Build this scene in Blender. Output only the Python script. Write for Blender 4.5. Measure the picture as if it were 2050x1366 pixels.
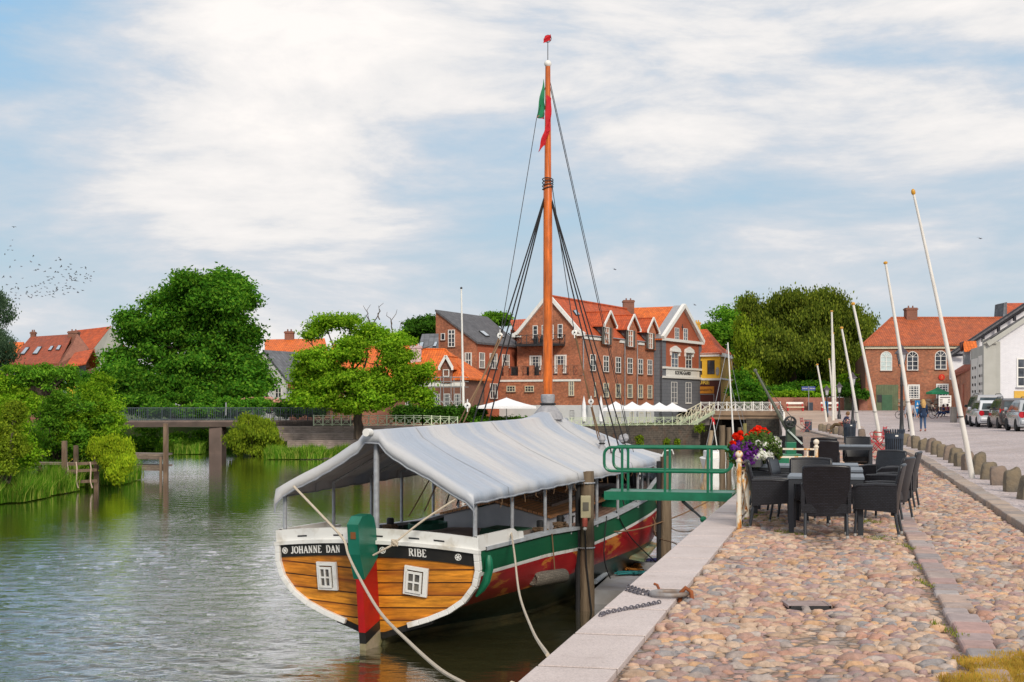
import bpy, math, random
import numpy as np
from mathutils import Vector, Matrix
R=math.radians; PI=math.pi
rnd=random.Random(7); nrs=np.random.RandomState(11)
C=bpy.context.scene.collection
for o in list(bpy.data.objects): bpy.data.objects.remove(o)
sc=bpy.context.scene
# ---------------- camera
F=2800.0; CX=1025.0; HY=810.0; EZ=1.62
cd=bpy.data.cameras.new('camera'); cam=bpy.data.objects.new('camera',cd); C.objects.link(cam)
cam.location=(0,0,EZ); cam.rotation_euler=(PI/2,0,0)
cd.sensor_width=36; cd.lens=F/2050*36; cd.shift_y=(HY-683)/2050; cd.clip_end=9000; cd.clip_start=.1
sc.camera=cam
# ---------------- world, sun, exposure
SUN_EL=32; SUN_AZ=163   # azimuth clockwise from +Y: behind the camera, a little right
w=bpy.data.worlds.new("World"); sc.world=w; w.use_nodes=True
nt=w.node_tree; nt.nodes.clear()
def N(t,typ,**k):
    n=t.nodes.new(typ)
    for a,b in k.items():
        if a.startswith('i_'): n.inputs[a[2:]].default_value=b
        else: setattr(n,a,b)
    return n
def L(t,a,b): t.links.new(a,b)
def ramp(t,stops,src=None,interp='LINEAR'):
    r=t.nodes.new('ShaderNodeValToRGB'); e=r.color_ramp; e.interpolation=interp
    while len(e.elements)<len(stops): e.elements.new(.5)
    for el,(p,c) in zip(e.elements,stops):
        el.position=p; el.color=(c,c,c,1) if not hasattr(c,'__len__') else (*c[:3],1)
    if src is not None: t.links.new(src,r.inputs[0])
    return r
def mth(t,op,a,b=None,c=None):
    n=t.nodes.new('ShaderNodeMath'); n.operation=op
    for i,x in enumerate((a,b,c)):
        if x is None: continue
        if isinstance(x,(int,float)): n.inputs[i].default_value=x
        else: t.links.new(x,n.inputs[i])
    return n.outputs[0]
def mixc(t,f,a,b,mode='MIX'):
    n=t.nodes.new('ShaderNodeMix'); n.data_type='RGBA'; n.blend_type=mode
    for i,x in ((0,f),(6,a),(7,b)):
        if isinstance(x,(int,float)): n.inputs[i].default_value=x
        elif isinstance(x,(tuple,list)): n.inputs[i].default_value=(*x[:3],1)
        else: t.links.new(x,n.inputs[i])
    return n.outputs[2]
sky=N(nt,'ShaderNodeTexSky',sky_type='NISHITA',sun_disc=False,sun_elevation=R(SUN_EL),sun_rotation=R(SUN_AZ),air_density=1.0,dust_density=1.5,ozone_density=2.0)
tc=N(nt,'ShaderNodeTexCoord'); sx=N(nt,'ShaderNodeSeparateXYZ'); L(nt,tc.outputs['Generated'],sx.inputs[0])
def gau(u0,v0,a_,b_):
    dx=mth(nt,'DIVIDE',mth(nt,'SUBTRACT',sx.outputs[0],u0),a_); dz=mth(nt,'DIVIDE',mth(nt,'SUBTRACT',sx.outputs[2],v0),b_)
    return mth(nt,'POWER',2.718,mth(nt,'MULTIPLY',mth(nt,'ADD',mth(nt,'MULTIPLY',dx,dx),mth(nt,'MULTIPLY',dz,dz)),-1.0))
mp=N(nt,'ShaderNodeMapping'); L(nt,tc.outputs['Generated'],mp.inputs[0]); mp.inputs['Rotation'].default_value=(0,R(10),0); mp.inputs['Scale'].default_value=(1,1,3.4); mp.inputs['Location'].default_value=(2.3,.4,1.7)
n1=N(nt,'ShaderNodeTexNoise'); n1.inputs['Scale'].default_value=4.6; n1.inputs['Detail'].default_value=10; n1.inputs['Roughness'].default_value=.60; n1.inputs['Distortion'].default_value=.25; L(nt,mp.outputs[0],n1.inputs[0])
n2=N(nt,'ShaderNodeTexNoise'); n2.inputs['Scale'].default_value=1.7; n2.inputs['Detail'].default_value=4; L(nt,mp.outputs[0],n2.inputs[0])
cm=mth(nt,'ADD',mth(nt,'MULTIPLY',n1.outputs[0],.75),mth(nt,'MULTIPLY',n2.outputs[0],.25))
for g,k in (((-.17,.215,.14,.07),.14),((-.05,.20,.20,.05),.05),((.20,.24,.22,.06),.045),((.24,.20,.2,.018),.07),((-.35,.28,.11,.06),-.20),((-.36,.17,.12,.05),-.03),((0,.06,.6,.06),-.035),((.16,.13,.16,.03),.05),((-.05,.12,.2,.02),.03),((.02,.27,.05,.03),-.06),((0,.75,1.5,.35),.12)):
    cm=mth(nt,'ADD',cm,mth(nt,'MULTIPLY',gau(*g),k))
thin=ramp(nt,[(.33,.12),(.44,.62),(.56,.96),(.7,1)],cm).outputs[0]
ccol=ramp(nt,[(.38,(.40,.51,.61)),(.48,(.52,.58,.65)),(.54,(.62,.64,.68)),(.60,(.78,.76,.75)),(.70,(.90,.86,.83))],cm)
skb=mixc(nt,1,sky.outputs[0],(.11,.11,.11),'MULTIPLY')
base=mixc(nt,.75,skb,ramp(nt,[(0,(.54,.65,.71)),(.10,(.43,.56,.65)),(.25,(.28,.53,.77)),(.6,(.20,.42,.75))],sx.outputs[2]).outputs[0])
bg=N(nt,'ShaderNodeBackground'); L(nt,mixc(nt,thin,base,ccol.outputs[0]),bg.inputs[0]); bg.inputs[1].default_value=1.06
wo=N(nt,'ShaderNodeOutputWorld'); L(nt,bg.outputs[0],wo.inputs[0])
sd=bpy.data.lights.new('sun','SUN'); sd.energy=2.6; sd.angle=R(14); sd.color=(1,.9,.76)
so=bpy.data.objects.new('sun',sd); C.objects.link(so)
az=R(SUN_AZ); el=R(SUN_EL); sdir=Vector((math.sin(az)*math.cos(el),math.cos(az)*math.cos(el),math.sin(el)))
so.rotation_euler=(-sdir).to_track_quat('-Z','Y').to_euler(); so.location=(0,-20,40)
sc.view_settings.view_transform='Standard'; sc.view_settings.look='None'; sc.view_settings.exposure=0.1; sc.view_settings.gamma=1
# ---------------- geometry helpers
def P(px,py,d): return Vector(((px-CX)*d/F,d,EZ-(py-HY)*d/F))
def W(px,py,z=-2.3):
    d=F*(EZ-z)/(py-HY); return Vector(((px-CX)*d/F,d,z))
EDGE=[(-60,-15.95),(8.158,.05),(45,8.66),(90,17.4),(148,28.2),(4000,700)]
def interp(x,pts):
    if x<=pts[0][0]: return pts[0][1]
    for (a,b),(c,d) in zip(pts,pts[1:]):
        if x<=c: return b+(d-b)*(x-a)/(c-a)
    return pts[-1][1]
def xe(y): return interp(y,EDGE)
KERB=[(-60,4.3),(40,4.2),(60,3.9),(66,2.6),(90,1.2),(150,.6)]   # kerb distance right of the quay edge
TV=[(0,.06),(2.6,.04),(5.5,.20),(10,.29),(26,.32)]
TY=[(85,0),(100,.06),(120,.30),(138,.60),(150,.98)]
def terr(x,y):
    e=(x-xe(y))*.972; k=interp(y,KERB); z=interp(y,TY)
    f=1-min(1,max(0,(y-95)/30))
    if e>k: z+=interp(e-k,TV)*f
    return z
def G(px,py,z=None):
    if z is not None: return W(px,py,z)
    d=60
    for i in range(60):
        x=(px-CX)*d/F; d=.5*d+.5*F*(EZ-terr(x,d))/(py-HY)
    x=(px-CX)*d/F; return Vector((x,d,terr(x,d)))
QD=Vector((.2278,.9737,0)); QV=Vector((.9737,-.2278,0)); Q0=Vector((.05,8.158,0))
def Q(u,v,z=0): return Q0+QD*u+QV*v+Vector((0,0,z))
class MB:
    def __init__(s): s.v=[]; s.f=[]; s.m=[]
    def face(s,pts,m=0):
        b=len(s.v); s.v+= [Vector(p) for p in pts]; s.f.append(tuple(range(b,b+len(pts)))); s.m.append(m)
    def grid(s,rows,m=0,closed=False):
        b=len(s.v); n=len(rows[0])
        for r in rows: s.v+=[Vector(p) for p in r]
        for i in range(len(rows)-1):
            for j in range(n if closed else n-1):
                k=(j+1)%n
                s.f.append((b+i*n+j,b+i*n+k,b+(i+1)*n+k,b+(i+1)*n+j)); s.m.append(m if not callable(m) else m(i,j))
    def obox(s,o,a,b,c,m=0):
        o,a,b,c=map(Vector,(o,a,b,c))
        if a.cross(b).dot(c)<0: o=o+a; a=-a
        p=[o,o+a,o+a+b,o+b,o+c,o+a+c,o+a+b+c,o+b+c]; k=len(s.v); s.v+=p
        for f in ((3,2,1,0),(4,5,6,7),(0,1,5,4),(1,2,6,5),(2,3,7,6),(3,0,4,7)):
            s.f.append(tuple(k+i for i in f)); s.m.append(m)
    def box(s,x0,x1,y0,y1,z0,z1,m=0): s.obox((x0,y0,z0),(x1-x0,0,0),(0,y1-y0,0),(0,0,z1-z0),m)
    def bar(s,a,b,w,h,m=0,up=(0,0,1)):
        a,b=Vector(a),Vector(b); d=b-a; up=Vector(up)
        sd=d.cross(up)
        if sd.length<1e-5: sd=d.cross(Vector((1,0,0)))
        sd.normalize(); u=sd.cross(d).normalized()
        s.obox(a-sd*w/2-u*h/2,d,sd*w,u*h,m)
    def tube(s,pts,r,n=8,m=0,closed=False,cap=True,flat=1.0):
        pts=[Vector(p) for p in pts]; N_=len(pts); rows=[]; prev=None
        for i,p in enumerate(pts):
            if closed: t=pts[(i+1)%N_]-pts[i-1]
            else: t=pts[min(i+1,N_-1)]-pts[max(i-1,0)]
            if t.length<1e-9: t=Vector((0,0,1))
            t.normalize()
            if prev is None: a=t.cross(Vector((0,0,1))) if abs(t.z)<.95 else t.cross(Vector((1,0,0)))
            else: a=prev-t*prev.dot(t)
            a.normalize(); prev=a; b=t.cross(a)
            rr=r[i] if hasattr(r,'__len__') else r
            rows.append([p+a*math.cos(2*PI*k/n)*rr*flat+b*math.sin(2*PI*k/n)*rr for k in range(n)])
        if closed: rows.append(rows[0])
        s.grid(rows,m,True)
        if cap and not closed: s.face(rows[0][::-1],m); s.face(rows[-1],m)
    def lathe(s,prof,c=(0,0,0),n=16,m=0,axis=None,cap=True):
        c=Vector(c); M=Matrix.Identity(3)
        if axis is not None: M=Vector(axis).to_track_quat('Z','Y').to_matrix()
        rows=[[c+M@Vector((r*math.cos(2*PI*k/n),r*math.sin(2*PI*k/n),z)) for k in range(n)] for r,z in prof]
        s.grid(rows,m,True)
        if cap: s.face(rows[0][::-1],m); s.face(rows[-1],m)
    def ball(s,c,r,n=12,m=0,sc_=(1,1,1)):
        c=Vector(c); rows=[]
        for i in range(n//2+1):
            a=-PI/2+PI*i/(n//2); q=max(math.cos(a),1e-3)
            rows.append([c+Vector((r*q*math.cos(2*PI*k/n)*sc_[0],r*q*math.sin(2*PI*k/n)*sc_[1],r*math.sin(a)*sc_[2])) for k in range(n)])
        s.grid(rows,m,True)
    def prism(s,poly,ext,m=0,m2=None):
        poly=[Vector(p) for p in poly]; ext=Vector(ext); n=len(poly)
        nn=Vector((0,0,0))
        for i in range(n): nn+=poly[i].cross(poly[(i+1)%n])
        if nn.dot(ext)>0: poly=poly[::-1]
        s.face(poly,m); s.face([p+ext for p in poly][::-1],m)
        for i in range(n):
            a,b=poly[i],poly[(i+1)%n]; s.face([b,a,a+ext,b+ext],m if m2 is None else m2)
    def build(s,name,mats,parent=None,smooth=False,bevel=0,label=None,cat=None,group=None,kind=None,origin=True,sub=0,angle=40,uvf=None):
        if not isinstance(mats,(list,tuple)): mats=[mats]
        me=bpy.data.meshes.new(name)
        V=np.array([tuple(p) for p in s.v],dtype=np.float64).reshape(-1,3)
        off=np.zeros(3)
        if parent is not None:
            q=parent
            while q is not None: off+=np.array(q.location); q=q.parent
        elif origin and kind!='structure':
            off=np.array([(V[:,0].min()+V[:,0].max())/2,(V[:,1].min()+V[:,1].max())/2,V[:,2].min()])
        me.from_pydata([tuple(p) for p in V-off],[],s.f)
        for m in mats: me.materials.append(m)
        me.polygons.foreach_set('material_index',s.m)
        uv=me.uv_layers.new(name='UVMap'); dat=np.zeros(len(me.loops)*2)
        for pl in me.polygons:
            n=pl.normal
            if uvf: pass
            if abs(n.z)>.93: t=Vector((1,0,0)); b=Vector((0,1,0))
            else:
                t=Vector((-n.y,n.x,0)).normalized(); b=n.cross(t)
            for li in pl.loop_indices:
                p=V[me.loops[li].vertex_index]
                if uvf: dat[2*li],dat[2*li+1]=uvf(p); continue
                dat[2*li]=p[0]*t.x+p[1]*t.y+p[2]*t.z; dat[2*li+1]=p[0]*b.x+p[1]*b.y+p[2]*b.z
        uv.data.foreach_set('uv',dat)
        if smooth:
            me.polygons.foreach_set('use_smooth',[True]*len(me.polygons))
            if angle<180:
                try: me.set_sharp_from_angle(angle=R(angle))
                except Exception: pass
        o=bpy.data.objects.new(name,me); C.objects.link(o)
        if parent is not None: o.parent=parent
        else: o.location=off
        if bevel:
            md=o.modifiers.new('b','BEVEL'); md.width=bevel; md.segments=2; md.limit_method='ANGLE'
        if sub:
            md=o.modifiers.new('s','SUBSURF'); md.levels=sub; md.render_levels=sub
        tag(o,label,cat,group,kind); return o
def tag(o,label=None,cat=None,group=None,kind=None):
    if label: o['label']=label
    if cat: o['category']=cat
    if group: o['group']=group
    if kind: o['kind']=kind
    return o
def thing(name,label,cat,loc=(0,0,0),group=None):
    o=bpy.data.objects.new(name,None); C.objects.link(o); o.location=loc; o.empty_display_size=.2
    return tag(o,label,cat,group)
def kids(o): return [c for c in bpy.data.objects if c.parent==o]
_kc={}
def copy_tree(o,parent=None):
    c=o.copy(); C.objects.link(c); c.parent=parent
    if o.name not in _kc: _kc[o.name]=kids(o)
    for ch in _kc[o.name]: copy_tree(ch,c)
    return c
# ---------------- materials
def newmat(name):
    m=bpy.data.materials.new(name); m.use_nodes=True; t=m.node_tree; t.nodes.clear()
    out=N(t,'ShaderNodeOutputMaterial'); b=N(t,'ShaderNodeBsdfPrincipled'); L(t,b.outputs[0],out.inputs[0]); return m,t,b
def bump(t,b,h,st,dist=.02):
    n=N(t,'ShaderNodeBump'); n.inputs['Strength'].default_value=st; n.inputs['Distance'].default_value=dist; L(t,h,n.inputs['Height']); L(t,n.outputs[0],b.inputs['Normal'])
def noise(t,vec,sc_,det=4,rough=.55):
    n=N(t,'ShaderNodeTexNoise'); n.inputs['Scale'].default_value=sc_; n.inputs['Detail'].default_value=det; n.inputs['Roughness'].default_value=rough
    if vec is not None: L(t,vec,n.inputs[0])
    return n.outputs[0]
def coord(t,kind='Object',scale=None,rot=None):
    c=N(t,'ShaderNodeTexCoord').outputs[kind]
    if scale or rot:
        m=N(t,'ShaderNodeMapping'); L(t,c,m.inputs[0])
        if scale: m.inputs['Scale'].default_value=scale
        if rot: m.inputs['Rotation'].default_value=rot
        c=m.outputs[0]
    return c
def pm(name,col,rough=.6,col2=None,vs=2.5,lo=.35,hi=.65,bs=0,bst=.3,bd=.01,metal=0,spec=.4,stretch=None,det=5):
    m,t,b=newmat(name); col2=col2 or tuple(c*.78 for c in col)
    v=coord(t,'Object',stretch)
    n=noise(t,v,vs,det)
    L(t,mixc(t,ramp(t,[(lo,0),(hi,1)],n).outputs[0],col,col2),b.inputs['Base Color'])
    b.inputs['Roughness'].default_value=rough; b.inputs['Metallic'].default_value=metal; b.inputs['Specular IOR Level'].default_value=spec
    if bs: bump(t,b,noise(t,v,bs,3),bst,bd)
    return m
def brickm(name,c1,c2,mortar,bw=.24,bh=.078,ms=.012,big=.25,stain=None,off=.5,bst=.5,rough=.85,bias=0,bigs=.5):
    m,t,b=newmat(name); uv=coord(t,'UV')
    k=N(t,'ShaderNodeTexBrick'); L(t,uv,k.inputs[0]); k.offset=off
    k.inputs['Scale'].default_value=1; k.inputs['Brick Width'].default_value=bw; k.inputs['Row Height'].default_value=bh; k.inputs['Mortar Size'].default_value=ms; k.inputs['Mortar Smooth'].default_value=.3; k.inputs['Bias'].default_value=bias
    k.inputs['Color1'].default_value=(*c1,1); k.inputs['Color2'].default_value=(*c2,1); k.inputs['Mortar'].default_value=(*mortar,1)
    ob=coord(t,'Object')
    n=noise(t,ob,bigs,5); dk=ramp(t,[(.3,1-big),(.7,1+big*.5)],n)
    c=mixc(t,1,k.outputs[0],dk.outputs[0],'MULTIPLY')
    n3=noise(t,uv,4,2); c=mixc(t,1,c,ramp(t,[(.3,1-big*.8),(.7,1+big*.5)],n3).outputs[0],'MULTIPLY')
    if stain: c=mixc(t,ramp(t,[(.55,0),(.75,.7)],noise(t,ob,1.3,5)).outputs[0],c,stain)
    L(t,c,b.inputs['Base Color']); b.inputs['Roughness'].default_value=rough
    bump(t,b,k.outputs['Fac'],-bst,.01); return m
def tilem(name,c1,c2,dark=.45,tw=.24,th=.34,stain=None):
    m,t,b=newmat(name); uv=coord(t,'UV'); s=N(t,'ShaderNodeSeparateXYZ'); L(t,uv,s.inputs[0])
    fu=mth(t,'FRACT',mth(t,'DIVIDE',s.outputs[0],tw)); fv=mth(t,'FRACT',mth(t,'DIVIDE',s.outputs[1],th))
    hu=mth(t,'SINE',mth(t,'MULTIPLY',fu,PI)); 
    ob=coord(t,'Object')
    c=mixc(t,ramp(t,[(.35,0),(.65,1)],noise(t,ob,1.1,6,.7)).outputs[0],c1,c2)
    wn=N(t,'ShaderNodeTexWhiteNoise'); fl=N(t,'ShaderNodeVectorMath',operation='FLOOR'); dv=N(t,'ShaderNodeVectorMath',operation='DIVIDE'); L(t,uv,dv.inputs[0]); dv.inputs[1].default_value=(tw,th,1); L(t,dv.outputs[0],fl.inputs[0]); L(t,fl.outputs[0],wn.inputs[0])
    c=mixc(t,1,c,ramp(t,[(0,.78),(1,1.15)],wn.outputs[0]).outputs[0],'MULTIPLY')
    g=mth(t,'MULTIPLY',ramp(t,[(0,dark),(.45,1)],hu).outputs[0],ramp(t,[(0,dark+.1),(.16,1)],fv).outputs[0])
    c=mixc(t,1,c,ramp(t,[(0,0),(1,1)],g).outputs[0],'MULTIPLY')
    if stain: c=mixc(t,ramp(t,[(.52,0),(.75,.65)],noise(t,ob,.6,6,.7)).outputs[0],c,stain)
    L(t,c,b.inputs['Base Color']); b.inputs['Roughness'].default_value=.75
    bump(t,b,mth(t,'ADD',hu,mth(t,'MULTIPLY',fv,-.5)),.5,.03); return m
def plankm(name,c1,c2,gap,pw=.2,pl=3.0,ms=.008,rough=.5,axis='u',grain=1.0,bst=.4,streak=(1.2,18),weather=None):
    m,t,b=newmat(name); uv=coord(t,'UV')
    if axis=='v':
        r=N(t,'ShaderNodeMapping'); r.inputs['Rotation'].default_value=(0,0,PI/2); L(t,uv,r.inputs[0]); uv=r.outputs[0]
    k=N(t,'ShaderNodeTexBrick'); L(t,uv,k.inputs[0]); k.offset=.37
    k.inputs['Scale'].default_value=1; k.inputs['Brick Width'].default_value=pl; k.inputs['Row Height'].default_value=pw; k.inputs['Mortar Size'].default_value=ms; k.inputs['Mortar Smooth'].default_value=.2
    k.inputs['Color1'].default_value=(*c1,1); k.inputs['Color2'].default_value=(*c2,1); k.inputs['Mortar'].default_value=(*gap,1)
    mm=N(t,'ShaderNodeMapping'); mm.inputs['Scale'].default_value=(streak[0],streak[1],1); L(t,uv,mm.inputs[0])
    n=noise(t,mm.outputs[0],1.6,6,.65); c=mixc(t,1,k.outputs[0],ramp(t,[(.3,1-.45*grain),(.7,1+.25*grain)],n).outputs[0],'MULTIPLY')
    n2=noise(t,uv,1.3,4); c=mixc(t,1,c,ramp(t,[(.3,.72),(.65,1.15)],n2).outputs[0],'MULTIPLY')
    if weather: c=mixc(t,ramp(t,[(.5,0),(.68,.8)],noise(t,mm.outputs[0],.6,5)).outputs[0],c,weather)
    L(t,c,b.inputs['Base Color']); b.inputs['Roughness'].default_value=rough
    bump(t,b,k.outputs['Fac'],-bst,.01); return m
def leafm(name,c1,c2,c3=None,tr=.35,ns=.35):
    m=bpy.data.materials.new(name); m.use_nodes=True; t=m.node_tree; t.nodes.clear()
    out=N(t,'ShaderNodeOutputMaterial'); g=N(t,'ShaderNodeNewGeometry')
    c=ramp(t,[(0,c1),(.55,c2),(1,c3 or c2)],g.outputs['Random Per Island']).outputs[0]
    n=noise(t,coord(t,'Object'),ns,3); c=mixc(t,1,c,ramp(t,[(.3,.62),(.7,1.3)],n).outputs[0],'MULTIPLY')
    d=N(t,'ShaderNodeBsdfDiffuse'); L(t,c,d.inputs[0]); tl=N(t,'ShaderNodeBsdfTranslucent'); L(t,mixc(t,1,c,(1.1,1.25,.5),'MULTIPLY'),tl.inputs[0])
    x=N(t,'ShaderNodeMixShader'); x.inputs[0].default_value=tr; L(t,d.outputs[0],x.inputs[1]); L(t,tl.outputs[0],x.inputs[2]); L(t,x.outputs[0],out.inputs[0]); return m
def glassm(name,c=(.03,.035,.045),rough=.06):
    m,t,b=newmat(name); L(t,mixc(t,ramp(t,[(.4,0),(.6,1)],noise(t,coord(t,'Object'),1.2,2)).outputs[0],c,tuple(x*2.2+.01 for x in c)),b.inputs['Base Color']); b.inputs['Roughness'].default_value=rough; b.inputs['Specular IOR Level'].default_value=.6; return m
M={}
M['white']=pm('white_paint',(.78,.77,.74),.45,(.70,.69,.66),3)
M['white_bright']=pm('white_cloth',(.82,.81,.80),.8,(.76,.76,.77),2)
M['glass']=glassm('window_glass')
M['glass_dark']=glassm('dark_glass',(.015,.018,.022))
M['brick_hotel']=brickm('brick_hotel',(.52,.135,.05),(.34,.085,.035),(.36,.24,.16),big=.38,stain=(.26,.10,.06))
M['brick_red']=brickm('brick_red',(.44,.085,.03),(.36,.065,.022),(.34,.14,.08),big=.15)
M['brick_slate']=brickm('brick_old',(.46,.125,.05),(.30,.075,.035),(.42,.24,.15),big=.35)
M['brick_brown']=brickm('brick_brown',(.26,.10,.065),(.20,.075,.05),(.24,.14,.10),big=.2)
M['brick_inn']=brickm('brick_inn',(.46,.135,.055),(.26,.08,.04),(.34,.21,.14),big=.3,stain=(.25,.14,.08))
M['brick_pink']=brickm('brick_pink',(.36,.13,.085),(.30,.10,.07),(.30,.18,.13),big=.2)
M['stone']=brickm('quay_stone',(.085,.07,.055),(.05,.042,.035),(.12,.10,.08),.5,.22,.02,big=.4,stain=(.12,.055,.03),bst=.8)
M['tile_orange']=tilem('tile_orange',(.78,.17,.02),(.60,.12,.018),stain=(.42,.12,.04))
M['tile_red']=tilem('tile_red',(.58,.10,.022),(.40,.07,.02),stain=(.24,.07,.035))
M['tile_inn']=tilem('tile_inn',(.50,.11,.03),(.34,.08,.03),stain=(.20,.07,.03))
M['tile_brown']=tilem('tile_brown',(.30,.07,.03),(.38,.075,.03),stain=(.15,.05,.04))
M['slate']=tilem('slate_roof',(.085,.085,.095),(.11,.11,.12),dark=.7,tw=.4,th=.3,stain=(.05,.05,.06))
M['slate_light']=tilem('slate_grey',(.16,.17,.19),(.11,.115,.13),dark=.7,tw=.5,th=.4)
M['dark_metal']=pm('dark_metal',(.03,.032,.036),.45,(.02,.02,.022),6)
M['grey_metal']=pm('zinc',(.42,.43,.45),.4,(.30,.31,.33),8,metal=.4)
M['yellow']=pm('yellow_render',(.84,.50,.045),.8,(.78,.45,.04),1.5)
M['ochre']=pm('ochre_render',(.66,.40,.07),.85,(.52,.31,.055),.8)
M['maroon']=pm('maroon_paint',(.09,.022,.018),.5)
M['grey_paint']=brickm('grey_ashlar',(.15,.16,.185),(.135,.145,.17),(.09,.095,.11),1.1,.42,.02,big=.08,bst=.6)
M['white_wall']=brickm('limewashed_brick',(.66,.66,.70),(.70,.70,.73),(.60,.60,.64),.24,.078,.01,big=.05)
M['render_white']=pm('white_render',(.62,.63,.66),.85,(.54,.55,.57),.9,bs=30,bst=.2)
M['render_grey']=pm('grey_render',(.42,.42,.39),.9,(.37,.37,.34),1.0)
M['cream_green']=pm('pale_green_paint',(.55,.62,.44),.5,(.46,.54,.38),3)
M['cream']=pm('cream_paint',(.70,.66,.50),.5,(.60,.55,.40),3)
M['green_paint']=pm('green_paint',(.010,.16,.085),.35,(.008,.12,.06),5)
M['bark']=pm('bark',(.10,.075,.055),.95,(.045,.032,.025),3,bs=9,bst=1,bd=.05,stretch=(1,1,.3))
# ================= ground, water =================
EDGE[-1:]=[(156,29.2),(157,20.2),(5000,20.2)]
def cobble_mat(name,sc_,cols,gap,bst=1.0,warm=None,rs=1.0):
    m,t,b=newmat(name); v=coord(t,'Object')
    nz=N(t,'ShaderNodeTexNoise'); nz.inputs['Scale'].default_value=sc_*.5; L(t,v,nz.inputs[0])
    vm=N(t,'ShaderNodeVectorMath',operation='MULTIPLY_ADD'); L(t,nz.outputs[1],vm.inputs[0]); vm.inputs[1].default_value=(.6/sc_,)*3; L(t,v,vm.inputs[2])
    a=N(t,'ShaderNodeTexVoronoi',feature='F1'); a.inputs['Scale'].default_value=sc_; L(t,vm.outputs[0],a.inputs[0])
    d=N(t,'ShaderNodeTexVoronoi',feature='DISTANCE_TO_EDGE'); d.inputs['Scale'].default_value=sc_; L(t,vm.outputs[0],d.inputs[0])
    s=N(t,'ShaderNodeSeparateColor'); L(t,a.outputs['Color'],s.inputs[0])
    c=ramp(t,[(i/(len(cols)-1),q) for i,q in enumerate(cols)],s.outputs[0]).outputs[0]
    c=mixc(t,ramp(t,[(.02,1),(.09,0)],d.outputs['Distance']).outputs[0],c,gap)
    if warm: c=mixc(t,ramp(t,[(.5,0),(.68,.75)],noise(t,v,.45,6,.7)).outputs[0],c,warm)
    n=noise(t,v,.25,4); c=mixc(t,1,c,ramp(t,[(.3,.85),(.7,1.12)],n).outputs[0],'MULTIPLY')
    L(t,c,b.inputs['Base Color']); b.inputs['Roughness'].default_value=.7*rs
    bump(t,b,ramp(t,[(0,0),(.25,1)],d.outputs['Distance']).outputs[0],bst,.03); return m
CB=[(.36,.20,.15),(.47,.28,.18),(.30,.25,.23),(.50,.35,.26),(.27,.18,.17),(.44,.36,.31),(.24,.23,.25),(.50,.29,.17),(.38,.26,.21)]
M['cobble']=cobble_mat('cobble_ground',9,[tuple(q*.85 for q in c) for c in CB],(.17,.12,.08),warm=(.34,.24,.15))
M['setts']=cobble_mat('street_setts',7,[(.50,.43,.43),(.42,.36,.37),(.56,.48,.46),(.47,.38,.37),(.44,.40,.41)],(.32,.27,.26),.5,warm=(.36,.29,.26))
M['paving']=cobble_mat('beige_paving',3,[(.46,.33,.25),(.42,.29,.22),(.50,.37,.29)],(.36,.26,.19),.2,warm=(.40,.33,.28))
M['sand']=pm('sandy_bed',(.27,.19,.12),.95,(.20,.14,.10),6,bs=60,bst=.7,bd=.01)
M['coping']=pm('granite_coping',(.56,.485,.465),.7,(.49,.42,.40),1.6,bs=0,det=9)
def spk(m,sc_=90,amt=.16):
    t=m.node_tree; b=[n for n in t.nodes if n.type=='BSDF_PRINCIPLED'][0]; l=b.inputs['Base Color'].links[0].from_socket
    n=noise(t,coord(t,'Object'),sc_,2); c=mixc(t,1,l,ramp(t,[(.35,1-amt),(.6,1.12)],n).outputs[0],'MULTIPLY')
    n=noise(t,coord(t,'Object'),5,7,.75); c=mixc(t,ramp(t,[(.56,0),(.74,.42)],n).outputs[0],c,(.22,.15,.12))
    L(t,c,b.inputs['Base Color'])
spk(M['coping'])
ys=[-60,-20,0,4,8.158,12,16,20,25,30,35,40,45,50,55,60,66,70,75,80,85,90,95,100,105,110,115,120,125,132,138,144,150,155.9,156,157,160,200,400,1500,5000]
mb=MB(); rows=[]
eo=[0,.5,.5001,1.2,2.4,'k','k+',.6,1.3,2.6,4,5.5,7.5,10,14,18,26,40,90,300,1200,5000]
for y in ys:
    k=interp(y,KERB); r=[]
    for q in eo:
        if q=='k': e=k
        elif q=='k+': e=k+.012
        elif eo.index(q)<5: e=min(q,k*q/2.6 if k<2.6 else q)
        else: e=k+q
        x=xe(y)+e/.972
        if y<157 or True: r.append((x,y,terr(x,y)-(.22 if (eo.index(q)<2 and y<156) else 0)-(.024 if eo.index(q)<6 and y<46 else (.012 if eo.index(q)<6 else 0))))
    rows.append(r)
mb.grid(rows,lambda i,j:0 if j<6 and ys[i]<88 else (2 if (j<9 and ys[i]>=88) or (ys[i]>=88 and xe(ys[i])+interp(ys[i],KERB)+6>0 and j<10) else 1))
mb.build('quay_ground',[M['cobble'],M['setts'],M['paving']],kind='structure')
# quay wall face below the coping
mb=MB(); yy=[-60,8.158,45,90,148,156]
mb.grid([[(xe(y)+.06,y,-.01),(xe(y)+.06,y,-5)] for y in yy]+[[(20.2,157,-.01),(20.2,157,-5)]])
mb.build('quay_wall',M['stone'],label='dark stone river wall beneath the granite coping of the near quay',cat='quay wall')
mb=MB(); jb=MB(); u=-12.0
while u<150:
    y0=8.158+u*.9737; 
    a=Vector((xe(y0),y0,0)); y1=y0+1.215; b=Vector((xe(y1),y1,0)); t=(b-a); nn=Vector((t.y,-t.x,0)).normalized()
    z=interp(y0,TY)
    dz=.004*rnd.random()
    mb.obox(a+Vector((0,0,z-.22)),t*.960,nn*.5,(0,0,.235+dz)); jb.obox(a+t*.958+Vector((0,0,z-.2)),t*.044,nn*.495,(0,0,.208)); u+=1.248
mb.build('quay_coping',M['coping'],kind='structure',bevel=.006)
jb.build('coping_joints',pm('joint_dirt',(.13,.095,.08),.95),kind='structure')
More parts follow.
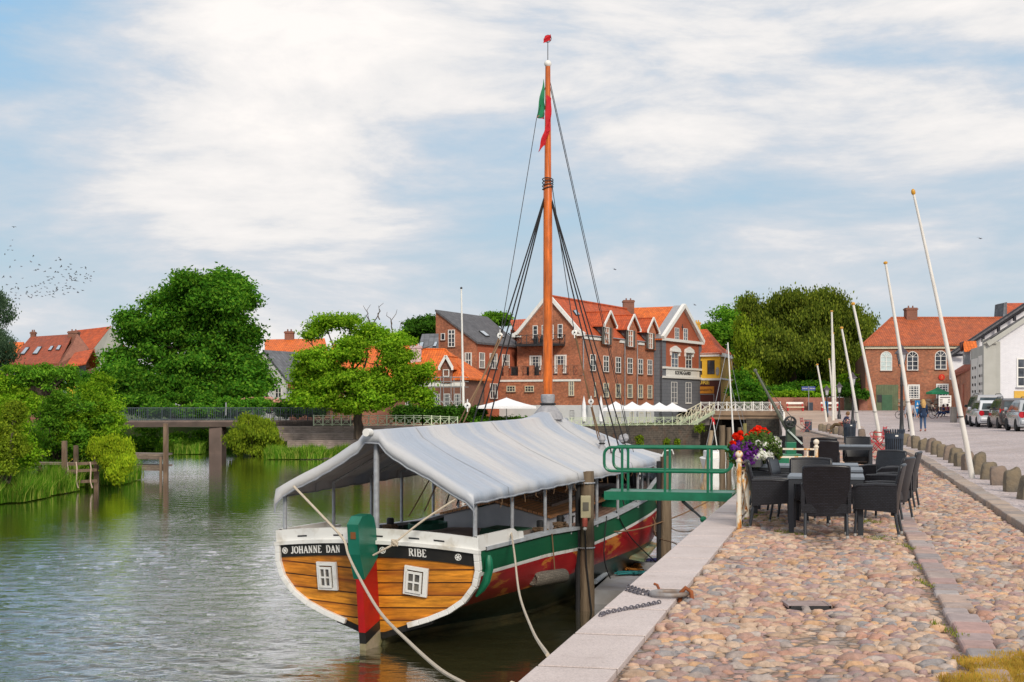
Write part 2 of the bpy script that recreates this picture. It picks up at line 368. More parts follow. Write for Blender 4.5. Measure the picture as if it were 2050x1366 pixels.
# loose round cobbles of the near quay as real stones
def stones(name,regions,cols,kind='structure'):
    rs=np.random.RandomState(5); Cc=[];S=[]
    for (u0,u1,v0,v1,sp,size,den) in regions:
        nu=int((u1-u0)/(sp*.78)); nv=int((v1-v0)/sp)
        for i in range(nu):
            for j in range(nv):
                if rs.rand()>den: continue
                u=u0+(i+rs.rand()*.55)*sp*.78; v=v0+(j+.5*(i%2)+rs.rand()*.5)*sp
                bare=math.sin(u*1.3+2)*math.sin(v*2.1+.5*u)
                if bare>.86 and rs.rand()<.7: continue
                p=Q(u,v)
                if abs(p.x-2.385)<.21 and abs(p.y-11.31)<.17: continue
                z=terr(p.x,p.y)-.022*max(0,.35+.65*math.sin(u*.83+1.1*math.sin(v*1.7))*math.sin(v*1.5-.35+.4*math.sin(u*.5)))**1.3-(.012 if abs(v-1.55-.12*math.sin(u*.9))<.22 else 0)
                Cc.append((p.x,p.y,z-.016+rs.randn()*.005))
                q=size*(.66+.85*rs.rand()**1.6); S.append((q*(.98+.5*rs.rand()),q*(.60+.28*rs.rand()),q*(.42+.26*rs.rand())+.008,rs.rand()*.9-.45+(PI/2 if rs.rand()<.12 else 0)))
    Cc=np.array(Cc); S=np.array(S); n=len(Cc)
    # unit blob: 3 rings of 8 + top
    base=[]
    for (zz_,rr) in ((-.2,1.0),(.35,.92),(.75,.62)):
        for k in range(8):
            a=2*PI*k/8; base.append((rr*math.cos(a),rr*math.sin(a),zz_))
    base.append((0,0,.95)); base=np.array(base); nb=len(base)
    fs=[]
    for r in range(2):
        for k in range(8): fs.append((r*8+k,r*8+(k+1)%8,(r+1)*8+(k+1)%8,(r+1)*8+k))
    for k in range(8): fs.append((16+k,16+(k+1)%8,24))
    V=np.repeat(base[None],n,0)*(1+.16*rs.randn(n,nb,1)*np.array([1,1,.5]))
    V=np.clip(np.abs(V),0,1.4)*np.sign(V)
    V=V*S[:,None,:3]; c=np.cos(S[:,3])[:,None]; s=np.sin(S[:,3])[:,None]
    hx=V[...,0]*.9737-V[...,1]*0; X=V[...,0]*c-V[...,1]*s; Y=V[...,0]*s+V[...,1]*c
    V=np.stack([X,Y,V[...,2]],-1)+Cc[:,None,:]
    V=V.reshape(-1,3)
    q=np.array([f for f in fs if len(f)==4]); t3=np.array([f for f in fs if len(f)==3])
    off=(np.arange(n)*nb)[:,None,None]
    Qd=(q[None]+off).reshape(-1,4); T=(t3[None]+off).reshape(-1,3)
    me=bpy.data.meshes.new(name); me.vertices.add(len(V)); me.vertices.foreach_set('co',V.ravel())
    me.loops.add(Qd.size+T.size); me.loops.foreach_set('vertex_index',np.concatenate([Qd.ravel(),T.ravel()]))
    me.polygons.add(len(Qd)+len(T)); st=np.concatenate([np.arange(len(Qd))*4,Qd.size+np.arange(len(T))*3]); me.polygons.foreach_set('loop_start',st)
    me.update(); me.polygons.foreach_set('use_smooth',[True]*len(me.polygons)); me.validate()
    m=bpy.data.materials.new(name+'_mat'); m.use_nodes=True; t=m.node_tree; b=t.nodes['Principled BSDF']
    g=N(t,'ShaderNodeNewGeometry')
    c=ramp(t,[(i/(len(cols)-1),q) for i,q in enumerate(cols)],g.outputs['Random Per Island'],'CONSTANT').outputs[0]
    ob=coord(t,'Object'); n1=noise(t,ob,26,6,.7); c=mixc(t,1,c,ramp(t,[(.3,.68),(.7,1.2)],n1).outputs[0],'MULTIPLY')
    n2=noise(t,ob,.9,5,.6); c=mixc(t,1,c,ramp(t,[(.35,.86),(.65,1.08)],n2).outputs[0],'MULTIPLY')
    L(t,c,b.inputs['Base Color']); b.inputs['Roughness'].default_value=.62; b.inputs['Specular IOR Level'].default_value=.35; bump(t,b,noise(t,ob,70,3),.35,.008)
    me.materials.append(m); o=bpy.data.objects.new(name,me); C.objects.link(o); o['kind']=kind; return o
CS0=[(.40,.24,.19),(.52,.34,.24),(.33,.28,.26),(.55,.41,.31),(.34,.23,.21),(.50,.31,.25),(.26,.25,.26),(.56,.34,.19),(.42,.36,.33),(.48,.35,.26),(.39,.27,.19),(.32,.22,.22),(.53,.38,.28),(.44,.24,.18),(.47,.30,.22)]
CS=[tuple(.90*q+.10*w_ for q,w_ in zip(c,(.43,.31,.23))) for c in CS0]
stones('cobblestones',[(-3.2,5,.55,2.57,.098,.050,.97),(5,24,.55,2.57,.104,.053,.97),(-1,5,2.84,4.05,.092,.047,.95),(5,24,2.84,4.05,.10,.050,.95),(24,42,.55,2.57,.13,.066,.95),(24,42,2.84,4.0,.13,.066,.95)],CS)
# flat edging stones and kerb stones
mb=MB(); u=-1.0
while u<40:
    l=.24+.26*rnd.random(); w_=.19+.07*rnd.random()
    mb.obox(Q(u,2.60+.02*rnd.random(),-.1),QD*(l-.045),QV*w_,(0,0,.112+.016*rnd.random())); u+=l
    if 24<u: u+=0
mb.build('edging_stones',pm('edging_stone',(.36,.26,.25),.75,(.28,.25,.26),.9,bs=25,bst=.5),kind='structure',bevel=.022)
mb=MB(); y0=2.0
while y0<84:
    k=interp(y0,KERB)-.12; l=.42+.3*rnd.random(); p=Vector((xe(y0)+k/.972,y0,0)); y1=y0+l; k1=interp(y1,KERB)-.12; p1=Vector((xe(y1)+k1/.972,y1,0))
    t=p1-p; nn=Vector((t.y,-t.x,0)).normalized()
    mb.obox(p+Vector((0,0,-.1)),t*.96,nn*(.26+.05*rnd.random()),(0,0,.175+.015*rnd.random())); y0=y1
mb.build('street_kerb',pm('kerb_granite',(.38,.30,.25),.8,(.27,.22,.20),.8,bs=20,bst=.6),kind='structure',bevel=.018)
def islandm(name,cols,rough=.75,bs=25,bst=.5):
    m,t,b=newmat(name); g=N(t,'ShaderNodeNewGeometry'); c=ramp(t,[(i/(len(cols)-1),q) for i,q in enumerate(cols)],g.outputs['Random Per Island']).outputs[0]
    ob=coord(t,'Object'); c=mixc(t,1,c,ramp(t,[(.3,.72),(.7,1.18)],noise(t,ob,7,6,.7)).outputs[0],'MULTIPLY'); L(t,c,b.inputs['Base Color']); b.inputs['Roughness'].default_value=rough; bump(t,b,noise(t,ob,bs,4),bst,.01); return m
for nm,cl in (('edging_stones',[(.44,.27,.23),(.27,.24,.24),(.48,.34,.27),(.34,.22,.21),(.38,.34,.33),(.42,.25,.22)]),('street_kerb',[(.36,.28,.23),(.26,.22,.20),(.42,.32,.25),(.30,.27,.25)])):
    ob_=bpy.data.objects[nm]; ob_.data.materials[0]=islandm(nm+'_var',cl)
# water
m,t,b=newmat('river_water'); ob=coord(t,'Object')
s=N(t,'ShaderNodeSeparateXYZ'); L(t,ob,s.inputs[0])
b.inputs['Base Color'].default_value=(.050,.046,.020,1); b.inputs['Roughness'].default_value=.04; b.inputs['IOR'].default_value=1.9
mpn=N(t,'ShaderNodeMapping'); mpn.inputs['Scale'].default_value=(.6,1.5,1); mpn.inputs['Rotation'].default_value=(0,0,R(12)); L(t,ob,mpn.inputs[0])
na=noise(t,mpn.outputs[0],2.6,5,.66); nb_=noise(t,mpn.outputs[0],7,3,.6); nc=noise(t,ob,.11,3)
# rough zone: open reach left of the boat, calm by the quay, under the bridges and by the reeds
calmx=ramp(t,[(0,1),(1,.05)],mth(t,'DIVIDE',mth(t,'ADD',mth(t,'ADD',s.outputs[0],4.5),mth(t,'MULTIPLY',nc,1.5)),5)).outputs[0]
calmy=ramp(t,[(.0,1),(.45,.9),(.72,.16),(1,.10)],mth(t,'DIVIDE',s.outputs[1],75)).outputs[0]
near=ramp(t,[(0,0),(1,1)],mth(t,'DIVIDE',mth(t,'SUBTRACT',s.outputs[1],28),14)).outputs[0]
msk=mth(t,'MULTIPLY',mth(t,'MAXIMUM',calmx,mth(t,'MULTIPLY',near,.55)),calmy)
msk=mth(t,'MULTIPLY',msk,ramp(t,[(.36,.45),(.56,1)],nc).outputs[0])
rdg=mth(t,'SUBTRACT',1.0,mth(t,'ABSOLUTE',mth(t,'MULTIPLY',mth(t,'SUBTRACT',noise(t,mpn.outputs[0],3.4,3,.5),.5),4.0)))
h=mth(t,'MULTIPLY',mth(t,'ADD',mth(t,'ADD',na,mth(t,'MULTIPLY',nb_,.35)),mth(t,'MULTIPLY',rdg,.42)),mth(t,'ADD',msk,.035))
bump(t,b,h,1.0,.022)
bn=[n for n in t.nodes if n.type=='BUMP'][0]; lw=N(t,'ShaderNodeLayerWeight'); lw.inputs['Blend'].default_value=.5; L(t,bn.outputs[0],lw.inputs['Normal'])
df=N(t,'ShaderNodeBsdfDiffuse'); df.inputs[0].default_value=(.050,.046,.018,1); gs=N(t,'ShaderNodeBsdfGlossy'); gs.inputs['Roughness'].default_value=.035; gs.inputs[0].default_value=(.97,.98,1,1); L(t,bn.outputs[0],gs.inputs['Normal']); L(t,bn.outputs[0],df.inputs['Normal'])
mx=N(t,'ShaderNodeMixShader'); L(t,ramp(t,[(.45,.03),(.66,.14),(.78,.46),(.88,.90),(1,1)],lw.outputs['Facing']).outputs[0],mx.inputs[0]); L(t,df.outputs[0],mx.inputs[1]); L(t,gs.outputs[0],mx.inputs[2])
out_=[n for n in t.nodes if n.type=='OUTPUT_MATERIAL'][0]; L(t,mx.outputs[0],out_.inputs[0])
def water_mesh():
    xs=np.concatenate([[-400,-200,-100,-60,-40,-30],np.arange(-24,9.01,.058),[12,20,35,60]])
    yl=[7.0]
    while yl[-1]<72: yl.append(yl[-1]*1.0030)
    ys=np.concatenate([[-60,-20,0],yl,[76,82,90,100,115,135,160,180]])
    X,Y=np.meshgrid(xs,ys); rs=np.random.RandomState(4); H=np.zeros_like(X)
    for k in range(64):
        lam=.17*(1.0/.17)**(rs.rand()**1.6); an=rs.randn()*.55+.25; kx,ky=math.sin(an)*2*PI/lam,math.cos(an)*2*PI/lam
        env=.55+.45*np.sin(X*rs.uniform(-.5,.5)+Y*rs.uniform(-.4,.4)+rs.rand()*6)
        H+=env*np.sin(X*kx+Y*ky+rs.rand()*6.28)*lam*.0042
    S=lambda v:np.clip(v,0,1)**2*(3-2*np.clip(v,0,1))
    g=np.sin(X*.31+.6*np.sin(Y*.23))*np.sin(Y*.27+X*.11+1)
    gust=.62+.38*g
    m=1-S((X+4.2+.5*np.sin(Y*.5))/2.6)*(1-.45*S((Y-27)/12)); m*=1-.86*S((Y-33-2*np.sin(X*.35)-.25*X)/14); m=np.clip(m*gust+.05,0,1)
    m*=S((X+24)/4)*S((9.5-X)/2)*S((74-Y)/6)
    Z=-2.3+H*m*1.75; V=np.stack([X,Y,Z],-1).reshape(-1,3); ny,nx=X.shape; I=np.arange(ny*nx).reshape(ny,nx)
    Fq=np.stack([I[:-1,:-1],I[:-1,1:],I[1:,1:],I[1:,:-1]],-1).reshape(-1,4)
    me=bpy.data.meshes.new('river'); me.vertices.add(len(V)); me.vertices.foreach_set('co',V.ravel()); me.loops.add(Fq.size); me.loops.foreach_set('vertex_index',Fq.ravel()); me.polygons.add(len(Fq)); me.polygons.foreach_set('loop_start',np.arange(len(Fq))*4); me.update(); me.polygons.foreach_set('use_smooth',[True]*len(Fq)); me.materials.append(m_water)
    at=me.attributes.new('rough','FLOAT','POINT'); at.data.foreach_set('value',m.ravel().astype(np.float32))
    o=bpy.data.objects.new('river',me); C.objects.link(o); o['kind']='structure'
m_water=m
water_mesh()
M['soil']=pm('bank_soil',(.07,.06,.035),.95,(.05,.06,.02),.6,bs=8,bst=.5)
M['grassy']=pm('grass_ground',(.06,.12,.02),.95,(.09,.10,.03),.5,bs=10,bst=.5)
def land(name,poly,z,mat,zb=-4):
    mb=MB(); mb.prism([(x,y,zb) for x,y in poly],(0,0,z-zb)); return mb.build(name,mat,kind='structure')
land('river_bed',[(-5000,-400),(5000,-400),(5000,6000),(-5000,6000)],-4.2,M['soil'],-4.6)
land('far_ground',[(-17.5,110.5),(-4.5,117.5),(-2.5,126.5),(5.5,132.3),(19.1,144.0),(20.15,150),(20.15,5000),(-5000,5000),(-5000,170),(-60,150),(-26,128)],-.5,M['grassy'])
land('left_bank',[(-26,44),(-22.6,52),(-21.6,58),(-21.6,66),(-24,72),(-26,84),(-34,100),(-60,116),(-3000,130),(-3000,30),(-40,42)],-2.0,M['grassy'])
# ================= town helpers =================
class Wall:
    def __init__(s,A,B):
        s.A=Vector((A[0],A[1],0)); s.B=Vector((B[0],B[1],0)); s.t=(s.B-s.A); s.len=s.t.length; s.t.normalize()
        s.n=Vector((s.t.y,-s.t.x,0))
        if s.n.dot(-s.A)<0: s.n=-s.n
    def hit(s,px,py):
        r=Vector(((px-CX)/F,1,0)); k=s.A.dot(s.n)/r.dot(s.n); p=r*k
        return (p-s.A).dot(s.t),EZ-(py-HY)*k/F
    def pt(s,a,z,o=0): return s.A+s.t*a+s.n*o+Vector((0,0,z))
    def h(s,px,py,o=0): a,z=s.hit(px,py); return s.pt(a,z,o)
    def bx(s,mb,s0,s1,z0,z1,o0,o1,m=0): mb.obox(s.pt(s0,z0,o0),s.t*(s1-s0),s.n*(o1-o0),(0,0,z1-z0),m)
    def poly(s,mb,pts,th=.3,m=0,o=0): mb.prism([s.pt(a,z,o) for a,z in pts],-s.n*th,m)
    def rect(s,x0,y0,x1,y1):
        xc,yc=(x0+x1)/2,(y0+y1)/2; a=s.hit(x0,yc)[0]; b=s.hit(x1,yc)[0]; return min(a,b),max(a,b),s.hit(xc,y1)[1],s.hit(xc,y0)[1]
def wpx(px,d): p=P(px,HY,d); return (p.x,p.y)
def win(root,W_,r,cols=2,rows=2,mat=None,glass=None,fw=.07,mw=.035,arch=False,sill=True,proud=.06,trans=None,cur=False,name='window'):
    s0,s1,z0,z1=W_.rect(*r); mb=MB(); w_=s1-s0; h_=z1-z0; fw=min(fw,w_*.12); mw=min(mw,w_*.06)*1.2
    o0,o1=-.02,proud
    top=z1-(w_/2 if arch else 0)
    for a,b in ((s0,s0+fw),(s1-fw,s1)): W_.bx(mb,a,b,z0,top,o0,o1)
    W_.bx(mb,s0+fw,s1-fw,z0,z0+fw,o0,o1)
    if not arch: W_.bx(mb,s0+fw,s1-fw,z1-fw,z1,o0,o1)
    else:
        c=(s0+s1)/2; n=10; pts=[]
        for i in range(n+1):
            a=PI*i/n; pts.append((c+math.cos(a)*(w_/2),top+math.sin(a)*(w_/2)))
        for i in range(n):
            (a0,b0),(a1,b1)=pts[i],pts[i+1]; q=1-fw*2/w_
            f4=[(a0,b0),(a1,b1),(c+(a1-c)*q,top+(b1-top)*q),(c+(a0-c)*q,top+(b0-top)*q)]
            mb.prism([W_.pt(a,b,o1) for a,b in f4],-W_.n*(o1-o0))
        for a in (45,90,135): 
            e=W_.pt(c+math.cos(R(a))*(w_/2-fw),top+math.sin(R(a))*(w_/2-fw),o1*.6); mb.bar(W_.pt(c,top,o1*.6),e,mw,mw)
        W_.bx(mb,s0+fw,s1-fw,top-mw/2,top+mw/2,o0,o1*.8)
    for i in range(1,cols):
        a=s0+w_*i/cols; q=mw if (cols!=2 or rows<2) else mw*1.7; W_.bx(mb,a-q/2,a+q/2,z0+fw,top,o0,o1*.75)
    for j in range(1,rows):
        a=z0+(top-z0)*j/rows; q=mw
        if trans and j==trans: q=mw*2
        W_.bx(mb,s0+fw,s1-fw,a-q/2,a+q/2,o0,o1*.7)
    f=mb.build(name,mat or M['white'],root)
    g=MB()
    if arch:
        c=(s0+s1)/2; pp=[(s0+.02,z0+.02),(s1-.02,z0+.02)]+[(c+math.cos(PI*i/10)*(w_/2-.02),top+math.sin(PI*i/10)*(w_/2-.02)) for i in range(11)]
        W_.poly(g,pp,.03,0,.012)
    else: W_.bx(g,s0+.02,s1-.02,z0+.02,z1-.02,-.02,.012)
    if cur:
        W_.bx(g,s0+fw,s0+fw+w_*.17,z0+fw,z1-fw,.012,.02,1); W_.bx(g,s1-fw-w_*.17,s1-fw,z0+fw,z1-fw,.012,.02,1)
    g.build('pane',[glass or M['glass'],M['curtain']],f)
    if sill:
        sb=MB(); W_.bx(sb,s0-.05,s1+.05,z0-.09,z0-.005,.0,.12); sb.build('sill',M['sill'] if sill is True else sill,f)
    return f
M['curtain']=pm('curtain_cloth',(.42,.40,.37),.9)
M['sill']=pm('sill_stone',(.16,.09,.07),.8)
def roofp(mb,pts,m=0,th=.16): mb.prism([Vector(p) for p in pts],(0,0,-th),m,None)
def chimney(root,p,w_,h_,mat=None,d_=None):
    mb=MB(); d_=d_ or w_; x,y,z=p
    mb.box(x-w_/2,x+w_/2,y-d_/2,y+d_/2,z-.8,z+h_-.25); mb.box(x-w_/2-.07,x+w_/2+.07,y-d_/2-.07,y+d_/2+.07,z+h_-.25,z+h_-.08); mb.box(x-w_/2,x+w_/2,y-d_/2,y+d_/2,z+h_-.08,z+h_)
    for q in (-.2,.2): mb.lathe([(.09,0),(.08,.25)],(x+q*w_,y,z+h_),8)
    return mb.build('chimney',mat or M['brick_brown'],root)
def skylight(root,pts):
    pts=[Vector(p) for p in pts]; mb=MB(); n=(pts[1]-pts[0]).cross(pts[3]-pts[0]).normalized()
    if n.z<0: n=-n
    mb.prism([p+n*.02 for p in pts],n*.1)
    f=mb.build('skylight',M['dark_metal'],root); c=sum(pts,Vector())/4
    mb=MB(); mb.prism([c+(p-c)*.84+n*.12 for p in pts],n*.015); mb.build('pane',M['skyglass'],f)
M['skyglass']=pm('skylight_glass',(.35,.42,.50),.04,(.30,.36,.44),2,spec=1)
def plane_at(a,b,c):
    n=(Vector(b)-Vector(a)).cross(Vector(c)-Vector(a)).normalized(); k=n.dot(Vector(a))
    def f(px,py):
        r=Vector(((px-CX)/F,1,-(py-HY)/F)); o=Vector((0,0,EZ)); return o+r*((k-n.dot(o))/n.dot(r))
    return f
def textmesh(name,s,size,mat,parent,o,ax,up,ext=.01,label=None,align='CENTER',bold=0,sx=1):
    cu=bpy.data.curves.new(name,'FONT'); cu.body=s; cu.size=size; cu.extrude=ext; cu.align_x=align; cu.align_y='CENTER'; cu.offset=bold; cu.resolution_u=3
    tmp=bpy.data.objects.new('tmp',cu); C.objects.link(tmp); bpy.context.view_layer.update()
    me=bpy.data.meshes.new_from_object(tmp.evaluated_get(bpy.context.evaluated_depsgraph_get())); bpy.data.objects.remove(tmp)
    me.name=name; me.materials.clear(); me.materials.append(mat)
    ax=Vector(ax).normalized(); up=Vector(up).normalized(); nn=ax.cross(up)
    off=Vector((0,0,0)); q=parent
    while q is not None: off+=q.location; q=q.parent
    for v in me.vertices: v.co=Vector(o)+ax*v.co.x*sx+up*v.co.y+nn*v.co.z-off
    ob_=bpy.data.objects.new(name,me); C.objects.link(ob_); ob_.parent=parent; tag(ob_,label); return ob_
# ================= hotel =================
hd=Vector((10.65,22,0)).normalized(); hp=Vector((-hd.y,hd.x,0))
K=Vector((7.25,145,0)); W1=Wall(K+hp*7.47,K); W2=Wall(K,K+hd*24.4)
H=thing('brick_hotel','long red brick hotel with white gable edges, iron balcony and three shuttered dormers','building',(7.25,145,-.5))
ze=8.95; zr=12.98
mb=MB(); W1.poly(mb,[(0,1.55),(7.47,1.55),(7.47,ze),(3.73,zr-.1),(0,ze)]); W2.poly(mb,[(.31,1.55),(24.4,1.55),(24.4,ze),(.31,ze)])
mb.build('wall',M['brick_hotel'],H)
mb=MB(); W1.poly(mb,[(0,-.6),(7.5,-.6),(7.5,1.55),(0,1.55)],.3,0,.03); W2.poly(mb,[(.3,-.6),(24.4,-.6),(24.4,1.55),(.3,1.55)],.3,0,.03); mb.build('plinth',M['render_white'],H,label='white rendered base wall behind the umbrellas')
a0=W1.pt(3.73,zr); 
mb=MB()
e0=W2.pt(-.15,ze-.1,.10); e1=W2.pt(24.5,ze-.1,.10); r0=a0-hd*.15; r1=a0+hd*24.5; f0=W1.pt(-.35,ze-.1,.15); f1=f0+hd*24.6
roofp(mb,[e0,e1,r1,r0]); roofp(mb,[f0,f1,r1,r0]); rf=mb.build('roof',M['tile_red'],H)
mb=MB(); mb.tube([r0+Vector((0,0,.05)),r1+Vector((0,0,.05))],.13,8); mb.build('ridge_tiles',M['tile_red'],rf)
mb=MB()
for sgn in (0,1):
    b=W1.pt(7.85,ze-.05,.2) if sgn else W1.pt(-.38,ze-.05,.2); tp=W1.pt(3.73,zr+.12,.2); c=W1.pt(7.3,ze+.25,.2) if sgn else W1.pt(.17,ze+.25,.2)
    mb.bar(b,c,.35,.34); mb.bar(c,tp,.35,.34)
    q=W1.pt(6.9,ze-.22,.1) if sgn else W1.pt(-.45,ze-.22,.1); mb.obox(q,W1.t*1.0,W1.n*.25,(0,0,.2))
mb.build('gable_board',M['white'],H)
for q0,q1 in ((0,6.6),(10.6,13.2),(16.4,18.3),(21.2,24.4)): mb=MB(); W2.bx(mb,q0,q1,ze-.5,ze-.16,0,.1); mb.build('cornice',M['white'],H)
mb=MB(); mb.tube([W2.pt(-.1,ze-.1,.14),W2.pt(24.5,ze-.1,.14)],.07,6)
for px in (1165.5,1249,1274,1325): a,_=W2.hit(px,750); a=max(a,.1); mb.tube([W2.pt(a,ze-.1,.14),W2.pt(a,ze-.6,.12),W2.pt(a,-.3,.12)],.06,6)
mb.build('downpipe',M['grey_metal'],H)
chp=r0+hd*23.2; chimney(rf,(chp.x,chp.y,chp.z),1.3,1.1,M['brick_brown'])
X3=980; Y3=570; k3=.2732
def z3(x0,y0,x1,y1): return (X3+x0*k3,Y3+y0*k3,X3+x1*k3,Y3+y1*k3)
for x0,x1,ya,yb in ((737,776,512,632),(833,872,522,640),(923,960,531,647),(1010,1046,538,653),(1088,1122,545,657),(1157,1190,551,662),(1222,1252,557,665)):
    win(H,W2,z3(x0,ya,x1,yb),2,3,trans=2)
for x0,x1,ya,yb in ((737,776,716,822),(833,872,721,826),(923,960,727,829),(1010,1046,730,830),(1088,1122,733,832),(1157,1190,736,834),(1222,1252,739,806)):
    win(H,W2,z3(x0,ya,x1,yb),2,3,M['cream'],mw=.03,cur=True)
for r in ((318,300,354,398),(384,296,470,400),(501,290,537,390)): win(H,W1,z3(*r),2 if r[2]-r[0]>40 else 1,3,trans=None)
for r in ((295,520,382,625),(477,515,565,650)): win(H,W1,z3(*r),4,4,mw=.03,fw=.14,cur=True)
for x,y in ((1172,798),(1326,795)): 
    pass
# dormers with shutters
sl=(zr-ze)/3.73
def dormer(root,wl,cx,ax,ay,lx,rx,fy,wr,roofmat,slope,zeave,wallmat,shut=False,barge=True,slateside=True):
    s0,_=wl.hit(lx,fy); s1,_=wl.hit(rx,fy); sc_=(s0+s1)/2; _,za=wl.hit(ax,ay); _,zf=wl.hit(ax,fy); hw=abs(s1-s0)/2
    off_=wl.n*.24; wl=Wall((wl.A.x+off_.x,wl.A.y+off_.y),(wl.B.x+off_.x,wl.B.y+off_.y)); zlow=zeave-.4 if not wr else wl.rect(*wr)[2]-.12
    mbw=MB(); q=.78; wl.poly(mbw,[(sc_-hw*q,zlow),(sc_+hw*q,zlow),(sc_+hw*q,zf-.05),(sc_,za-.25),(sc_-hw*q,zf-.05)],.3,0,.02)
    dm=mbw.build('dormer',wallmat,root)
    dep=(za-zeave)/slope+.25; dep2=(zf-zeave)/slope+.1
    if slateside:
        for sg in (-1,1):
            sb=MB(); a=sc_+sg*hw*q; sb.prism([wl.pt(a,zeave-.1,0),wl.pt(a,zf,0),wl.pt(a,zf,-dep2)],wl.t*.06*sg); sb.build('cheek',M['slate'],dm)
    rb=MB()
    for sg in (-1,1): roofp(rb,[wl.pt(sc_+sg*hw*1.05,zf-.08,.25),wl.pt(sc_,za,.25),wl.pt(sc_,za,-dep),wl.pt(sc_+sg*hw*1.05,zf-.08,-dep2)],0,.12)
    rb.tube([wl.pt(sc_,za+.03,.25),wl.pt(sc_,za+.03,-dep)],.09,6)
    rb.build('dormer_roof',roofmat,dm)
    if barge:
        bb=MB()
        for sg in (-1,1): 
            bb.bar(wl.pt(sc_+sg*hw*1.0,zf-.02,.3),wl.pt(sc_,za+.05,.3),.12,.24); bb.bar(wl.pt(sc_+sg*hw*1.0,zf-.25,.3),wl.pt(sc_+sg*hw*1.0,zf+.1,.3),.12,.2,up=(1,0,0))
        bb.build('gable_board',M['white'],dm)
    if wr: 
        win(root,wl,wr,2,3,trans=2,proud=.12)
        if shut:
            s0,s1,z0,z1=wl.rect(*wr); 
            for a,b in ((s0-.62,s0-.08),(s1+.08,s1+.62)):
                sh=MB(); wl.bx(sh,a,b,z0,z1,.05,.12); 
                for zz_ in (z0+.2,(z0+z1)/2,z1-.2): wl.bx(sh,a+.04,b-.04,zz_-.05,zz_+.05,.12,.15)
                sh.build('shutter',M['shutter'],root)
    return dm
def thing_part(n,root): return None
M['shutter']=pm('grey_shutter',(.11,.105,.09),.7,(.08,.075,.07),4)
dormer(H,W2,0,1213.6,624.6,1201,1226,652,z3(838,313,872,437),M['tile_red'],sl,ze,M['brick_hotel'],True)
dormer(H,W2,0,1261.4,631.5,1248.5,1273.5,659,z3(1012,335,1046,455),M['tile_red'],sl,ze,M['brick_hotel'],True)
dormer(H,W2,0,1300.3,637.7,1288.5,1311.5,664,z3(1161,355,1190,470),M['tile_red'],sl,ze,M['brick_hotel'],True)
pf=plane_at(e0,e1,r1)
skylight(H,[pf(1146,623),pf(1153,621),pf(1160,632),pf(1153,633)])
# balcony on the gable
mb=MB(); s0,z0=W1.hit(1043.5,690); s1,z1=W1.hit(1131,690); zt=W1.hit(1085,672)[1]
W1.bx(mb,s0,s1,z0-.25,z0,0,1.4); mb.build('balcony_deck',M['dark_metal'],H)
def railing(mb,a,b,h_,n,x=True,w_=.05,post=.08,bot=.08,balls=False,m=0,double=False):
    a,b=Vector(a),Vector(b)
    up=Vector((0,0,h_)); 
    mb.bar(a+up,b+up,w_,w_,m); mb.bar(a+Vector((0,0,bot)),b+Vector((0,0,bot)),w_,w_,m)
    if double: mb.bar(a+up*.82,b+up*.82,w_*.7,w_*.7,m)
    for i in range(n+1):
        p=a.lerp(b,i/n); mb.bar(p,p+up*(1.08 if post>w_ else 1),post,post,m)
        if balls: mb.ball(p+up*1.14,post*.75,8,m)
        if i<n and x:
            q=a.lerp(b,(i+1)/n); top=up*(.8 if double else .97); lo=Vector((0,0,bot)); t=(q-p)*.06
            mb.bar(p+t+lo,q-t+top,w_*.6,w_*.6,m); mb.bar(p+t+top,q-t+lo,w_*.6,w_*.6,m)
            if double: c=(p+q)/2+(lo+top)/2; mb.tube([c+(q-p).normalized()*math.cos(k*PI/4)*h_*.16+Vector((0,0,math.sin(k*PI/4)*h_*.16)) for k in range(8)],w_*.3,4,m,True)
mb=MB(); railing(mb,W1.pt(s0,z0,1.35),W1.pt(s1,z0,1.35),zt-z0,4); railing(mb,W1.pt(s0,z0,0),W1.pt(s0,z0,1.35),zt-z0,1); railing(mb,W1.pt(s1,z0,0),W1.pt(s1,z0,1.35),zt-z0,1); mb.build('balcony_railing',M['dark_metal'],H)
mb=MB()
for px in (1080,1093): a=W1.hit(px,690)[0]; mb.lathe([(.25,0),(.3,.5),(.1,.9)],W1.pt(a,z0,.9),8)
mb.build('balcony_plant',M['dark_metal'],H)
# lower terrace wing
A=Vector((6.9,141.3,0)); W3=Wall(A+hp*9.34,A); W3b=Wall(A,A+hd*3.5)
mb=MB(); zt=W3.hit(1080,752)[1]; W3.poly(mb,[(0,1.55),(9.34,1.55),(9.34,zt),(0,zt)],.3); W3b.poly(mb,[(.3,1.55),(3.6,1.55),(3.6,zt),(.3,zt)],.3); mb.obox(W3.pt(0,zt-.3,-.3),W3.t*9.3,-W3.n*3.2,(0,0,.25)); mb.obox(W3.pt(0,-.5,-.3),W3.t*.3,-W3.n*3.2,(0,0,zt+.4))
mb.build('wing',M['brick_hotel'],H)
mb=MB(); W3.bx(mb,0,9.36,-.6,1.55,-.3,.04); mb.build('wing_plinth',M['render_white'],H)
mb=MB(); W3.bx(mb,0,9.4,zt-.62,zt-.42,0,.1); mb.build('wing_cornice',M['white'],H)
for px in (998,1012,1041,1063,1087,1120,1143,1160): mb=MB(); a=W3.hit(px,740)[0]; W3.bx(mb,a-.22,a+.22,zt,zt+1.05,-.35,0); mb.build('terrace_pier',M['brick_hotel'],H)
mb=MB(); railing(mb,W3.pt(0,zt,-.15),W3.pt(9.3,zt,-.15),.95,12,x=True,w_=.04,post=.04); mb.build('terrace_railing',M['dark_metal'],H)
mb=MB(); 
for px in (1019,1050): a=W3.hit(px,740)[0]; W3.bx(mb,a,a+1.1,zt,zt+.9,-1.2,-.5)
mb.build('terrace_furniture',M['dark_metal'],H)
for r in ((126,742,190,786),(260,742,325,786)): win(H,W3,z3(*r),3,2,M['cream'])
